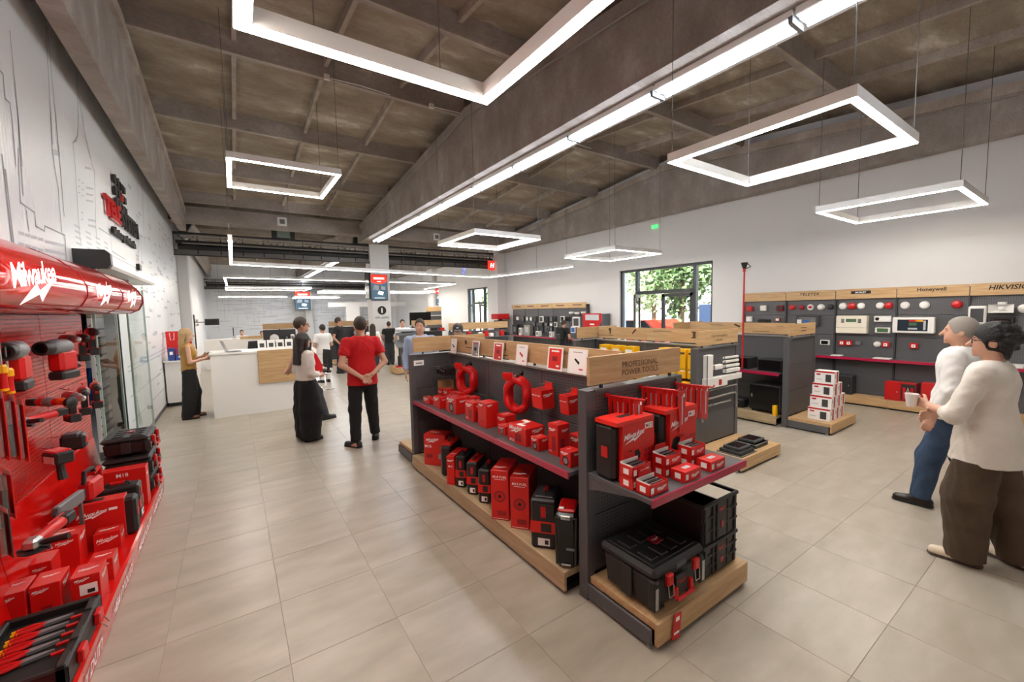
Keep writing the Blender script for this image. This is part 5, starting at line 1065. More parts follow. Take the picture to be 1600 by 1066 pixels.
# stack of tool boxes past the platform goods
for k, (z, h) in enumerate(((PZ, .16), (PZ+.166, .22), (PZ+.392, .19))):
    toolbox('tool_box', ['bottom tool box of the stack at the end of the red wall', 'middle tool box of the stack at the end of the red wall', 'top tool box of the stack, with a lettered lid badge'][k], (-.925, 5.54, z), .47, .36, h, math.radians(90), PO)
# ---- sliding door
sd = thing('sliding_door', 'automatic glass sliding door with white drive box beside the red tool wall', 'door', (-1.15, 7.5, 0))
part('drive_box', 'white_plastic', sd, lambda b: b.prism([(-1.29, 2.47), (-1.04, 2.47), (-1.02, 2.5), (-1.02, 2.6), (-1.06, 2.64), (-1.29, 2.64)], 'y', 6.02, 9.05), True); part('end_cover', 'dark_grey_plastic', sd, lambda b: b.prism([(-1.29, 2.46), (-1.035, 2.46), (-1.01, 2.5), (-1.01, 2.61), (-1.05, 2.65), (-1.29, 2.65)], 'y', 5.93, 6.02), True); part('sensor', 'black_plastic', sd, lambda b: b.box((-1.02, 7.4, 2.58), (-.98, 7.56, 2.66), .006), True)
for a, c in ((5.95, 6.95), (7.62, 8.95)):
    lf = part('glass_leaf', 'glass', sd, lambda b: b.box((-1.19, a, .02), (-1.178, c, 2.46)), True); part('edge_profile', 'sage_laminate', lf, lambda b: b.box((-1.195, a, .02), (-1.173, a+.025, 2.46)), True); part('edge_profile', 'sage_laminate', lf, lambda b: b.box((-1.195, c-.025, .02), (-1.173, c, 2.46)), True); part('hanger', 'silver', lf, lambda b: b.box((-1.2, a+.2, 2.4), (-1.17, a+.26, 2.5)), True)
part('door_frame', 'shelf_metal_dark', sd, lambda b: (b.box((-1.44, DY0, 0), (-1.29, DY0+.03, DZ)), b.box((-1.44, DY1-.03, 0), (-1.29, DY1, DZ))), True)
kp = thing('intercom_panel', 'white wall plates with a black display beside the red tool wall', 'panel', (-1.285, 5.8, 1.6)); part('plate', 'white_plastic', kp, lambda b: b.box((0, -.1, -.28), (.012, .0, .15), .003)); part('plate', 'white_plastic', kp, lambda b: b.box((0, .01, -.28), (.012, .1, .15), .003)); part('display', 'black_gloss', kp, lambda b: b.box((.012, .03, -.02), (.016, .08, .12))); part('buttons', 'grey_plastic', kp, lambda b: b.box((.012, -.08, -.1), (.015, -.06, .06)))
# storeroom things
sl_ = thing('ceiling_lamp', 'square lamp on the storeroom ceiling', 'lamp', (-2.3, 8.2, 2.99)); part('housing', 'white_plastic', sl_, lambda b: b.box((-.3, -.3, -.04), (.3, .3, .005))); part('diffuser', 'storeroom_led', sl_, lambda b: b.box((-.27, -.27, -.046), (.27, .27, -.04)))
rk = thing('louvre_panel', 'white slatted louvre panel seen through the glass leaf', 'rack', (-1.55, 8.4, 0)); part('frame', 'white_laminate', rk, lambda b: b.box((-1.6, 7.7, .12), (-1.56, 9.0, 1.95)), True)
for k in range(14): part('slat', 'shelf_metal_dark', rk, lambda b: b.box((-1.56, 7.73, .22+k*.12), (-1.545, 8.97, .245+k*.12)), True)
part('top_board', 'oak_pale_y', rk, lambda b: b.box((-1.6, 7.7, 1.955), (-1.555, 9.0, 2.1)), True); part('leg', 'shelf_metal', rk, lambda b: b.box((-1.6, 7.7, 0), (-1.56, 7.75, .12)), True); part('leg', 'shelf_metal', rk, lambda b: b.box((-1.6, 8.95, 0), (-1.56, 9.0, .12)), True)
ct = thing('storage_trolley', 'blue and red trolley with grey bins in the dark storeroom', 'trolley', (-2.3, 12.6, 0)); part('shelf', 'white_laminate', ct, lambda b: b.box((-.35, -.4, .9), (.35, .4, 1.1), .01)); part('bin', 'red_plastic', ct, lambda b: b.box((-.1, -.35, .7), (.15, -.1, .9), .02)); part('frame', 'blue_plastic', ct, lambda b: b.tube([(-.3, -.35, 0), (-.28, -.35, .9)], .025, 8)); part('frame', 'blue_plastic', ct, lambda b: b.tube([(.3, -.35, 0), (.28, -.35, .9)], .025, 8)); part('frame', 'blue_plastic', ct, lambda b: b.tube([(.3, .35, 0), (.28, .35, .9)], .025, 8)); part('lower_shelf', 'blue_plastic', ct, lambda b: b.box((-.33, -.37, .4), (.33, .37, .44)))
# ---- reception
cb = thing('white_cabinet', 'white cabinet against the ribbed wall with blue and red goods on top', 'cabinet', (-1.0, 11.75, 0)); part('body', 'white_laminate', cb, lambda b: b.box((-1.26, 11.45, .08), (-.72, 12.2, .97), .004), True); part('plinth', 'shelf_metal_dark', cb, lambda b: b.box((-1.24, 11.5, 0), (-.75, 12.18, .08)), True); part('top', 'white_laminate', cb, lambda b: b.box((-1.27, 11.38, .97), (-.7, 12.2, 1.0), .003), True)
for x, y, dx, dz, m_, lab in ((-1.13, 11.5, .11, .27, 'blue_card', 'tall blue and white box at the left of the white cabinet'), (-.97, 11.5, .17, .13, 'blue_card', 'lower blue box stacked on the white cabinet'), (-.79, 11.5, .15, .12, 'blue_card', 'blue box at the right end of the white cabinet')):
    o = carton('product_box', lab, 'box', (x, y, 1.0), (dx, .16, dz), m_, 0, 'goods on the white cabinet'); f_patch(o, '-y', 0, .1, .5, .25, 'white_print')
o = carton('product_box', 'upper blue box stacked on the white cabinet', 'box', (-.93, 11.5, 1.131), (.2, .16, .12), 'blue_card', 0, 'goods on the white cabinet'); f_patch(o, '-y', 0, .1, .4, .2, 'white_print')
for x, h, lab in ((-1.13, .62, 'tall red gift bag standing behind the blue boxes'), (-.9, .38, 'smaller red gift bag with white ribbon marks behind the blue boxes')):
    t = thing('gift_bag', lab, 'bag', (x, 11.85, 1.001), 0, 'red gift bags'); part('bag', 'red_card', t, lambda b: b.prism([(-.1, 0), (.1, 0), (.11, h), (-.11, h)], 'y', -.06, .06)); part('handle', 'white_print', t, lambda b: b.tube([(-.04, -.062, h*.95), (-.03, -.064, h*.7), (.03, -.064, h*.7), (.04, -.062, h*.95)], .006, 6))
rc = thing('reception_counter', 'white reception counter with an oak panel on its front', 'counter', (.35, 9.9, 0))
part('front_panel', 'white_laminate', rc, lambda b: b.box((-.39, 9.53, 0), (1.35, 9.57, 1.198), .002), True); part('side_panel', 'white_laminate', rc, lambda b: b.box((-.39, 9.57, 0), (-.35, 10.3, 1.2), .002), True); part('side_panel', 'white_laminate', rc, lambda b: b.box((1.31, 9.57, 0), (1.35, 10.3, 1.2), .002), True); part('counter_top', 'white_laminate', rc, lambda b: b.box((-.41, 9.51, 1.2), (1.37, 10.32, 1.235), .003), True); part('oak_panel', 'oak_x', rc, lambda b: b.box((.37, 9.49, .585), (1.2, 9.53, 1.24), .003), True); part('desk', 'white_laminate', rc, lambda b: b.box((-.35, 9.6, .72), (1.3, 10.3, .75)), True)
lp = thing('laptop', 'open laptop on the white reception counter', 'laptop', (-.02, 9.78, 1.236), math.radians(100)); part('base', 'dark_grey_plastic', lp, lambda b: b.box((-.16, -.11, 0), (.16, .11, .016), .004)); part('screen', 'silver', lp, lambda b: b.prism([(.11, .012), (.118, .012), (.19, .22), (.182, .22)], 'x', -.16, .16))
for k, x in enumerate((.46, .62, .78, .94)):
    t = thing('brochure_holder', ['leftmost', 'second', 'third', 'rightmost'][k]+' clear brochure holder with white sheet on the counter', 'holder', (x, 9.62, 1.236), 0, 'brochure holders on the counter'); part('sheet', 'white_card', t, lambda b: b.prism([(-.03, 0), (-.026, 0), (.03, .2), (.026, .2)], 'x', -.07, .07)); part('foot', 'white_plastic', t, lambda b: b.box((-.07, -.05, 0), (.07, .03, .012))); part('picture', 'dark_grey_plastic', t, lambda b: b.prism([(-.0155, .06), (-.0125, .06), (.008, .14), (.005, .14)], 'x', -.04, .04))
def office_chair(label, loc, rz, red=False):
    t = thing('office_chair', label, 'chair', loc, rz, 'black office chairs')
    part('seat', 'black_satin', t, lambda b: b.box((-.24, -.23, .44), (.24, .23, .51), .03)); part('backrest', 'black_matte', t, lambda b: b.prism([(-.22, .56), (.22, .56), (.24, .8), (.2, 1.02), (-.2, 1.02), (-.24, .8)], 'y', .22, .25))
    for x in (-.27, .27): part('armrest', 'black_plastic', t, lambda b: b.tube([(x, .1, .46), (x*1.05, .1, .66), (x*1.05, -.12, .68), (x*1.05, -.16, .67)], .02, 8), smooth=True)
    part('back_stem', 'black_plastic', t, lambda b: b.box((-.03, .22, .46), (.03, .27, .8)));
    for x in (-.2, .2): part('sled_leg', 'chrome', t, lambda b: b.tube([(x, -.2, .44), (x*1.1, -.24, .02), (x*1.1, .26, .02)], .012, 8), smooth=True)
    return t
oc = office_chair('black mesh chair behind the reception counter', (.38, 10.75, 0), math.radians(200)); oc.scale = (1.1, 1.1, 1.36)
oc = office_chair('black mesh chair with a red jacket, right of the couple', (1.75, 11.4, 0), math.radians(-75))
jk = thing('red_jacket', 'bright red jacket hung over the mesh chair', 'jacket', (1.52, 11.3, .45)); part('cloth', 'red_cloth', jk, lambda b: b.prism([(-.28, .02), (.24, .0), (.26, .22), (.14, .5), (-.05, .72), (-.2, .74), (-.3, .5)], 'y', -.3, -.16))
# ================================================================== RIGHT SIDE: devices on the wall bays, goods on gondolas 2 and 3
def q5(x, y): return (1150+x*.1313, 430+y*.1313)
def q6(x, y): return (1340+x*.1625, 430+y*.1625)
XD = 9.978
GD = 'alarm devices on the right wall bays'
def rnd(px, r, m_, lab, cat='detector', m2=None, r2=.5, depth=.05):
    p = onX(*px, XD); t = thing('detector', lab, cat, p, 0, GD)
    part('base', m_ if m2 is None else 'white_plastic', t, lambda b: b.lathe([(r, 0), (r, -depth*.4)], (0, 0, 0), 'x', 22), smooth=True); part('dome', m_ if m2 is None else m2, t, lambda b: b.lathe([(r*(.96 if m2 is None else r2), -depth*.4), (r*.8*(1 if m2 is None else r2), -depth*.8), (r*.4, -depth), (.004, -depth*1.02)], (0, 0, 0), 'x', 22), smooth=True)
    part('led_dot', 'red_plastic' if m_ != 'red_enamel' else 'white_plastic', t, lambda b: b.box((-depth*.8, r*.55, -.006), (-depth*.55, r*.62, .006)))
def sq(px, w, h, m_, lab, cat='device', d=.05, m2=None, name='alarm_device'):
    p = onX(*px, XD); t = thing(name, lab, cat, p, 0, GD)
    part('housing', m_, t, lambda b: b.box((-d, -w/2, -h/2), (0, w/2, h/2), min(w, h, d)*.16)); part('front', m2 or m_, t, lambda b: b.box((-d-.004, -w*.36, -h*.36), (-d+.002, w*.36, h*.36), .002)); return t
rnd(q5(670, 385), .06, 'red_enamel', 'bright red round sounder first in the row of five'); rnd(q5(783, 385), .055, 'red_dark', 'dark red round sounder second in the row of five'); rnd(q5(888, 382), .06, 'white_plastic', 'white sounder with a red dome, third in the row of five', m2='red_enamel'); rnd(q5(1015, 382), .062, 'white_plastic', 'white round detector fourth in the row of five', depth=.08); rnd(q5(1127, 378), .055, 'black_plastic', 'black round sounder last in the row of five')
rnd(q5(1275, 370), .066, 'white_plastic', 'white detector left of the glossy red round one above the alarm panel'); rnd(q5(1383, 368), .068, 'red_enamel', 'glossy red round detector above the white alarm panel', depth=.07); rnd(q6(35, 297), .06, 'white_plastic', 'white detector alone above the alarm panel edge'); rnd(q6(218, 293), .06, 'white_plastic', 'white detector touching a red one near the bay divider'); rnd(q6(302, 291), .064, 'red_enamel', 'red detector beside a white one near the bay divider', depth=.07)
rnd(q6(458, 290), .064, 'white_plastic', 'left flat white detector above the touch screen'); rnd(q6(645, 287), .066, 'white_plastic', 'right flat white detector above the touch screen'); rnd(q6(958, 282), .066, 'red_enamel', 'red detector at the right of the touch screen bay', depth=.08); rnd(q6(190, 663), .052, 'white_plastic', 'small white detector beside a red call point'); rnd(q6(1600, 322), .066, 'white_plastic', 'white detector cut by the right picture edge')
sq(q5(170, 400), .13, .12, 'red_enamel', 'red square siren at the top of the leftmost bay', d=.06); sq(q5(335, 393), .13, .12, 'white_plastic', 'white square siren with a red rim in the leftmost bay', m2='white_card', d=.06); sq(q5(530, 393), .13, .12, 'red_dark', 'dark square siren with a red rim in the leftmost bay', m2='black_satin', d=.06); sq(q5(165, 523), .13, .12, 'white_plastic', 'white rounded hub in the leftmost bay'); sq(q5(338, 552), .26, .1, 'black_plastic', 'flat black box in the leftmost bay', m2='black_gloss'); sq(q5(503, 530), .09, .07, 'red_enamel', 'small white button with a red rim in the leftmost bay', m2='white_card')
t = sq(q5(870, 545), .42, .22, 'dark_grey_plastic', 'open grey case with blue circuit boards under the five sounders', m2='steel_mid', d=.1)
for k in range(3): part('circuit_board', ['white_plastic', 'blue_plastic', 'grey_plastic'][k], t, lambda b: b.box((-.112, .14-.12*k-.04, -.05), (-.104, .14-.12*k+.04, .03)))
sq(q5(1065, 800), .16, .1, 'white_plastic', 'black panel with a white edge beside the right gondola', m2='black_gloss')
t = thing('fire_alarm_controller', 'white fire alarm control panel with small green display', 'panel', onX(1333, 507, XD), 0, GD)
part('housing', 'cream_plastic', t, lambda b: b.box((-.12, -.24, -.17), (0, .24, .17), .008)); part('display', 'green_lcd', t, lambda b: b.box((-.124, -.08, .05), (-.118, .08, .11))); part('cover_seam', 'grey_plastic', t, lambda b: b.box((-.1215, -.24, -.06), (-.119, .24, -.055)))
for s_ in (-1, 1): part('key_block', 'grey_plastic', t, lambda b: b.box((-.123, s_*.13-.025, .03), (-.119, s_*.13+.025, .11)))
for px, lab in ((q5(1268, 805), 'left one of a pair of red call points under the white alarm panel'), (q5(1350, 808), 'right one of a pair of red call points under the white alarm panel'), (q6(275, 668), 'red call point beside the small white detector'), (q6(545, 680), 'red call point under the touch screen')):
    t = sq(px, .1 if 'pair' in lab else .11, .1, 'red_enamel', lab, 'call point', name='call_point'); part('press_plate', 'white_print', t, lambda b: b.box((-.058, -.026, -.026), (-.053, .026, .026))); part('press_dot', 'black_print', t, lambda b: b.box((-.0595, -.009, -.009), (-.0575, .009, .009)))
sq(q5(1460, 808), .09, .08, 'grey_plastic', 'pale grey square module beside the red call points', m2='silver')
t = sq(q6(245, 420), .24, .11, 'white_plastic', 'white capsule shaped detector with a black eye', m2='white_card'); part('eye', 'black_gloss', t, lambda b: b.lathe([(.03, -.052), (.028, -.06), (.004, -.062)], (0, .07, 0), 'x', 16))
t = sq(q6(247, 530), .22, .1, 'white_plastic', 'white thermostat with a green display', m2='green_lcd')
t = thing('touch_panel', 'white touch screen alarm panel with a coloured display', 'panel', onX(*q6(548, 480), XD), 0, GD)
part('housing', 'white_plastic', t, lambda b: b.box((-.12, -.27, -.14), (0, .27, .14), .01)); sc = part('screen', 'screen_dark', t, lambda b: b.box((-.124, -.19, -.1), (-.118, .2, .1)))
for k, (y, z, w, h, m_) in enumerate(((.0, .08, .1, .03, 'red_enamel'), (-.08, .08, .1, .03, 'yellow_plastic'), (-.15, 0, .03, .16, 'pale_print'), (.0, .02, .1, .05, 'green_lcd'), (-.0, -.06, .12, .03, 'pale_print'))): patch(sc, (-.1245, y, z), *RX, w, h, m_, world=False)
t = thing('loudspeaker', 'white rectangular horn speaker on the rightmost full bay', 'speaker', onX(*q6(1390, 320), XD), 0, GD)
part('horn', 'white_plastic', t, lambda b: b.add([(0, -.05, -.04), (0, .05, -.04), (0, .05, .04), (0, -.05, .04), (-.14, -.13, -.065), (-.14, .13, -.065), (-.14, .13, .065), (-.14, -.13, .065), (-.06, -.04, -.03), (-.06, .04, -.03), (-.06, .04, .03), (-.06, -.04, .03)], [(0, 3, 2, 1), (0, 1, 5, 4), (1, 2, 6, 5), (2, 3, 7, 6), (3, 0, 4, 7), (4, 5, 9, 8), (5, 6, 10, 9), (6, 7, 11, 10), (7, 4, 8, 11), (8, 9, 10, 11)])); part('driver', 'white_plastic', t, lambda b: b.lathe([(.03, -.06), (.03, -.12), (.01, -.13)], (0, 0, 0), 'x', 16), smooth=True); part('back_can', 'white_plastic', t, lambda b: b.cyl((0, 0, .06), (0, 0, .1), .05, 16))
sq(q6(1160, 385), .2, .3, 'white_plastic', 'open white enclosure with a dark grey door beside the horn speaker', m2='dark_grey_plastic', d=.12); sq(q6(1395, 478), .24, .25, 'black_plastic', 'black square screen under the horn speaker', m2='black_gloss', d=.06)
for px, w, h, m_, lab in (((1308, 551), .16, .02, 'white_card', 'white sheet lying at the left of the wall shelf'), (q6(240, 782), .24, .015, 'white_card', 'white sheet lying on the wall shelf under the detectors'), (q6(920, 812), .26, .015, 'black_plastic', 'flat black tablet lying on the wall shelf'), (q6(1530, 790), .16, .05, 'white_plastic', 'white router behind the dark-haired visitor')):
    p = onX(*px, 9.85); o = carton('shelf_item', lab, 'item', (9.85, p.y, .896), (.18, w, max(h, .02)), m_)
# floor level goods
DW = .176
o = thing('wall_cabinet', 'black wall cabinet on the deck beside the white cartons', 'cabinet', (9.84, 3.05, DW)); part('body', 'shelf_metal_dark', o, lambda b: b.box((-.12, -.24, 0), (.12, .24, .36), .006)); part('door', 'black_satin', o, lambda b: b.box((-.128, -.225, .015), (-.118, .225, .345), .003)); part('lock', 'silver', o, lambda b: b.box((-.135, -.2, .16), (-.126, -.185, .19)))
o = thing('fire_cabinet', 'small red cabinet with open door and extinguisher hose inside', 'cabinet', (9.83, 2.12, DW)); part('body', 'red_enamel', o, lambda b: b.box((-.1, -.2, 0), (.12, .2, .33), .005)); part('door', 'red_enamel', o, lambda b: b.box((-.115, .0, .0), (-.1, .21, .34), .003)); part('opening', 'black_satin', o, lambda b: b.box((-.104, -.19, .02), (-.098, -.01, .31))); part('hose', 'white_plastic', o, lambda b: b.tube([(-.11, -.06, .05), (-.12, -.1, .25), (-.11, -.14, .06)], .01, 8)); part('bottle', 'red_plastic', o, lambda b: b.cyl((-.112, -.05, .03), (-.112, -.05, .25), .02, 10)); part('bottle', 'red_plastic', o, lambda b: b.cyl((-.112, -.15, .03), (-.112, -.15, .25), .02, 10)); part('lock', 'silver', o, lambda b: b.box((-.122, .03, .15), (-.114, .05, .17)))
o = thing('fire_cabinet', 'large flat red cabinet on the deck before the visitors', 'cabinet', (9.83, 1.62, DW)); part('body', 'red_enamel', o, lambda b: b.box((-.1, -.24, 0), (.12, .24, .37), .005)); part('door', 'red_enamel', o, lambda b: b.box((-.112, -.23, .01), (-.1, .23, .36), .003)); part('lock', 'silver', o, lambda b: b.box((-.118, -.2, .17), (-.111, -.18, .19)))
# ---- gondola 3: network cabinets and the stack of cartons
o = thing('network_cabinet', 'large black network cabinet on castors on the right gondola deck', 'cabinet', (7.32, 3.2, DK)); part('body', 'black_satin', o, lambda b: b.box((-.2, -.24, .04), (.22, .24, .46), .006)); part('door', 'black_gloss', o, lambda b: b.box((-.208, -.225, .055), (-.198, .225, .445), .003))
for x in (-.16, .17):
    for y in (-.19, .19): part('castor', 'black_plastic', o, lambda b: b.lathe([(.012, y-.012), (.022, y-.01), (.022, y+.01), (.012, y+.012)], (x, 0, .022), 'y', 12))
part('handle', 'silver', o, lambda b: b.box((-.215, .18, .24), (-.207, .2, .3)))
for y, w, lab in ((3.17, .36, 'right black patch panel box on the right gondola shelf'), (3.66, .32, 'left black patch panel box on the right gondola shelf')):
    o = thing('patch_box', lab, 'box', (7.36, y, .848)); part('body', 'black_satin', o, lambda b: b.box((-.16, -w/2, 0), (.16, w/2, .19), .005)); part('front', 'black_gloss', o, lambda b: b.box((-.166, -w/2+.01, .01), (-.158, w/2-.01, .18), .002))
o = thing('speaker_box', 'small black rounded box beside the network cabinet', 'box', (7.3, 3.68, DK)); part('body', 'black_plastic', o, lambda b: b.box((-.12, -.12, 0), (.12, .12, .16), .03)); part('grille', 'black_matte', o, lambda b: b.box((-.124, -.08, .03), (-.118, .08, .13)))
o = carton('product_box', 'small yellow and white box squeezed against the end panel', 'box', (7.09, 3.02, DK), (.08, .05, .16), 'yellow_card')
nm = ['nearest the aisle', 'in the middle', 'farthest from the aisle']; lv = ['bottom', 'second', 'third', 'top']
for L, n in enumerate((3, 3, 2, 1)):
    for k in range(n):
        o = carton('white_carton', 'white carton with red corner, %s layer of the stack%s' % (lv[L], '' if n == 1 else ', '+nm[k]), 'carton', (7.3+.02*L+k*.178+.08, 2.5-.012*L, DK+L*.188), (.172, .29-.012*L, .186), 'white_card', 0, 'stack of white cartons')
        f_patch(o, '-x', 0, .42, 1.0, .13, 'red_enamel'); f_patch(o, '-x', .2, -.08, .28, .6, 'dark_grey_plastic'); f_patch(o, '-x', -.3, .2, .2, .12, 'red_enamel'); f_patch(o, '-x', -.25, -.2, .3, .06, 'pale_print'); f_patch(o, '-y', .15, 0, .35, .9, 'red_enamel'); f_patch(o, '-y', -.25, .1, .25, .3, 'pale_print')
# ---- gondola 2: trunking on the end panel, floor boxes, yellow goods
TK = 'white cable trunking samples'
def trunk(lab, a, c, w, d, m_='white_plastic'):
    """square trunking along a->c in the plane of the panel, pixels"""
    p, q = onY(*a, 2.9), onY(*c, 2.9); t = thing('cable_trunking', lab, 'trunking', (p+q)/2, 0, TK)
    horiz = abs(p.x-q.x) > abs(p.z-q.z)
    bx = ((min(p.x, q.x), 2.918-d, (p.z+q.z)/2-w/2), (max(p.x, q.x), 2.918, (p.z+q.z)/2+w/2)) if horiz else (((p.x+q.x)/2-w/2, 2.918-d, min(p.z, q.z)), ((p.x+q.x)/2+w/2, 2.918, max(p.z, q.z)))
    part('channel', m_, t, lambda b: b.box(bx[0], bx[1], .004), True); e = bx
    part('end_seam', 'grey_plastic', t, lambda b: b.box((e[0][0], e[0][1]-.001, e[0][2]), (e[0][0]+.006, e[0][1]+.01, e[1][2])), True)
    return t
trunk('tall wide white trunking at the left of the end panel', (1105, 555), (1105, 600), .13, .06)
trunk('short white trunking joining the tall one at its right side', (1113, 575), (1126, 572), .06, .05)
tt = trunk('wide white trunking box with a red socket under the tall one', (1099, 601), (1131, 592), .13, .07); part('socket', 'red_enamel', tt, lambda b: b.box((5.12, 2.838, .92), (5.17, 2.85, .99)), True)
for k, (y0, w) in enumerate(((558, .025), (564, .03), (571, .035), (578, .05), (588, .075))): trunk('%s white trunking bar of the five at the right of the panel' % ['topmost thin', 'second', 'third', 'fourth', 'lowest widest'][k], (1131, y0+3), (1153 if k < 4 else 1155, y0-3), w, .03+.006*k)
pp = thing('cable_pipe', 'grey plastic pipe bent like a gate on the end panel', 'pipe', (5.2, 2.9, .6), 0, 'grey conduit pipes'); part('pipe', 'duct', pp, lambda b: b.tube([(4.83, 2.89, .47), (4.83, 2.89, .72), (4.84, 2.89, .745), (4.9, 2.89, .752), (5.5, 2.89, .76), (5.6, 2.89, .755), (5.63, 2.89, .73), (5.635, 2.89, .55)], .013, 10), True, True); part('clip', 'grey_plastic', pp, lambda b: b.box((4.81, 2.875, .52), (4.85, 2.918, .54)), True); part('clip', 'grey_plastic', pp, lambda b: b.box((5.615, 2.875, .6), (5.655, 2.918, .62)), True)
for k, (z, x0, x1) in enumerate(((.86, 4.86, 5.64), (.66, 4.95, 5.5))): pp = thing('cable_pipe', ['long straight grey pipe above the bent one', 'short straight grey pipe below the bent one'][k], 'pipe', (5.2, 2.9, z), 0, 'grey conduit pipes'); part('pipe', 'duct', pp, lambda b: b.cyl((x0, 2.895, z), (x1, 2.895, z), .011, 10), True, True); part('clip', 'grey_plastic', pp, lambda b: b.box((x0+.1, 2.88, z-.014), (x0+.12, 2.918, z+.014)), True)
for k, (x, y, lab) in enumerate(((4.97, 2.53, 'left black floor box with stepped lid on the oak deck'), (5.38, 2.56, 'right black floor box with silver rim on the oak deck'))):
    t = thing('floor_box', lab, 'floor box', (x, y, DK), 0, 'black floor boxes'); part('base', 'black_satin', t, lambda b: b.box((-.16, -.13, 0), (.16, .13, .05), .006)); part('lid', 'dark_grey_plastic', t, lambda b: b.box((-.13, -.1, .05), (.13, .1, .085), .006)); part('lid_inset', 'black_gloss', t, lambda b: b.box((-.1, -.075, .085), (.1, .075, .088)))
    if k: part('rim', 'silver', t, lambda b: b.box((-.165, -.135, .042), (.165, .135, .05), .003))
    else: part('tray', 'steel_mid', t, lambda b: b.box((-.18, -.15, 0), (.18, .15, .008)))
YG = 'yellow boxed goods on the middle gondola'
for k in range(4):
    for j, (z, h) in enumerate(((.97, .12), (1.1, .26))):
        y = 3.14+k*.15; o = carton('yellow_box', '%s yellow box in the %s row of the middle gondola' % (['nearest', 'second', 'third', 'fourth'][k], ['lower', 'upper'][j]), 'box', (5.06, y, z), (.17, .12, h), 'yellow_card', 0, YG); f_patch(o, '-x', .0, .3, .8, .1, 'brown_print' if j else 'white_print'); f_patch(o, '-y', .3, 0, .2, .9, 'white_print'); part('hanger', 'steel_mid', o, lambda b: b.tube([(-.02, 0, h*.9), (.112, 0, h*.9)], .004, 6))
for k in range(3):
    y = 4.2+k*.26; o = carton('yellow_box', '%s yellow box hanging farther along the middle gondola' % ['first', 'second', 'third', 'fourth', 'fifth'][k], 'box', (5.07, y, 1.1), (.15, .18, .24), 'yellow_card', 0, YG); f_patch(o, '-x', 0, .2, .7, .2, 'white_print'); part('hanger', 'steel_mid', o, lambda b: b.tube([(-.02, 0, .2), (.1, 0, .2)], .004, 6))
for k in range(6):
    o = carton('white_carton', '%s small carton on the shelf of the middle gondola' % ['nearest', 'second', 'third', 'fourth', 'fifth', 'sixth'][k], 'carton', (4.95, 3.2+k*.2, .848), (.16, .16, .08+.02*(k % 2)), 'white_card' if k % 2 else 'yellow_card', 0, 'cartons on the middle gondola shelf'); f_patch(o, '-x', 0, 0, .6, .4, 'yellow_card' if k % 2 else 'black_print')
# ---- red pole with lever head beside the right gondola
PX, PYY = 7.125, onX(1162, 470, 7.125).y; zt = onX(1163, 420, PX).z
pl = thing('detector_pole', 'tall red pole with a black cone head rising behind the right gondola', 'pole', (PX, PYY, .849))
part('pole', 'red_enamel', pl, lambda b: b.cyl((PX, PYY, .86), (PX, PYY, zt), .013, 10), True, True); part('foot', 'black_plastic', pl, lambda b: b.cyl((PX, PYY, .849), (PX, PYY, .87), .028, 12), True); part('head', 'black_plastic', pl, lambda b: b.lathe([(.025, zt), (.05, zt+.08), (.055, zt+.1)], (PX, PYY, 0), 'z', 14), True); part('lever', 'black_plastic', pl, lambda b: b.tube([(PX, PYY-.05, zt+.08), (PX, PYY-.1, zt+.03), (PX, PYY-.03, zt)], .008, 6), True); part('red_collar', 'red_enamel', pl, lambda b: b.cyl((PX, PYY, zt-.05), (PX, PYY, zt+.01), .022, 10), True)
ex = thing('exit_sign', 'small green emergency light high on the right wall', 'sign', (10.03, 7.5, 4.22)); part('housing', 'white_plastic', ex, lambda b: b.box((-.06, -.14, .03), (.02, .14, .07), .005)); part('panel', 'exit_green', ex, lambda b: b.box((-.02, -.11, -.08), (-.012, .11, .03)))
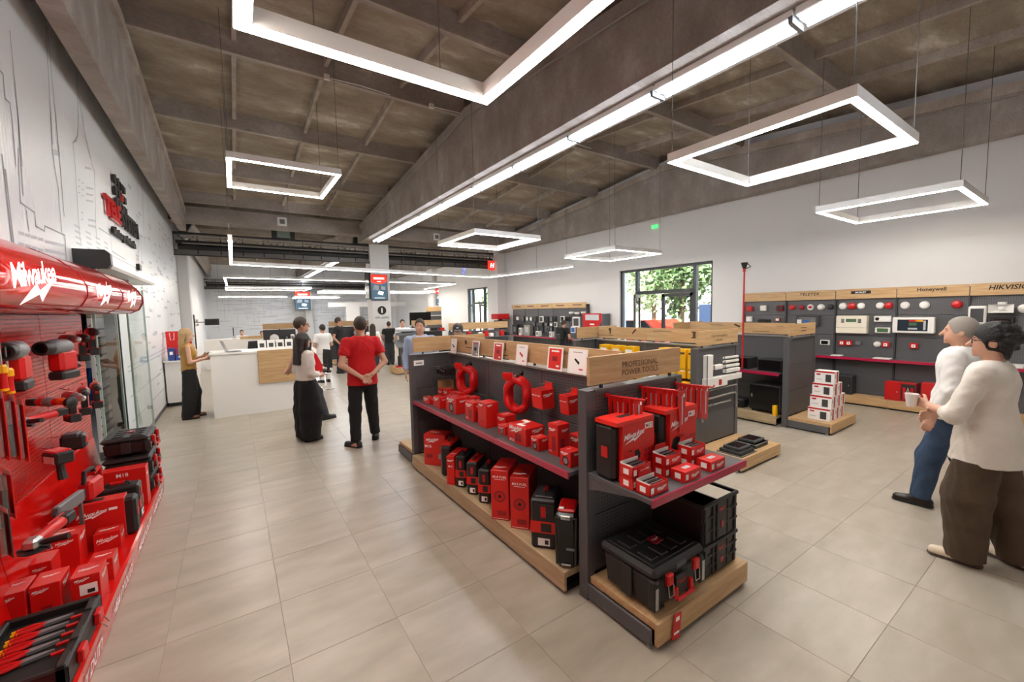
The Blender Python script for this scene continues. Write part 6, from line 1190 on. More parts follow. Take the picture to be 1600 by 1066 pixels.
# ================================================================== PEOPLE (bodies grown as one surface from a distance field)
class Field:
    def __init__(s, lo, hi, v):
        s.lo = np.array(lo, np.float32); s.v = v; n = np.ceil((np.array(hi)-s.lo)/v).astype(int)+1; s.n = n
        s.ax = [(s.lo[i]+v*np.arange(n[i])).astype(np.float32) for i in range(3)]; s.F = np.full(n, .5, np.float32)
    def sub(s, lo, hi):
        a = np.clip(np.floor((np.array(lo)-s.lo)/s.v).astype(int), 0, s.n); b = np.clip(np.ceil((np.array(hi)-s.lo)/s.v).astype(int)+1, 0, s.n)
        sl = tuple(slice(a[i], b[i]) for i in range(3)); return sl, [s.ax[i][sl[i]].reshape([-1 if j == i else 1 for j in range(3)]) for i in range(3)]
    def merge(s, sl, d, k):
        F = s.F[sl]; h = np.clip(.5+.5*(F-d)/k, 0, 1); s.F[sl] = F*(1-h)+d*h-k*h*(1-h)
    def cone(s, a, b, ra, rb, k=.02, fl=(1, 1, 1), cap=False):
        a = np.array(a, float); b = np.array(b, float); fl = np.array(fl, float); R = max(ra, rb)/fl.min()+k+3*s.v
        sl, P = s.sub(np.minimum(a, b)-R, np.maximum(a, b)+R)
        if 0 in s.F[sl].shape: return s
        ab = (b-a)*fl; L2 = max((ab*ab).sum(), 1e-9); q = [(P[i]-a[i])*fl[i] for i in range(3)]
        t = np.clip((q[0]*ab[0]+q[1]*ab[1]+q[2]*ab[2])/L2, 0, 1)
        d = np.sqrt((q[0]-t*ab[0])**2+(q[1]-t*ab[1])**2+(q[2]-t*ab[2])**2)-(ra+t*(rb-ra))
        if cap:
            u = (b-a)/np.linalg.norm(b-a); d = np.maximum(d, (P[0]-b[0])*u[0]+(P[1]-b[1])*u[1]+(P[2]-b[2])*u[2])
        s.merge(sl, d.astype(np.float32), k); return s
    def ell(s, c, r, k=.015, R=None, cut=False):
        c = np.array(c, float); r = np.array(r, float); m_ = r.max()+k+3*s.v; sl, P = s.sub(c-m_, c+m_)
        if 0 in s.F[sl].shape: return s
        q = [P[i]-c[i] for i in range(3)]
        if R is not None: q = [sum(R[j, i]*q[j] for j in range(3)) for i in range(3)]
        d = (np.sqrt((q[0]/r[0])**2+(q[1]/r[1])**2+(q[2]/r[2])**2)-1)*r.min()
        if cut: s.F[sl] = np.maximum(s.F[sl], -d)
        else: s.merge(sl, d.astype(np.float32), k)
        return s
    def keep(s, n, o):
        """keep the half space (p-o).n < 0"""
        sl, P = s.sub(s.lo, s.lo+s.n*s.v); s.F[...] = np.maximum(s.F, (P[0]-o[0])*n[0]+(P[1]-o[1])*n[1]+(P[2]-o[2])*n[2]); return s
    def mesh(s, name, material, parent, sc):
        F = s.F; F[0], F[-1], F[:, 0], F[:, -1], F[:, :, 0], F[:, :, -1] = .5, .5, .5, .5, .5, .5
        S_ = F < 0; cnt = np.zeros(tuple(s.n-1), np.int8)
        for o in np.ndindex(2, 2, 2): cnt += S_[o[0]:s.n[0]-1+o[0], o[1]:s.n[1]-1+o[1], o[2]:s.n[2]-1+o[2]]
        act = np.argwhere((cnt > 0) & (cnt < 8))
        idx = np.full(tuple(s.n-1), -1, np.int64); idx[tuple(act.T)] = np.arange(len(act))
        acc = np.zeros((len(act), 3)); num = np.zeros(len(act)); offs = list(np.ndindex(2, 2, 2)); val = {o: F[tuple((act+np.array(o)).T)] for o in offs}
        for o in offs:
            for a in range(3):
                if o[a] == 0:
                    p = list(o); p[a] = 1; fa, fb = val[o], val[tuple(p)]; m_ = (fa < 0) != (fb < 0); t = np.where(m_, fa/np.where(m_, fa-fb, 1), 0)
                    q = np.tile(np.array(o, float), (len(act), 1)); q[:, a] = t; acc[m_] += q[m_]; num[m_] += 1
        V = (s.lo+s.v*(act+acc/np.maximum(num, 1)[:, None]))*sc
        quads = []
        for a in range(3):
            b_, c_ = (a+1) % 3, (a+2) % 3; A = [slice(None)]*3; B = [slice(None)]*3; A[a] = slice(0, -1); B[a] = slice(1, None)
            sa, sb = S_[tuple(A)], S_[tuple(B)]; e = np.argwhere(sa != sb)
            e = e[(e[:, b_] > 0) & (e[:, c_] > 0) & (e[:, b_] < s.n[b_]-1) & (e[:, c_] < s.n[c_]-1)]
            fl = sa[tuple(e.T)]; d1 = np.zeros(3, int); d1[b_] = 1; d2 = np.zeros(3, int); d2[c_] = 1
            Q = np.stack([idx[tuple((e-d1-d2).T)], idx[tuple((e-d2).T)], idx[tuple(e.T)], idx[tuple((e-d1).T)]], 1); Q[~fl] = Q[~fl][:, ::-1]; quads.append(Q)
        Q = np.concatenate(quads)
        me = bpy.data.meshes.new(name); me.vertices.add(len(V)); me.vertices.foreach_set('co', V.astype(np.float32).ravel()); me.loops.add(len(Q)*4); me.loops.foreach_set('vertex_index', Q.astype(np.int32).ravel()); me.polygons.add(len(Q)); me.polygons.foreach_set('loop_start', np.arange(0, len(Q)*4, 4, dtype=np.int32)); me.polygons.foreach_set('loop_total', np.full(len(Q), 4, np.int32)); me.update(calc_edges=True); me.polygons.foreach_set('use_smooth', np.ones(len(Q), bool)); me.materials.append(M[material])
        o = bpy.data.objects.new(name, me); C.objects.link(o); o.parent = parent; return o
def unit(v): v = np.array(v, float); return v/np.linalg.norm(v)
def person(label, loc, face, height, v=.011, fem=False, skin='skin', top='cotton_black', sleeve=.55, hem=.93, bottom='trouser_black', wide=0.0, shoes='leather_black', hair='hair_brown', hairstyle='short', el=None, wr=None, hd=None, pn=None, curl=.5, feet=None, head_yaw=0.0, head_tilt=0.0, knees=None, extras=(), bag=0.0, neck_open=.078, fold=0.0, sit=False, lift=0.0, tuck=False):
    sc = height/1.75; ang = math.atan2(face[1], face[0])-math.pi/2
    T = thing('person', label, 'person', (loc[0], loc[1], lift), ang)
    sw = .175 if fem else .195; hw = .09
    shd = {-1: np.array((-sw, 0, 1.42)), 1: np.array((sw, 0, 1.42))}
    el = el or {-1: (-.245, -.03, 1.13), 1: (.245, -.03, 1.13)}; wr = wr or {-1: (-.25, .05, .88), 1: (.25, .05, .88)}
    hd = hd or {}; pn = pn or {}
    feet = feet or {-1: (-.1, 0), 1: (.1, 0)}; knees = knees or {}
    hipz = .92
    hip, kn, an, to = {}, {}, {}, {}
    for k in (-1, 1):
        hip[k] = np.array((k*hw, 0, hipz)); fx, fy = feet[k][:2]; tw = feet[k][2] if len(feet[k]) > 2 else k*.2
        an[k] = np.array((fx, fy-.02, .085)); kn[k] = np.array(knees.get(k, ((fx+k*hw)/2+k*.005, fy*.55+.02, .5))); d = np.array((math.sin(tw), math.cos(tw), 0)); to[k] = an[k]+d*.155-np.array((0, 0, .055)); an[k] = an[k]
    def cv(*p): return np.array(p)
    ch = math.cos(head_yaw), math.sin(head_yaw); Rz = np.array(((ch[0], -ch[1], 0), (ch[1], ch[0], 0), (0, 0, 1))); ct, st = math.cos(head_tilt), math.sin(head_tilt); Rx = np.array(((1, 0, 0), (0, ct, -st), (0, st, ct))); RH = Rz @ Rx; HP = np.array((0, .0, 1.5))
    def H(x, y, z): return HP+RH @ np.array((x, y, z-1.5))
    lo = (-.62, -.5, -.03); hi = (.62, .62, 1.86)
    # ---- body
    B = Field(lo, hi, v)
    fl = (1, 1.4, 1)
    B.cone((0, 0, .93), (0, 0, 1.1), .148 if fem else .15, .115 if fem else .135, .05, fl); B.cone((0, 0, 1.1), (0, .0, 1.33), .115 if fem else .135, .145 if fem else .165, .05, fl); B.cone((-sw+.05, -.01, 1.4), (sw-.05, -.01, 1.4), .06, .06, .05)
    B.cone((0, -.015, 1.42), H(0, .0, 1.56), .056 if not fem else .047, .053 if not fem else .045, .03)
    B.ell(H(0, -.005, 1.655), (.076, .098, .104), .02, RH); B.ell(H(0, .028, 1.592), (.058, .07, .066), .03, RH); B.cone(H(0, .096, 1.65), H(0, .122, 1.612), .009, .0145, .01); B.cone(H(-.03, .088, 1.664), H(.03, .088, 1.664), .009, .009, .015); B.cone(H(-.016, .088, 1.572), H(.016, .088, 1.572), .012, .012, .012); B.ell(H(0, .083, 1.544), (.022, .018, .016), .015, RH)
    for k in (-1, 1):
        B.ell(H(k*.078, -.01, 1.625), (.009, .019, .03), .006, RH)
        B.cone(hip[k], kn[k], .09, .06, .03); B.cone(kn[k], an[k], .058, .04, .02); B.cone(an[k]-cv(0, .035, .045), to[k], .036, .028, .02)
        e, w = np.array(el[k], float), np.array(wr[k], float); B.cone(shd[k], e, .052 if not fem else .042, .04 if not fem else .034, .03); B.cone(e, w, .041 if not fem else .034, .027 if not fem else .023, .02)
        d = unit(hd.get(k, w-e)); n = np.array(pn.get(k, (-k, 0, 0)), float); n = unit(n-d*n.dot(d)); sd = np.cross(d, n); hs = .93 if fem else 1.0
        for o in (-.022, -.006, .01, .024): B.cone(w+d*.01+sd*o*.6, w+d*.085*hs+sd*o*1.2, .016, .0125, .006)
        for i, L in enumerate((.9, 1.05, 1.0, .8)):
            p = w+d*.083*hs+sd*(i-1.5)*.0195; dd = d.copy(); cc = curl if not isinstance(curl, dict) else curl[k]
            for j, (l, r0, r1) in enumerate(((.04, .0095, .0088), (.026, .0088, .008), (.02, .008, .0066))):
                a_ = cc*(.5+.35*j); dd = unit(dd*math.cos(a_)+n*math.sin(a_)); p2 = p+dd*l*L*hs; B.cone(p, p2, r0, r1, .003); p = p2
        tb = -sd if np.dot(sd, (0, 1, .6)) < 0 else sd
        p = w+d*.03+tb*.026; dd = unit(d*.75+tb*.6+n*.3); p2 = p+dd*.045; B.cone(p, p2, .0125, .0105, .006); p3 = p2+unit(d*.95+tb*.15+n*.35)*.03; B.cone(p2, p3, .0105, .0085, .004)
    body = B.mesh('body', skin, T, sc)
    # ---- top
    G = Field(lo, hi, v); a_ = .016+bag
    G.cone((0, 0, hem+.02), (0, 0, 1.1), (.15 if fem else .158)+a_, (.125 if fem else .142)+a_, .05, fl); G.cone((0, 0, 1.1), (0, 0, 1.33), (.125 if fem else .142)+a_, (.15 if fem else .17)+a_, .05, fl); G.cone((-sw+.04, -.01, 1.4), (sw-.04, -.01, 1.4), .068+bag*.4, .068+bag*.4, .05)
    if hem < .925: G.cone((0, 0, hem-.03), (0, 0, 1.02), .174+a_+wide*.3, .158+a_+wide*.1, .04, (1, 1.15, 1))
    if fem: G.ell((-.07, .085, 1.27), (.065, .06, .06), .04); G.ell((.07, .085, 1.27), (.065, .06, .06), .04)
    for k in (-1, 1):
        e, w = np.array(el[k], float), np.array(wr[k], float)
        if sleeve <= 0: continue
        if sleeve <= 1: p = shd[k]+(e-shd[k])*sleeve; G.cone(shd[k], p, .066+bag*.5, .062+bag*.7, .035, cap=True)
        else: p = e+(w-e)*(sleeve-1); G.cone(shd[k], e, .064+bag*.5, .056+bag*.7, .035); G.cone(e, p, .056+bag*.7, .042+bag*.6, .02, cap=True)
    if fold:
        sl, P = G.sub(lo, hi); G.F += fold*(np.sin(P[2]*47+4*np.sin(P[0]*19+P[1]*13))*np.sin(P[0]*33+P[2]*11+P[1]*23)).astype(np.float32)
    G.keep((0, 0, -1), (0, 0, hem)); G.ell((0, .012, 1.5), (neck_open, neck_open, .085), cut=True)
    tp = G.mesh('top', top, T, sc)
    if sleeve == .55 or top == 'linen_white' or sleeve > 1.5:
        part('collar', top, T, lambda b: b.tube([(sc*.074*math.cos(q), sc*(.012+.074*math.sin(q)), sc*(1.452+.012*-math.sin(q))) for q in [2*math.pi*i/20 for i in range(20)]], sc*.014, 8, True), smooth=True)
    # ---- trousers
    G = Field(lo, hi, v); G.cone((0, 0, .93), (0, 0, 1.02), (.15 if fem else .155)+.008, (.135 if fem else .148)+.008, .04, fl)
    for k in (-1, 1):
        kk = kn[k].copy(); aa = an[k].copy(); dr = unit(aa-kk); end = aa-dr*.0 if wide < .05 else aa+np.array((0, 0, -.045))
        G.cone(hip[k]-cv(0, 0, .02), kk, .1+wide*.3, .072+wide, .045); G.cone(kk, end, .072+wide, .056+wide*(.8 if wide < .085 or fem else .35), .03, cap=True)
    if fold:
        sl, P = G.sub(lo, hi); G.F += fold*1.2*(np.sin(P[2]*31+5*np.sin(P[0]*17+P[1]*11))*np.sin(P[0]*21+P[2]*9+P[1]*27)).astype(np.float32)
    if hem < .925: G.keep((0, 0, 1), (0, 0, hem+.02))
    G.keep((0, 0, -1), (0, 0, .035)); G.mesh('trousers', bottom, T, sc)
    if tuck: part('belt', 'leather_black', T, lambda b: b.tube([(sc*.172*math.cos(q), sc*.122*math.sin(q), sc*1.02) for q in [2*math.pi*i/24 for i in range(24)]], sc*.016, 6, True), smooth=True)
    # ---- shoes
    for k in (-1, 1):
        G = Field((an[k][0]-.22, an[k][1]-.2, -.02), (an[k][0]+.22, an[k][1]+.32, .2), v); d = unit(to[k]-an[k]+cv(0, 0, .055)); h_ = an[k]-d*.045
        G.cone(cv(h_[0], h_[1], .045), cv(to[k][0], to[k][1], .034), .047, .038, .02); G.cone(an[k]+cv(0, 0, -.0), an[k]+d*.05-cv(0, 0, .03), .044, .04, .02); G.keep((0, 0, -1), (0, 0, .012)); G.keep((0, 0, 1), (0, 0, .115)); s_ = G.mesh('shoe', shoes, T, sc)
        G = Field((an[k][0]-.22, an[k][1]-.2, -.02), (an[k][0]+.22, an[k][1]+.32, .1), v); G.cone(cv(h_[0], h_[1], .012), cv(to[k][0], to[k][1], .012), .05, .043, .01); G.keep((0, 0, 1), (0, 0, .022)); G.keep((0, 0, -1), (0, 0, 0)); G.mesh('sole', 'sole_brown' if shoes == 'shoe_beige' else 'black_matte', s_, sc)
    # ---- hair
    if hairstyle != 'none':
        G = Field(lo, (hi[0], hi[1], 1.95), v); vol = {'short': .006, 'curly': .016, 'long': .012, 'cap': .012}[hairstyle]
        G.ell(H(0, -.012, 1.668), (.079+vol, .1+vol, .104+vol), .015, RH)
        if hairstyle in ('short', 'cap'): G.ell(H(0, .1, 1.61), (.085, .088, .108), cut=True, R=RH); G.ell(H(0, .03, 1.55), (.12, .1, .08), cut=True, R=RH)
        if hairstyle == 'curly':
            for i in range(60):
                q = rng.normal(size=3); q /= np.linalg.norm(q)
                if q[1] > .35 or q[2] < -.7: continue
                G.ell(H(q[0]*.088, -.024+q[1]*.1, 1.668+q[2]*.108), (.024, .024, .022), .006, RH)
            for x in (-.05, -.02, .02, .05): G.cone(H(x, -.07, 1.63), H(x*1.1, -.072, 1.53), .036, .014, .012)
            G.ell(H(0, .115, 1.6), (.11, .105, .088), cut=True, R=RH)
            for q in (-1, 1): G.ell(H(q*.095, .0, 1.62), (.03, .032, .04), cut=True, R=RH)
        if hairstyle == 'long':
            for x in (-.06, -.03, 0, .03, .06): G.cone(H(x, -.06, 1.66), H(x*1.15, -.085, 1.5), .045, .04, .03); G.cone(H(x*1.15, -.085, 1.5), (x*1.5, -.12, 1.27), .04, .02, .03)
            for x in (-.078, .078): G.cone(H(x, .02, 1.66), H(x*1.05, .0, 1.5), .022, .026, .02); G.cone(H(x*1.05, .0, 1.5), (x*1.25, -.04, 1.33), .026, .015, .02)
            G.ell(H(0, .1, 1.6), (.066, .075, .1), cut=True, R=RH)
        G.mesh('hair' if hairstyle != 'cap' else 'hair', hair, T, sc)
        if hairstyle == 'cap':
            G = Field((-.2, -.2, 1.55), (.2, .3, 1.9), v); G.ell(H(0, -.01, 1.69), (.093, .112, .098), .01, RH); G.keep(-(RH @ cv(0, 0, 1)), H(0, 0, 1.69)); G.ell(H(0, .13, 1.692), (.07, .075, .012), .012, RH); cp = G.mesh('cap', 'black_satin', T, sc); ob = part('cap_badge', 'white_print', cp, lambda b: b.ball(H(0, .1, 1.735)*sc, (.022, .006, .012)))
    # ---- face
    def fb(nm, m_, x, y, z, r): part(nm, m_, T, lambda b: (setattr(b, 'mt', Matrix.Translation(H(x, y, z)*sc) @ Matrix(RH.tolist()).to_4x4()), b.ball((0, 0, 0), tuple(q*sc for q in r), 10, 6)), smooth=True)
    for k in (-1, 1): fb('eye', 'eye_dark', k*.03, .081, 1.643, (.011, .006, .006)); fb('eyebrow', hair if hairstyle != 'none' else 'hair_brown', k*.031, .09, 1.668, (.018, .006, .004))
    fb('lips', 'lips', 0, .097, 1.57, (.02, .006, .006))
    if 'glasses' in extras:
        for k in (-1, 1): part('glasses', 'black_plastic', T, lambda b: (b.tube([H(k*.031+.022*math.cos(q), .1, 1.643+.016*math.sin(q))*sc for q in [2*math.pi*i/12 for i in range(12)]], .0028, 6, True), b.tube([H(k*.053, .1, 1.65)*sc, H(k*.08, .05, 1.65)*sc, H(k*.085, -.02, 1.645)*sc], .0035, 6)))
    if 'beard' in extras:
        G = Field((-.2, -.15, 1.45), (.2, .25, 1.75), v); G.ell(H(0, .028, 1.585), (.062, .075, .066), .02, RH); G.keep(RH @ cv(0, 0, 1), H(0, 0, 1.6)); G.ell(H(0, .1, 1.585), (.028, .04, .02), cut=True, R=RH); G.keep(-(RH @ cv(0, 0, 1)), H(0, 0, 1.54)); G.mesh('beard', hair, T, sc)
    def W_(p): return MW[T] @ (Vector([float(q) for q in p])*sc)
    T_hand = {k: W_(np.array(wr[k], float)+unit(hd.get(k, np.array(wr[k], float)-np.array(el[k], float)))*.09) for k in (-1, 1)}
    return T, T_hand, W_
def zat(px, py, Y): return onY(px, py, Y).z
# man in red polo, hands clasped behind his back
T, hnd, W_ = person('man in red polo and black trousers, seen from behind, hands clasped behind back', (1.55, 6.28), (.0, 1), 1.87, .0095, top='red_cloth', sleeve=.62, hem=.83, bottom='trouser_black', wide=.012, hair='hair_brown', skin='skin', bag=.01,
    el={-1: (-.29, -.1, 1.13), 1: (.29, -.1, 1.13)}, wr={-1: (-.075, -.215, .965), 1: (.075, -.215, .985)}, hd={-1: (.8, -.05, -.55), 1: (-.8, -.02, -.6)}, pn={-1: (0, -1, 0), 1: (0, -1, 0)}, curl=.35, feet={-1: (-.16, -.12, -.6), 1: (.16, .1, .35)}, fold=.0035)
part('wristband', 'black_plastic', T, lambda b: b.tube([tuple(Vector((-.1, -.2, 1.06))+Vector((.029*math.cos(q), .029*math.sin(q)*.7, -.029*math.cos(q)*.9))) for q in [2*math.pi*i/14 for i in range(14)]], .008, 6, True), smooth=True)
# woman in white blouse with long dark hair
T, hnd, W_ = person('woman with long dark hair in white blouse and wide black trousers', (.87, 6.97), (.93, .35), 1.64, .0095, fem=True, top='blouse_white', sleeve=1.75, hem=1.0, bottom='trouser_black', wide=.11, hair='hair_dark_brown', hairstyle='long', bag=.012,
    el={-1: (-.225, -.02, 1.14), 1: (.235, -.03, 1.13)}, wr={-1: (-.1, .2, 1.07), 1: (.1, .2, 1.05)}, curl=.9, pn={-1: (.6, 0, .6), 1: (-.6, 0, .6)}, feet={-1: (-.1, .02), 1: (.1, 0)}, fold=.004)
ph = thing('phone', 'pink phone held by the woman in the white blouse', 'phone', hnd[1]+Vector((0, 0, .035)), math.radians(20)); part('case', 'red_plastic', ph, lambda b: b.box((-.075, -.04, -.005), (.075, .04, .006), .004)); part('screen', 'screen_dark', ph, lambda b: b.box((-.07, -.036, .0055), (.07, .036, .0075)))
# man in black tee with glasses
person('man in black tee with glasses standing behind the white blouse woman', (.98, 7.95), (.97, .1), 1.87, .0105, top='cotton_black', sleeve=.6, hem=.93, bottom='trouser_grey', wide=.015, hair='hair_brown', extras=('glasses',), el={-1: (-.28, -.06, 1.13), 1: (.3, -.13, 1.14)}, wr={-1: (-.12, -.2, .95), 1: (.14, -.22, .96)}, feet={-1: (-.12, .34, -.2), 1: (.12, -.08, .1)}, fold=.003, skin='skin_tan')
# woman in mustard top
T, hnd, W_ = person('blond woman in mustard top and black trousers beside the white counter', (-.74, 9.9), (.98, .1), 1.7, .0105, fem=True, top='mustard_satin', sleeve=0, hem=.94, bottom='trouser_black', wide=.05, shoes='leather_brown', hair='hair_blond', hairstyle='long', bag=.012, el={-1: (-.23, .02, 1.13), 1: (.23, .02, 1.12)}, wr={-1: (-.13, .24, 1.2), 1: (.13, .25, 1.16)}, curl=.8, feet={-1: (-.09, .06), 1: (.09, -.06)}, fold=.003)
pc = thing('phone', 'dark phone held by the blond woman at the counter', 'phone', hnd[1]+Vector((.01, .05, .03)), .2); part('case', 'black_plastic', pc, lambda b: b.box((-.035, -.006, -.06), (.035, .004, .07), .004)); part('screen', 'screen_dark', pc, lambda b: b.box((-.031, .004, -.055), (.031, .005, .065)))
# near visitors on the right
T, hnd, W_ = person('man with curly dark hair and glasses in cream linen shirt and baggy brown trousers', (4.5, .5), (.12, 1), 1.75, .0085, top='linen_white', sleeve=1.35, hem=.76, bottom='corduroy_brown', wide=.062, shoes='shoe_beige', hair='hair_black', hairstyle='curly', extras=('glasses',), bag=.01, fold=.004,
    el={-1: (-.27, .1, 1.12), 1: (.25, .12, 1.12)}, wr={-1: (-.06, .3, 1.12), 1: (-.03, .29, 1.05)}, hd={-1: (.45, .8, .2), 1: (-.9, .25, .0)}, pn={-1: (.9, -.3, 0), 1: (0, -1, 0)}, curl={-1: .75, 1: .3}, feet={-1: (-.13, .06, -.25), 1: (.15, -.14, .3)}, head_yaw=math.radians(10))
cu = thing('paper_cup', 'white paper cup held by the dark-haired visitor', 'cup', hnd[-1]+Vector((-.03, .035, -.045)), 0); part('cup', 'white_card', cu, lambda b: b.lathe([(.03, 0), (.042, .1), (.044, .103), (.042, .104), (.039, .098), (.028, .006)], n=20), smooth=True); part('drink', 'leather_brown', cu, lambda b: b.lathe([(.03, .08), (.0375, .085)], n=16))
person('grey-haired man in white shirt and jeans behind the curly-haired visitor', (5.42, .8), (.0, 1), 1.77, .0095, top='cotton_white', sleeve=1.55, hem=.86, bottom='denim', wide=.022, shoes='leather_black', hair='hair_grey', extras=(), bag=.014, fold=.004, el={-1: (-.25, .0, 1.13), 1: (.28, -.04, 1.13)}, wr={-1: (-.24, .1, .88), 1: (.26, -.02, .88)}, feet={-1: (-.1, .2, -.1), 1: (.1, -.12, .3)}, head_yaw=math.radians(8))
# visitors farther away
person('man in black printed tee and jeans, hand in pocket, by the central column', (2.84, 14.2), (.75, -.5), 1.8, .014, top='cotton_black', sleeve=.6, hem=.9, bottom='denim_dark', wide=.012, hair='hair_brown', extras=('glasses',), el={-1: (-.27, -.06, 1.13), 1: (.29, -.06, 1.14)}, wr={-1: (-.25, .06, .88), 1: (.2, .1, .93)}, head_yaw=math.radians(35), skin='skin_tan')
person('man in white tee with shaved neck seen from behind at the far desks', (2.08, 12.6), (-.3, .95), zat(501, 508, 12.6), .014, top='cotton_white', sleeve=.7, hem=.88, bottom='cotton_white', wide=.02, hair='hair_brown', bag=.015, el={-1: (-.27, .0, 1.14), 1: (.27, .0, 1.14)}, wr={-1: (-.1, .22, 1.05), 1: (.1, .22, 1.05)})
person('brown-haired woman half hidden behind the man in red', (3.75, 13.6), (.3, .95), zat(584, 507, 13.6), .015, fem=True, top='blouse_white', sleeve=1.6, hem=.95, bottom='trouser_grey', wide=.02, hair='hair_brown', hairstyle='long')
person('person in mid-blue shirt far behind the central column', (5.5, 18.6), (.9, .1), zat(597, 501, 18.6), .016, top='shirt_mid_blue', sleeve=1.7, hem=.9, bottom='denim_dark', wide=.015, hair='hair_brown')
person('man in black tee and dark shorts seen from behind past the column', (4.78, 15.2), (.1, 1), zat(608, 503, 15.2), .015, top='cotton_black', sleeve=.6, hem=.9, bottom='trouser_grey', wide=.03, hair='hair_brown', el={-1: (-.28, .0, 1.14), 1: (.28, .0, 1.14)}, wr={-1: (-.2, .22, 1.0), 1: (.2, .22, 1.0)})
person('dark-haired man in white shirt behind the grey display stand', (4.75, 13.6), (-.2, -1), zat(630, 500, 13.6), .015, top='cotton_white', sleeve=.7, hem=.9, bottom='trouser_grey', hair='hair_black')
person('man in light blue shirt looking over the far end of the gondola', (2.66, 6.75), (-.45, -.89), zat(662, 500, 6.75), .0105, top='shirt_blue', sleeve=1.8, hem=.88, bottom='denim_dark', wide=.015, hair='hair_brown', bag=.015, fold=.003, skin='skin')
person('man in a black cap half hidden behind the leaflet cards', (3.16, 6.3), (-.5, -.86), zat(707, 508, 6.3), .0105, top='cotton_black', sleeve=.6, hem=.9, bottom='denim_dark', hair='hair_brown', hairstyle='cap', head_tilt=-.25, skin='skin')
person('man with dark backpack studying the far wall unit', (8.95, 10.2), (.95, .1), zat(880, 501, 10.2), .014, top='cotton_black', sleeve=.6, hem=.9, bottom='denim_dark', hair='hair_brown', el={-1: (-.28, .0, 1.14), 1: (.28, .0, 1.14)}, wr={-1: (-.2, .24, 1.05), 1: (.2, .24, 1.05)})
bk = thing('backpack', 'dark backpack worn by the man at the far wall unit', 'backpack', (8.79, 10.18, 1.05)); part('bag', 'black_matte', bk, lambda b: b.box((-.09, -.15, -.12), (.05, .15, .3), .04)); part('pocket', 'black_satin', bk, lambda b: b.box((-.12, -.11, -.1), (-.08, .11, .08), .02))
# ================================================================== FAR HALL: desks, gondolas, screens
# cross gondola with end boards (runs along X)
def cross_gondola(x0, x1, yc, label, sag=1.61):
    t = thing('shelving_gondola', label, 'shelving', ((x0+x1)/2, yc, 0), 0, 'shelving gondolas')
    for x in (x0, x1-.06): part('post', 'shelf_metal', t, lambda b: b.box((x, yc-.04, 0), (x+.06, yc+.04, ZT)), True)
    for za, zb in ((.17, .56), (.565, .98), (.985, 1.395)): part('back_panel', 'perf_y', t, lambda b: b.box((x0+.062, yc-.03, za), (x1-.062, yc+.03, zb)), True)
    plinth(t, x0, x1, yc-.5, yc-.042, 'oak_x', '-y'); shelf_parts(t, x0, x1, yc-.45, yc-.042, .85, '-y'); part('upper_shelf', 'shelf_metal', t, lambda b: b.box((x0, yc-.35, 1.2), (x1, yc-.042, 1.225)), True)
    header(t, x0, yc, (x0+x1)/2-.004, yc, 'oak_x', along='x'); header(t, (x0+x1)/2+.004, yc, x1, yc, 'oak_x', along='x')
    part('end_board', 'oak_y', t, lambda b: b.box((x0-.012, yc-.5, 1.435), (x0, yc-.03, 1.622)), True)
    part('end_board_bracket', 'black_plastic', t, lambda b: b.box((x0-.01, yc-.06, 1.39), (x0+.02, yc-.03, 1.45)), True)
    return t
x0 = onY(701, 507, 9.9).x; x1 = onY(793, 506, 9.9).x
cg = cross_gondola(x0, x1, 9.9, 'cross gondola behind the leaflet cards, with small red and grey goods')
for k in range(10):
    o = carton('small_pack', '%s small pack on the upper shelf of the cross gondola' % ['first', 'second', 'third', 'fourth', 'fifth', 'sixth', 'seventh', 'eighth', 'ninth', 'tenth'][k], 'pack', (x0+.15+k*(x1-x0-.3)/9, 9.72, 1.226), (.1, .1, .09+.03*(k % 3)), ['white_card', 'grey_plastic', 'red_card', 'black_plastic', 'white_card', 'red_card'][k % 6], 0, 'packs on the cross gondola')
x2 = onY(643, 505, 14.6).x; x3 = onY(690, 504, 14.6).x
cg2 = cross_gondola(x2, x3, 14.6, 'farther cross gondola behind the man in light blue')
for k in range(4): carton('small_pack', '%s pack on the farther cross gondola' % ['first', 'second', 'third', 'fourth'][k], 'pack', (x2+.2+k*.3, 14.4, 1.226), (.18, .12, .1), ['grey_plastic', 'white_card', 'black_plastic', 'red_card'][k], 0, 'packs on the farther cross gondola')
# low display stand with sloped panel
st = thing('display_stand', 'grey display stand with a sloped red panel on an oak base', 'stand', (4.55, 12.75, 0)); part('base', 'oak_x', st, lambda b: b.box((-.45, -.3, .03), (.5, .35, .22), .004)); part('kick', 'shelf_metal_dark', st, lambda b: b.box((-.42, -.28, 0), (.47, .32, .03))); part('pedestal', 'shelf_metal', st, lambda b: b.box((-.15, .0, .22), (.4, .25, 1.2), .01)); part('sloped_panel', 'grey_plastic', st, lambda b: b.prism([(-.3, .86), (-.28, .82), (.25, 1.02), (.25, 1.06)], 'x', -.35, .42)); part('panel_print', 'red_dark', st, lambda b: b.prism([(-.22, .896), (.15, 1.032), (.15, 1.036), (-.22, .9)], 'x', -.1, .3)); part('top_tray', 'grey_plastic', st, lambda b: b.box((-.25, -.05, 1.2), (.42, .3, 1.28), .01)); part('top_tray', 'pale_print', st, lambda b: b.box((-.25, -.05, 1.32), (.42, .3, 1.4), .01)); part('riser', 'shelf_metal', st, lambda b: b.box((-.1, .1, 1.28), (.3, .2, 1.32)))
ft = thing('floor_tool', 'red footed tool standing on the oak base of the display stand', 'tool', (4.25, 12.6, .221)); part('foot', 'red_plastic', ft, lambda b: b.box((-.12, -.06, 0), (.12, .06, .05), .01)); part('motor', 'black_plastic', ft, lambda b: b.cyl((0, 0, .05), (0, 0, .35), .05, 14))
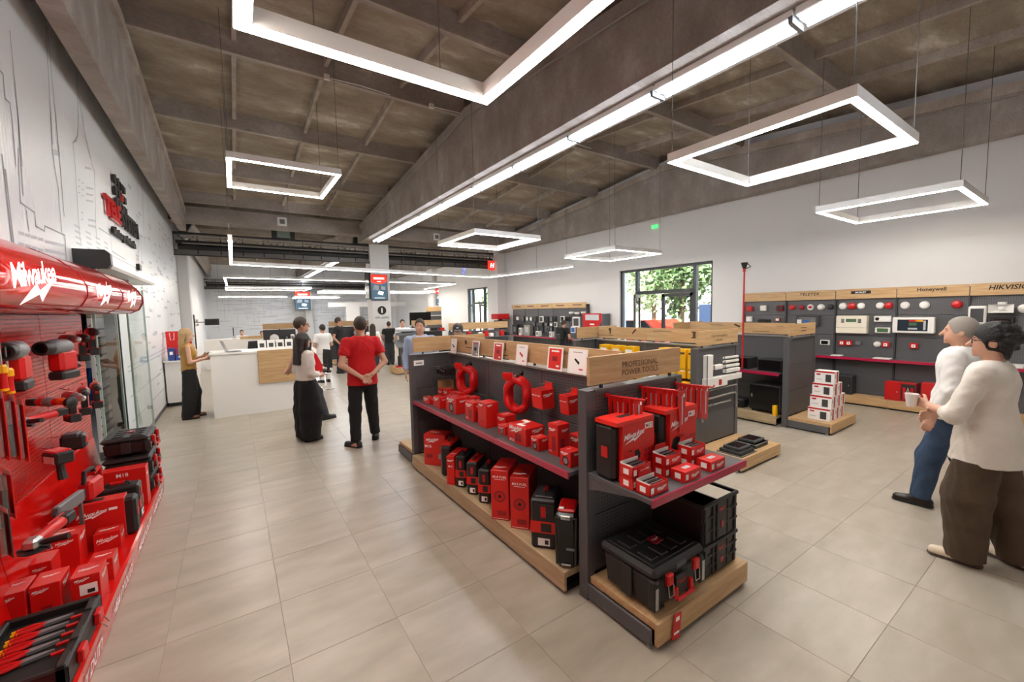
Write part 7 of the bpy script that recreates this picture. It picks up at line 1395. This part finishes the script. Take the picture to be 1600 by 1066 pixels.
# back units with oak headers
def wall_unit(x0, x1, y, label, disc=False):
    t = thing('display_unit', label, 'shelving', ((x0+x1)/2, y, 0), 0, 'far display units')
    part('back_panel', 'shelf_metal_dark', t, lambda b: b.box((x0, y-.03, .17), (x1, y+.03, 1.42)), True); part('header_board', 'oak_x', t, lambda b: b.box((x0, y-.05, 1.44), (x1, y-.03, 1.64)), True); part('header_bracket', 'black_plastic', t, lambda b: b.box(((x0+x1)/2-.02, y-.03, 1.4), ((x0+x1)/2+.02, y, 1.5)), True); plinth(t, x0, x1, y-.5, y-.04, 'oak_x', '-y'); part('shelf', 'shelf_metal', t, lambda b: b.box((x0, y-.35, .95), (x1, y-.03, .98)), True)
    return t
a = onY(513, 505, 17.0).x; wall_unit(a, a+2.1, 17.0, 'far display unit with a round silver dish beside the black tee man')
b0 = onY(410, 507, 16.6).x; wall_unit(b0, b0+1.0, 16.6, 'far display unit with a white dome between counter and couple')
for x, y, z, r_, lab in ((b0+.32, 16.42, 1.13, .14, 'white round fan head on the far display unit shelf'), (a+1.05, 16.75, 1.16, .2, 'silver round dish on the far display unit shelf')):
    t = thing('round_device', lab, 'device', (x, y, z)); part('disc', 'white_plastic' if 'white' in lab else 'silver', t, lambda b: b.lathe([(r_*.5, .03), (r_, .02), (r_*.96, -.02), (r_*.5, -.04), (.01, -.045)], (0, 0, 0), 'y', 22), smooth=True); part('foot', 'grey_plastic', t, lambda b: b.box((-.04, -.03, .981-z), (.04, .05, -r_*.8)))
for k, (x, m_) in enumerate(((b0+.7, 'black_plastic'), (b0+.88, 'white_plastic'))):
    t = thing('small_device', ['black rounded device next to the white fan head', 'white slim device at the right of the far unit'][k], 'device', (x, 16.45, .981)); part('body', m_, t, lambda b: b.box((-.06, -.04, 0), (.06, .04, .26), .02)); part('face', 'grey_plastic', t, lambda b: b.box((-.035, -.043, .05), (.035, -.039, .2)))
# back office desks with two seated people
dk = thing('office_desk', 'long white desk with an oak rail before the far wall', 'desk', (.6, 18.6, 0)); part('front', 'white_laminate', dk, lambda b: b.box((-.9, 18.4, 0), (2.0, 18.45, 1.05)), True); part('rail', 'oak_x', dk, lambda b: b.box((.2, 18.38, 1.06), (1.6, 18.46, 1.16)), True); part('top', 'white_laminate', dk, lambda b: b.box((-.9, 18.4, 1.05), (2.0, 19.0, 1.08)), True); part('side', 'white_laminate', dk, lambda b: b.box((1.95, 18.45, 0), (2.0, 19.0, 1.05)), True); part('side', 'white_laminate', dk, lambda b: b.box((-.9, 18.45, 0), (-.85, 19.0, 1.05)), True)
sk = dict(el={-1: (-.25, .06, 1.15), 1: (.25, .06, 1.15)}, wr={-1: (-.15, .28, 1.12), 1: (.15, .28, 1.12)})
person('clerk in white shirt sitting at the far desk on the left', (.28, 19.45), (0, -1), zat(378, 517, 19.45)/.98, .016, top='cotton_white', sleeve=1.6, hem=.9, bottom='trouser_grey', hair='hair_black', **sk)
person('clerk with reddish face sitting at the far desk on the right', (.95, 19.45), (0, -1), zat(405, 519, 19.45)/.98, .016, top='shirt_blue', sleeve=1.6, hem=.9, bottom='trouser_grey', hair='hair_brown', **sk)
mo = thing('monitor', 'slim black monitor on the far white desk', 'monitor', (.02, 18.7, 1.081)); part('screen', 'black_plastic', mo, lambda b: b.box((-.03, -.2, .1), (.0, .2, .42), .006)); part('stand', 'silver', mo, lambda b: b.box((-.06, -.08, 0), (.06, .08, .012))); part('neck', 'silver', mo, lambda b: b.box((-.02, -.02, .012), (.0, .02, .15)))
# wall shelf on the left behind the blond woman
ws = thing('camera_display', 'left wall display board with cameras under an oak header', 'display', (-1.2, 17.2, 0)); part('board', 'white_laminate', ws, lambda b: b.box((-1.27, 16.75, .9), (-1.22, 18.3, 2.0)), True); part('side', 'black_satin', ws, lambda b: b.box((-1.27, 16.7, .9), (-1.0, 16.75, 2.0)), True); part('header_board', 'oak_y', ws, lambda b: b.box((-1.2, 16.75, 1.98), (-1.17, 18.3, 2.17)), True); part('foot', 'white_laminate', ws, lambda b: b.box((-1.27, 16.75, 0), (-1.0, 18.3, .9)), True); part('header_bracket', 'white_laminate', ws, lambda b: b.box((-1.27, 17.4, 1.9), (-1.18, 17.5, 2.05)), True)
for k in range(4):
    t = thing('camera', ['nearest', 'second', 'third', 'farthest'][k]+' white bullet camera on the left wall display board', 'camera', (-1.12, 16.95+k*.35, 1.82-.14*(k % 2)), 0, 'bullet cameras'); part('body', 'white_plastic', t, lambda b: b.cyl((-.08, 0, 0), (.14, 0, -.02), .05, 12), smooth=True); part('lens', 'black_gloss', t, lambda b: b.cyl((.138, 0, -.02), (.15, 0, -.021), .04, 12)); part('bracket', 'white_plastic', t, lambda b: b.box((-.1, -.03, -.03), (-.06, .03, .03)))
bs = thing('loudspeaker', 'black box speaker on the far left wall', 'speaker', (-.62, 19.5, 1.72)); part('cabinet', 'black_plastic', bs, lambda b: b.box((-.25, -.1, -.12), (.2, .1, .12), .01)); part('arm', 'steel_mid', bs, lambda b: b.cyl((-.66, 0, 0), (-.2, 0, 0), .02, 8)); part('grille', 'black_matte', bs, lambda b: b.box((-.2, -.104, -.09), (.15, -.098, .09)))
# screens
def screen(label, c, w, h, rz=0.0, hang=None):
    t = thing('hanging_screen', label, 'screen', c, rz, 'portrait advertising screens'); part('housing', 'black_plastic', t, lambda b: b.box((-w/2, 0, -h/2), (w/2, .06, h/2), .006)); sc = part('panel', 'screen_blue', t, lambda b: b.box((-w*.47, -.004, -h*.48), (w*.47, .001, h*.48)))
    ba = part('red_banner', 'screen_red', sc, lambda b: b.prism([(-w*.47, h*.48), (w*.47, h*.48), (w*.47, h*.22), (w*.15, h*.13), (-w*.2, h*.13), (-w*.47, h*.2)], 'y', -.006, -.004)); patch(ba, (0, -.0062, h*.34), *NY, w*.62, h*.07, 'screen_white', world=False); patch(ba, (0, -.0062, h*.22), *NY, w*.22, h*.02, 'screen_white', world=False)
    part('picture', 'screen_white', sc, lambda b: b.prism([(-w*.1, -h*.26), (w*.2, -h*.3), (w*.25, -h*.18), (-w*.02, -h*.14)], 'y', -.006, -.004)); part('picture', 'pale_print', sc, lambda b: b.prism([(-w*.38, -h*.1), (-w*.05, -h*.12), (-w*.02, h*.06), (-w*.3, h*.08)], 'y', -.006, -.004)); part('picture', 'pale_print', sc, lambda b: b.prism([(w*.1, -h*.08), (w*.36, -h*.1), (w*.36, h*.02), (w*.12, h*.06)], 'y', -.006, -.004)); part('caption', 'screen_white', sc, lambda b: b.box((-w*.3, -.006, -h*.42), (w*.3, -.004, -h*.4)))
    if hang: part('mount', 'black_plastic', t, lambda b: b.box((-.03, .05, h*.4), (.03, .12, h/2+hang)))
    return t
screen('portrait screen with a red banner on the central column', (4.55, 15.38, 2.87), .62, .95)
sd_ = thing('side_screen', 'thin black screen edge on the left flank of the central column', 'screen', (4.24, 15.75, 2.95)); part('housing', 'black_plastic', sd_, lambda b: b.box((-.03, -.28, -.5), (.035, .28, .5), .006)); part('panel', 'black_gloss', sd_, lambda b: b.box((-.034, -.26, -.48), (-.03, .26, .48)))
s2x = onY(473, 470, 30.9); screen('small far screen with a red banner before the back wall', (s2x.x, 30.9, s2x.z), .95, 1.25, 0, .6)
s3 = onY(687, 464, 22.35); t = screen('tilted screen hanging on the right wall, seen from the side', (s3.x, 22.35, s3.z), .5, .98, math.radians(-50), .1); part('arm', 'black_plastic', t, lambda b: b.tube([(0, .05, 0), (.2, .45, 0)], .03, 8))
# small round marks of the truss banners
H_ = thing('truss_sign', 'small red lit sign with a white letter on the black truss', 'sign', onY(769, 415, 15.44)); part('box', 'screen_red', H_, lambda b: b.box((-.2, 0, -.2), (.2, .05, .2), .01)); word(H_, 'H', (0, 0, 0), *NY, height=.2, material='screen_white', world=False, bold=.05, shear=.2, off=.004)
Z_ = thing('truss_sign', 'small glowing blue sign under the black truss', 'sign', onY(725, 424, 15.4)); part('hanger', 'steel_dark', Z_, lambda b: b.tube([(0, 0, .1), (0, .1, .35)], .008, 6)); part('tube', 'screen_glow', Z_, lambda b: b.tube([(-.06, 0, .1), (.06, 0, .12), (-.05, 0, -.08), (.05, 0, -.1)], .02, 6))
for k, (px, py) in enumerate(((441, 346), (683, 370))):
    p = onY(px, py, 14.7); o = thing('notice_plate', ['white square plate on the concrete beam above the left pendant', 'white square plate on the concrete beam right of the tubes'][k], 'plate', (p.x, 14.735, p.z), 0, 'white plates on the edge beam'); part('plate', 'white_plastic', o, lambda b: b.box((-.13, -.01, -.13), (.13, .012, .13), .004)); part('print', 'grey_plastic', o, lambda b: b.box((-.07, -.012, -.07), (.07, -.0095, .07)))
p = onY(443, 368, 16.3); o = thing('air_unit', 'dark blue air unit with a pale window behind the truss', 'unit', (p.x, 16.3, p.z)); part('housing', 'dark_grey_plastic', o, lambda b: b.box((-.35, 0, -.22), (.35, .3, .22), .01)); part('window', 'sage_laminate', o, lambda b: b.box((-.2, -.01, -.08), (.2, .0, .15))); part('hanger', 'steel_mid', o, lambda b: b.cyl((0, .15, .2), (0, .15, 1.0), .012, 8))
# partition and TV at the far right
pw = part('wall_partition', 'wall_paint', None, lambda b: (b.box((4.9, 27.0, 2.35), (9.7, 27.2, 2.62)), b.box((5.9, 27.0, 0), (6.7, 27.2, 2.35)))); tag(pw, 'low white partition frame in the far hall', kind='structure')
p = onY(658, 498, 18.5); o = thing('television', 'wide black television in the far hall', 'television', (p.x, 18.5, p.z)); part('screen', 'black_gloss', o, lambda b: b.box((-.55, 0, -.3), (.5, .06, .3), .01)); part('stand', 'steel_dark', o, lambda b: b.box((-.05, .02, -p.z), (.05, .08, -.28))); part('foot', 'steel_dark', o, lambda b: b.box((-.3, -.2, -p.z), (.3, .25, -p.z+.03)))
p = onY(678, 490, 21.5); o = thing('goods_rack', 'narrow rack of small goods under an oak header in the far hall', 'rack', (p.x, 21.5, 0)); part('board', 'shelf_metal', o, lambda b: b.box((-.45, 0, 0), (.45, .05, 1.95))); part('header_board', 'oak_x', o, lambda b: b.box((-.45, -.03, 1.95), (.45, 0, 2.2)))
for k in range(5): part('shelf', 'white_laminate', o, lambda b: b.box((-.45, -.2, .5+k*.3), (.45, 0, .53+k*.3)))
# devices on the far wall unit
XD2 = 9.975
def q9(x, y): return (790+x*.10625, 460+y*.10625)
items = [((185, 355), .16, .14, 'white_plastic', 'white_card'), ((265, 365), .16, .22, 'dark_grey_plastic', 'grey_plastic'), ((330, 360), .14, .18, 'grey_plastic', 'white_plastic'), ((385, 362), .16, .18, 'grey_plastic', 'white_plastic'), ((452, 370), .16, .24, 'black_plastic', 'dark_grey_plastic'), ((537, 367), .24, .24, 'white_plastic', 'dark_grey_plastic'), ((612, 370), .24, .24, 'black_plastic', 'black_gloss'), ((685, 365), .14, .2, 'black_plastic', 'grey_plastic'), ((740, 362), .1, .22, 'black_plastic', 'black_gloss'), ((847, 365), .2, .22, 'white_plastic', 'black_gloss'), ((917, 362), .24, .16, 'black_plastic', 'black_gloss'), ((435, 440), .12, .16, 'black_plastic', 'grey_plastic'), ((543, 440), .16, .14, 'black_plastic', 'dark_grey_plastic'), ((612, 442), .16, .14, 'black_plastic', 'grey_plastic'), ((682, 445), .16, .12, 'grey_plastic', 'white_plastic'), ((747, 445), .14, .18, 'white_plastic', 'dark_grey_plastic'), ((430, 500), .1, .2, 'grey_plastic', 'black_plastic'), ((490, 515), .1, .24, 'black_plastic', 'grey_plastic'), ((545, 520), .2, .24, 'black_plastic', 'dark_grey_plastic'), ((632, 515), .12, .2, 'grey_plastic', 'black_plastic'), ((685, 520), .12, .22, 'black_plastic', 'grey_plastic'), ((1050, 408), .36, .36, 'white_plastic', 'dark_grey_plastic'), ((1005, 522), .22, .22, 'white_plastic', 'blue_plastic'), ((1100, 505), .26, .1, 'black_plastic', 'cardboard')]
cw = ['first', 'second', 'third', 'fourth', 'fifth', 'sixth', 'seventh', 'eighth', 'ninth', 'tenth', 'eleventh']
for k, (q, w, h, m_, m2) in enumerate(items):
    p = onX(*q9(*q), XD2); rown = 'upper row' if k < 11 else ('middle row' if k < 16 else ('lower row' if k < 21 else 'right group')); i = k if k < 11 else (k-11 if k < 16 else (k-16 if k < 21 else k-21))
    t = thing('access_device', '%s access control device from the left in the %s of the far wall unit' % (cw[i], rown), 'device', p, 0, 'access control devices on the far wall unit'); part('housing', m_, t, lambda b: b.box((-.05, -w/2, -h/2), (0, w/2, h/2), .006)); part('face', m2, t, lambda b: b.box((-.054, -w*.36, -h*.36), (-.049, w*.36, h*.36)))
for k, q in enumerate(((998, 278), (1080, 283), (1175, 275))): p = onX(*q9(*q), XD2); t = thing('dome_camera', ['left', 'middle', 'right'][k]+' white dome camera at the right end of the far wall unit', 'camera', p, 0, 'dome cameras'); part('base', 'white_plastic', t, lambda b: b.lathe([(.09, .03), (.1, .0), (.08, -.04)], (-.09, 0, .02), 'z', 16), smooth=True); part('dome', 'grey_plastic', t, lambda b: b.ball((-.09, 0, -.03), (.055, .055, .05))); part('bracket', 'white_plastic', t, lambda b: b.box((-.05, -.03, -.03), (0, .03, .05)))
rd = thing('promo_cabinet', 'large red advertising cabinet with a silver window beside the glazed door', 'cabinet', (9.78, 9.5, 0)); part('body', 'shelf_metal', rd, lambda b: b.box((9.6, 9.15, 0), (10.0, 9.95, 1.75)), True); fp = part('front_print', 'red_enamel', rd, lambda b: b.box((9.59, 9.13, 1.2), (9.602, 9.97, 1.77)), True); patch(fp, (9.589, 9.55, 1.64), *RX, .6, .18, 'pale_print'); patch(fp, (9.589, 9.55, 1.42), *RX, .2, .05, 'white_print'); part('corner_print', 'denim', fp, lambda b: b.prism([(9.13, 1.2), (9.4, 1.2), (9.13, 1.5)], 'x', 9.586, 9.59), True)
gb = thing('game_cabinet', 'small red canopy with black machines left of the far wall unit', 'machine', (9.5, 14.95, 0)); part('body', 'black_plastic', gb, lambda b: b.box((9.35, 14.75, 0), (9.75, 15.2, 1.5), .01), True); part('canopy', 'red_enamel', gb, lambda b: b.box((9.25, 14.7, 1.55), (9.85, 15.25, 1.78), .02), True); part('neck', 'black_plastic', gb, lambda b: b.box((9.5, 14.9, 1.5), (9.6, 15.0, 1.56)), True)
for k, (q, m_, h, w) in enumerate((((335, 520), 'duct', .42, .4), ((232, 550), 'white_card', .3, .16), ((487, 590), 'white_card', .2, .18), ((680, 605), 'white_card', .2, .12), ((155, 520), 'black_plastic', .42, .34))):
    p = onX(*q9(*q), 9.75); t = thing('counter_display', ['tall silver cabinet on the far wall unit shelf', 'white column display left of the silver cabinet', 'white card display in the middle of the far shelf', 'narrow white card display on the far shelf', 'black machine at the left end of the far shelf'][k], 'display', (9.75, p.y, .901)); part('body', m_, t, lambda b: b.box((-.08, -w/2, 0), (.08, w/2, h), .006)); part('face', 'grey_plastic' if m_ != 'duct' else 'pale_print', t, lambda b: b.box((-.083, -w*.25, h*.3), (-.079, w*.25, h*.8)))
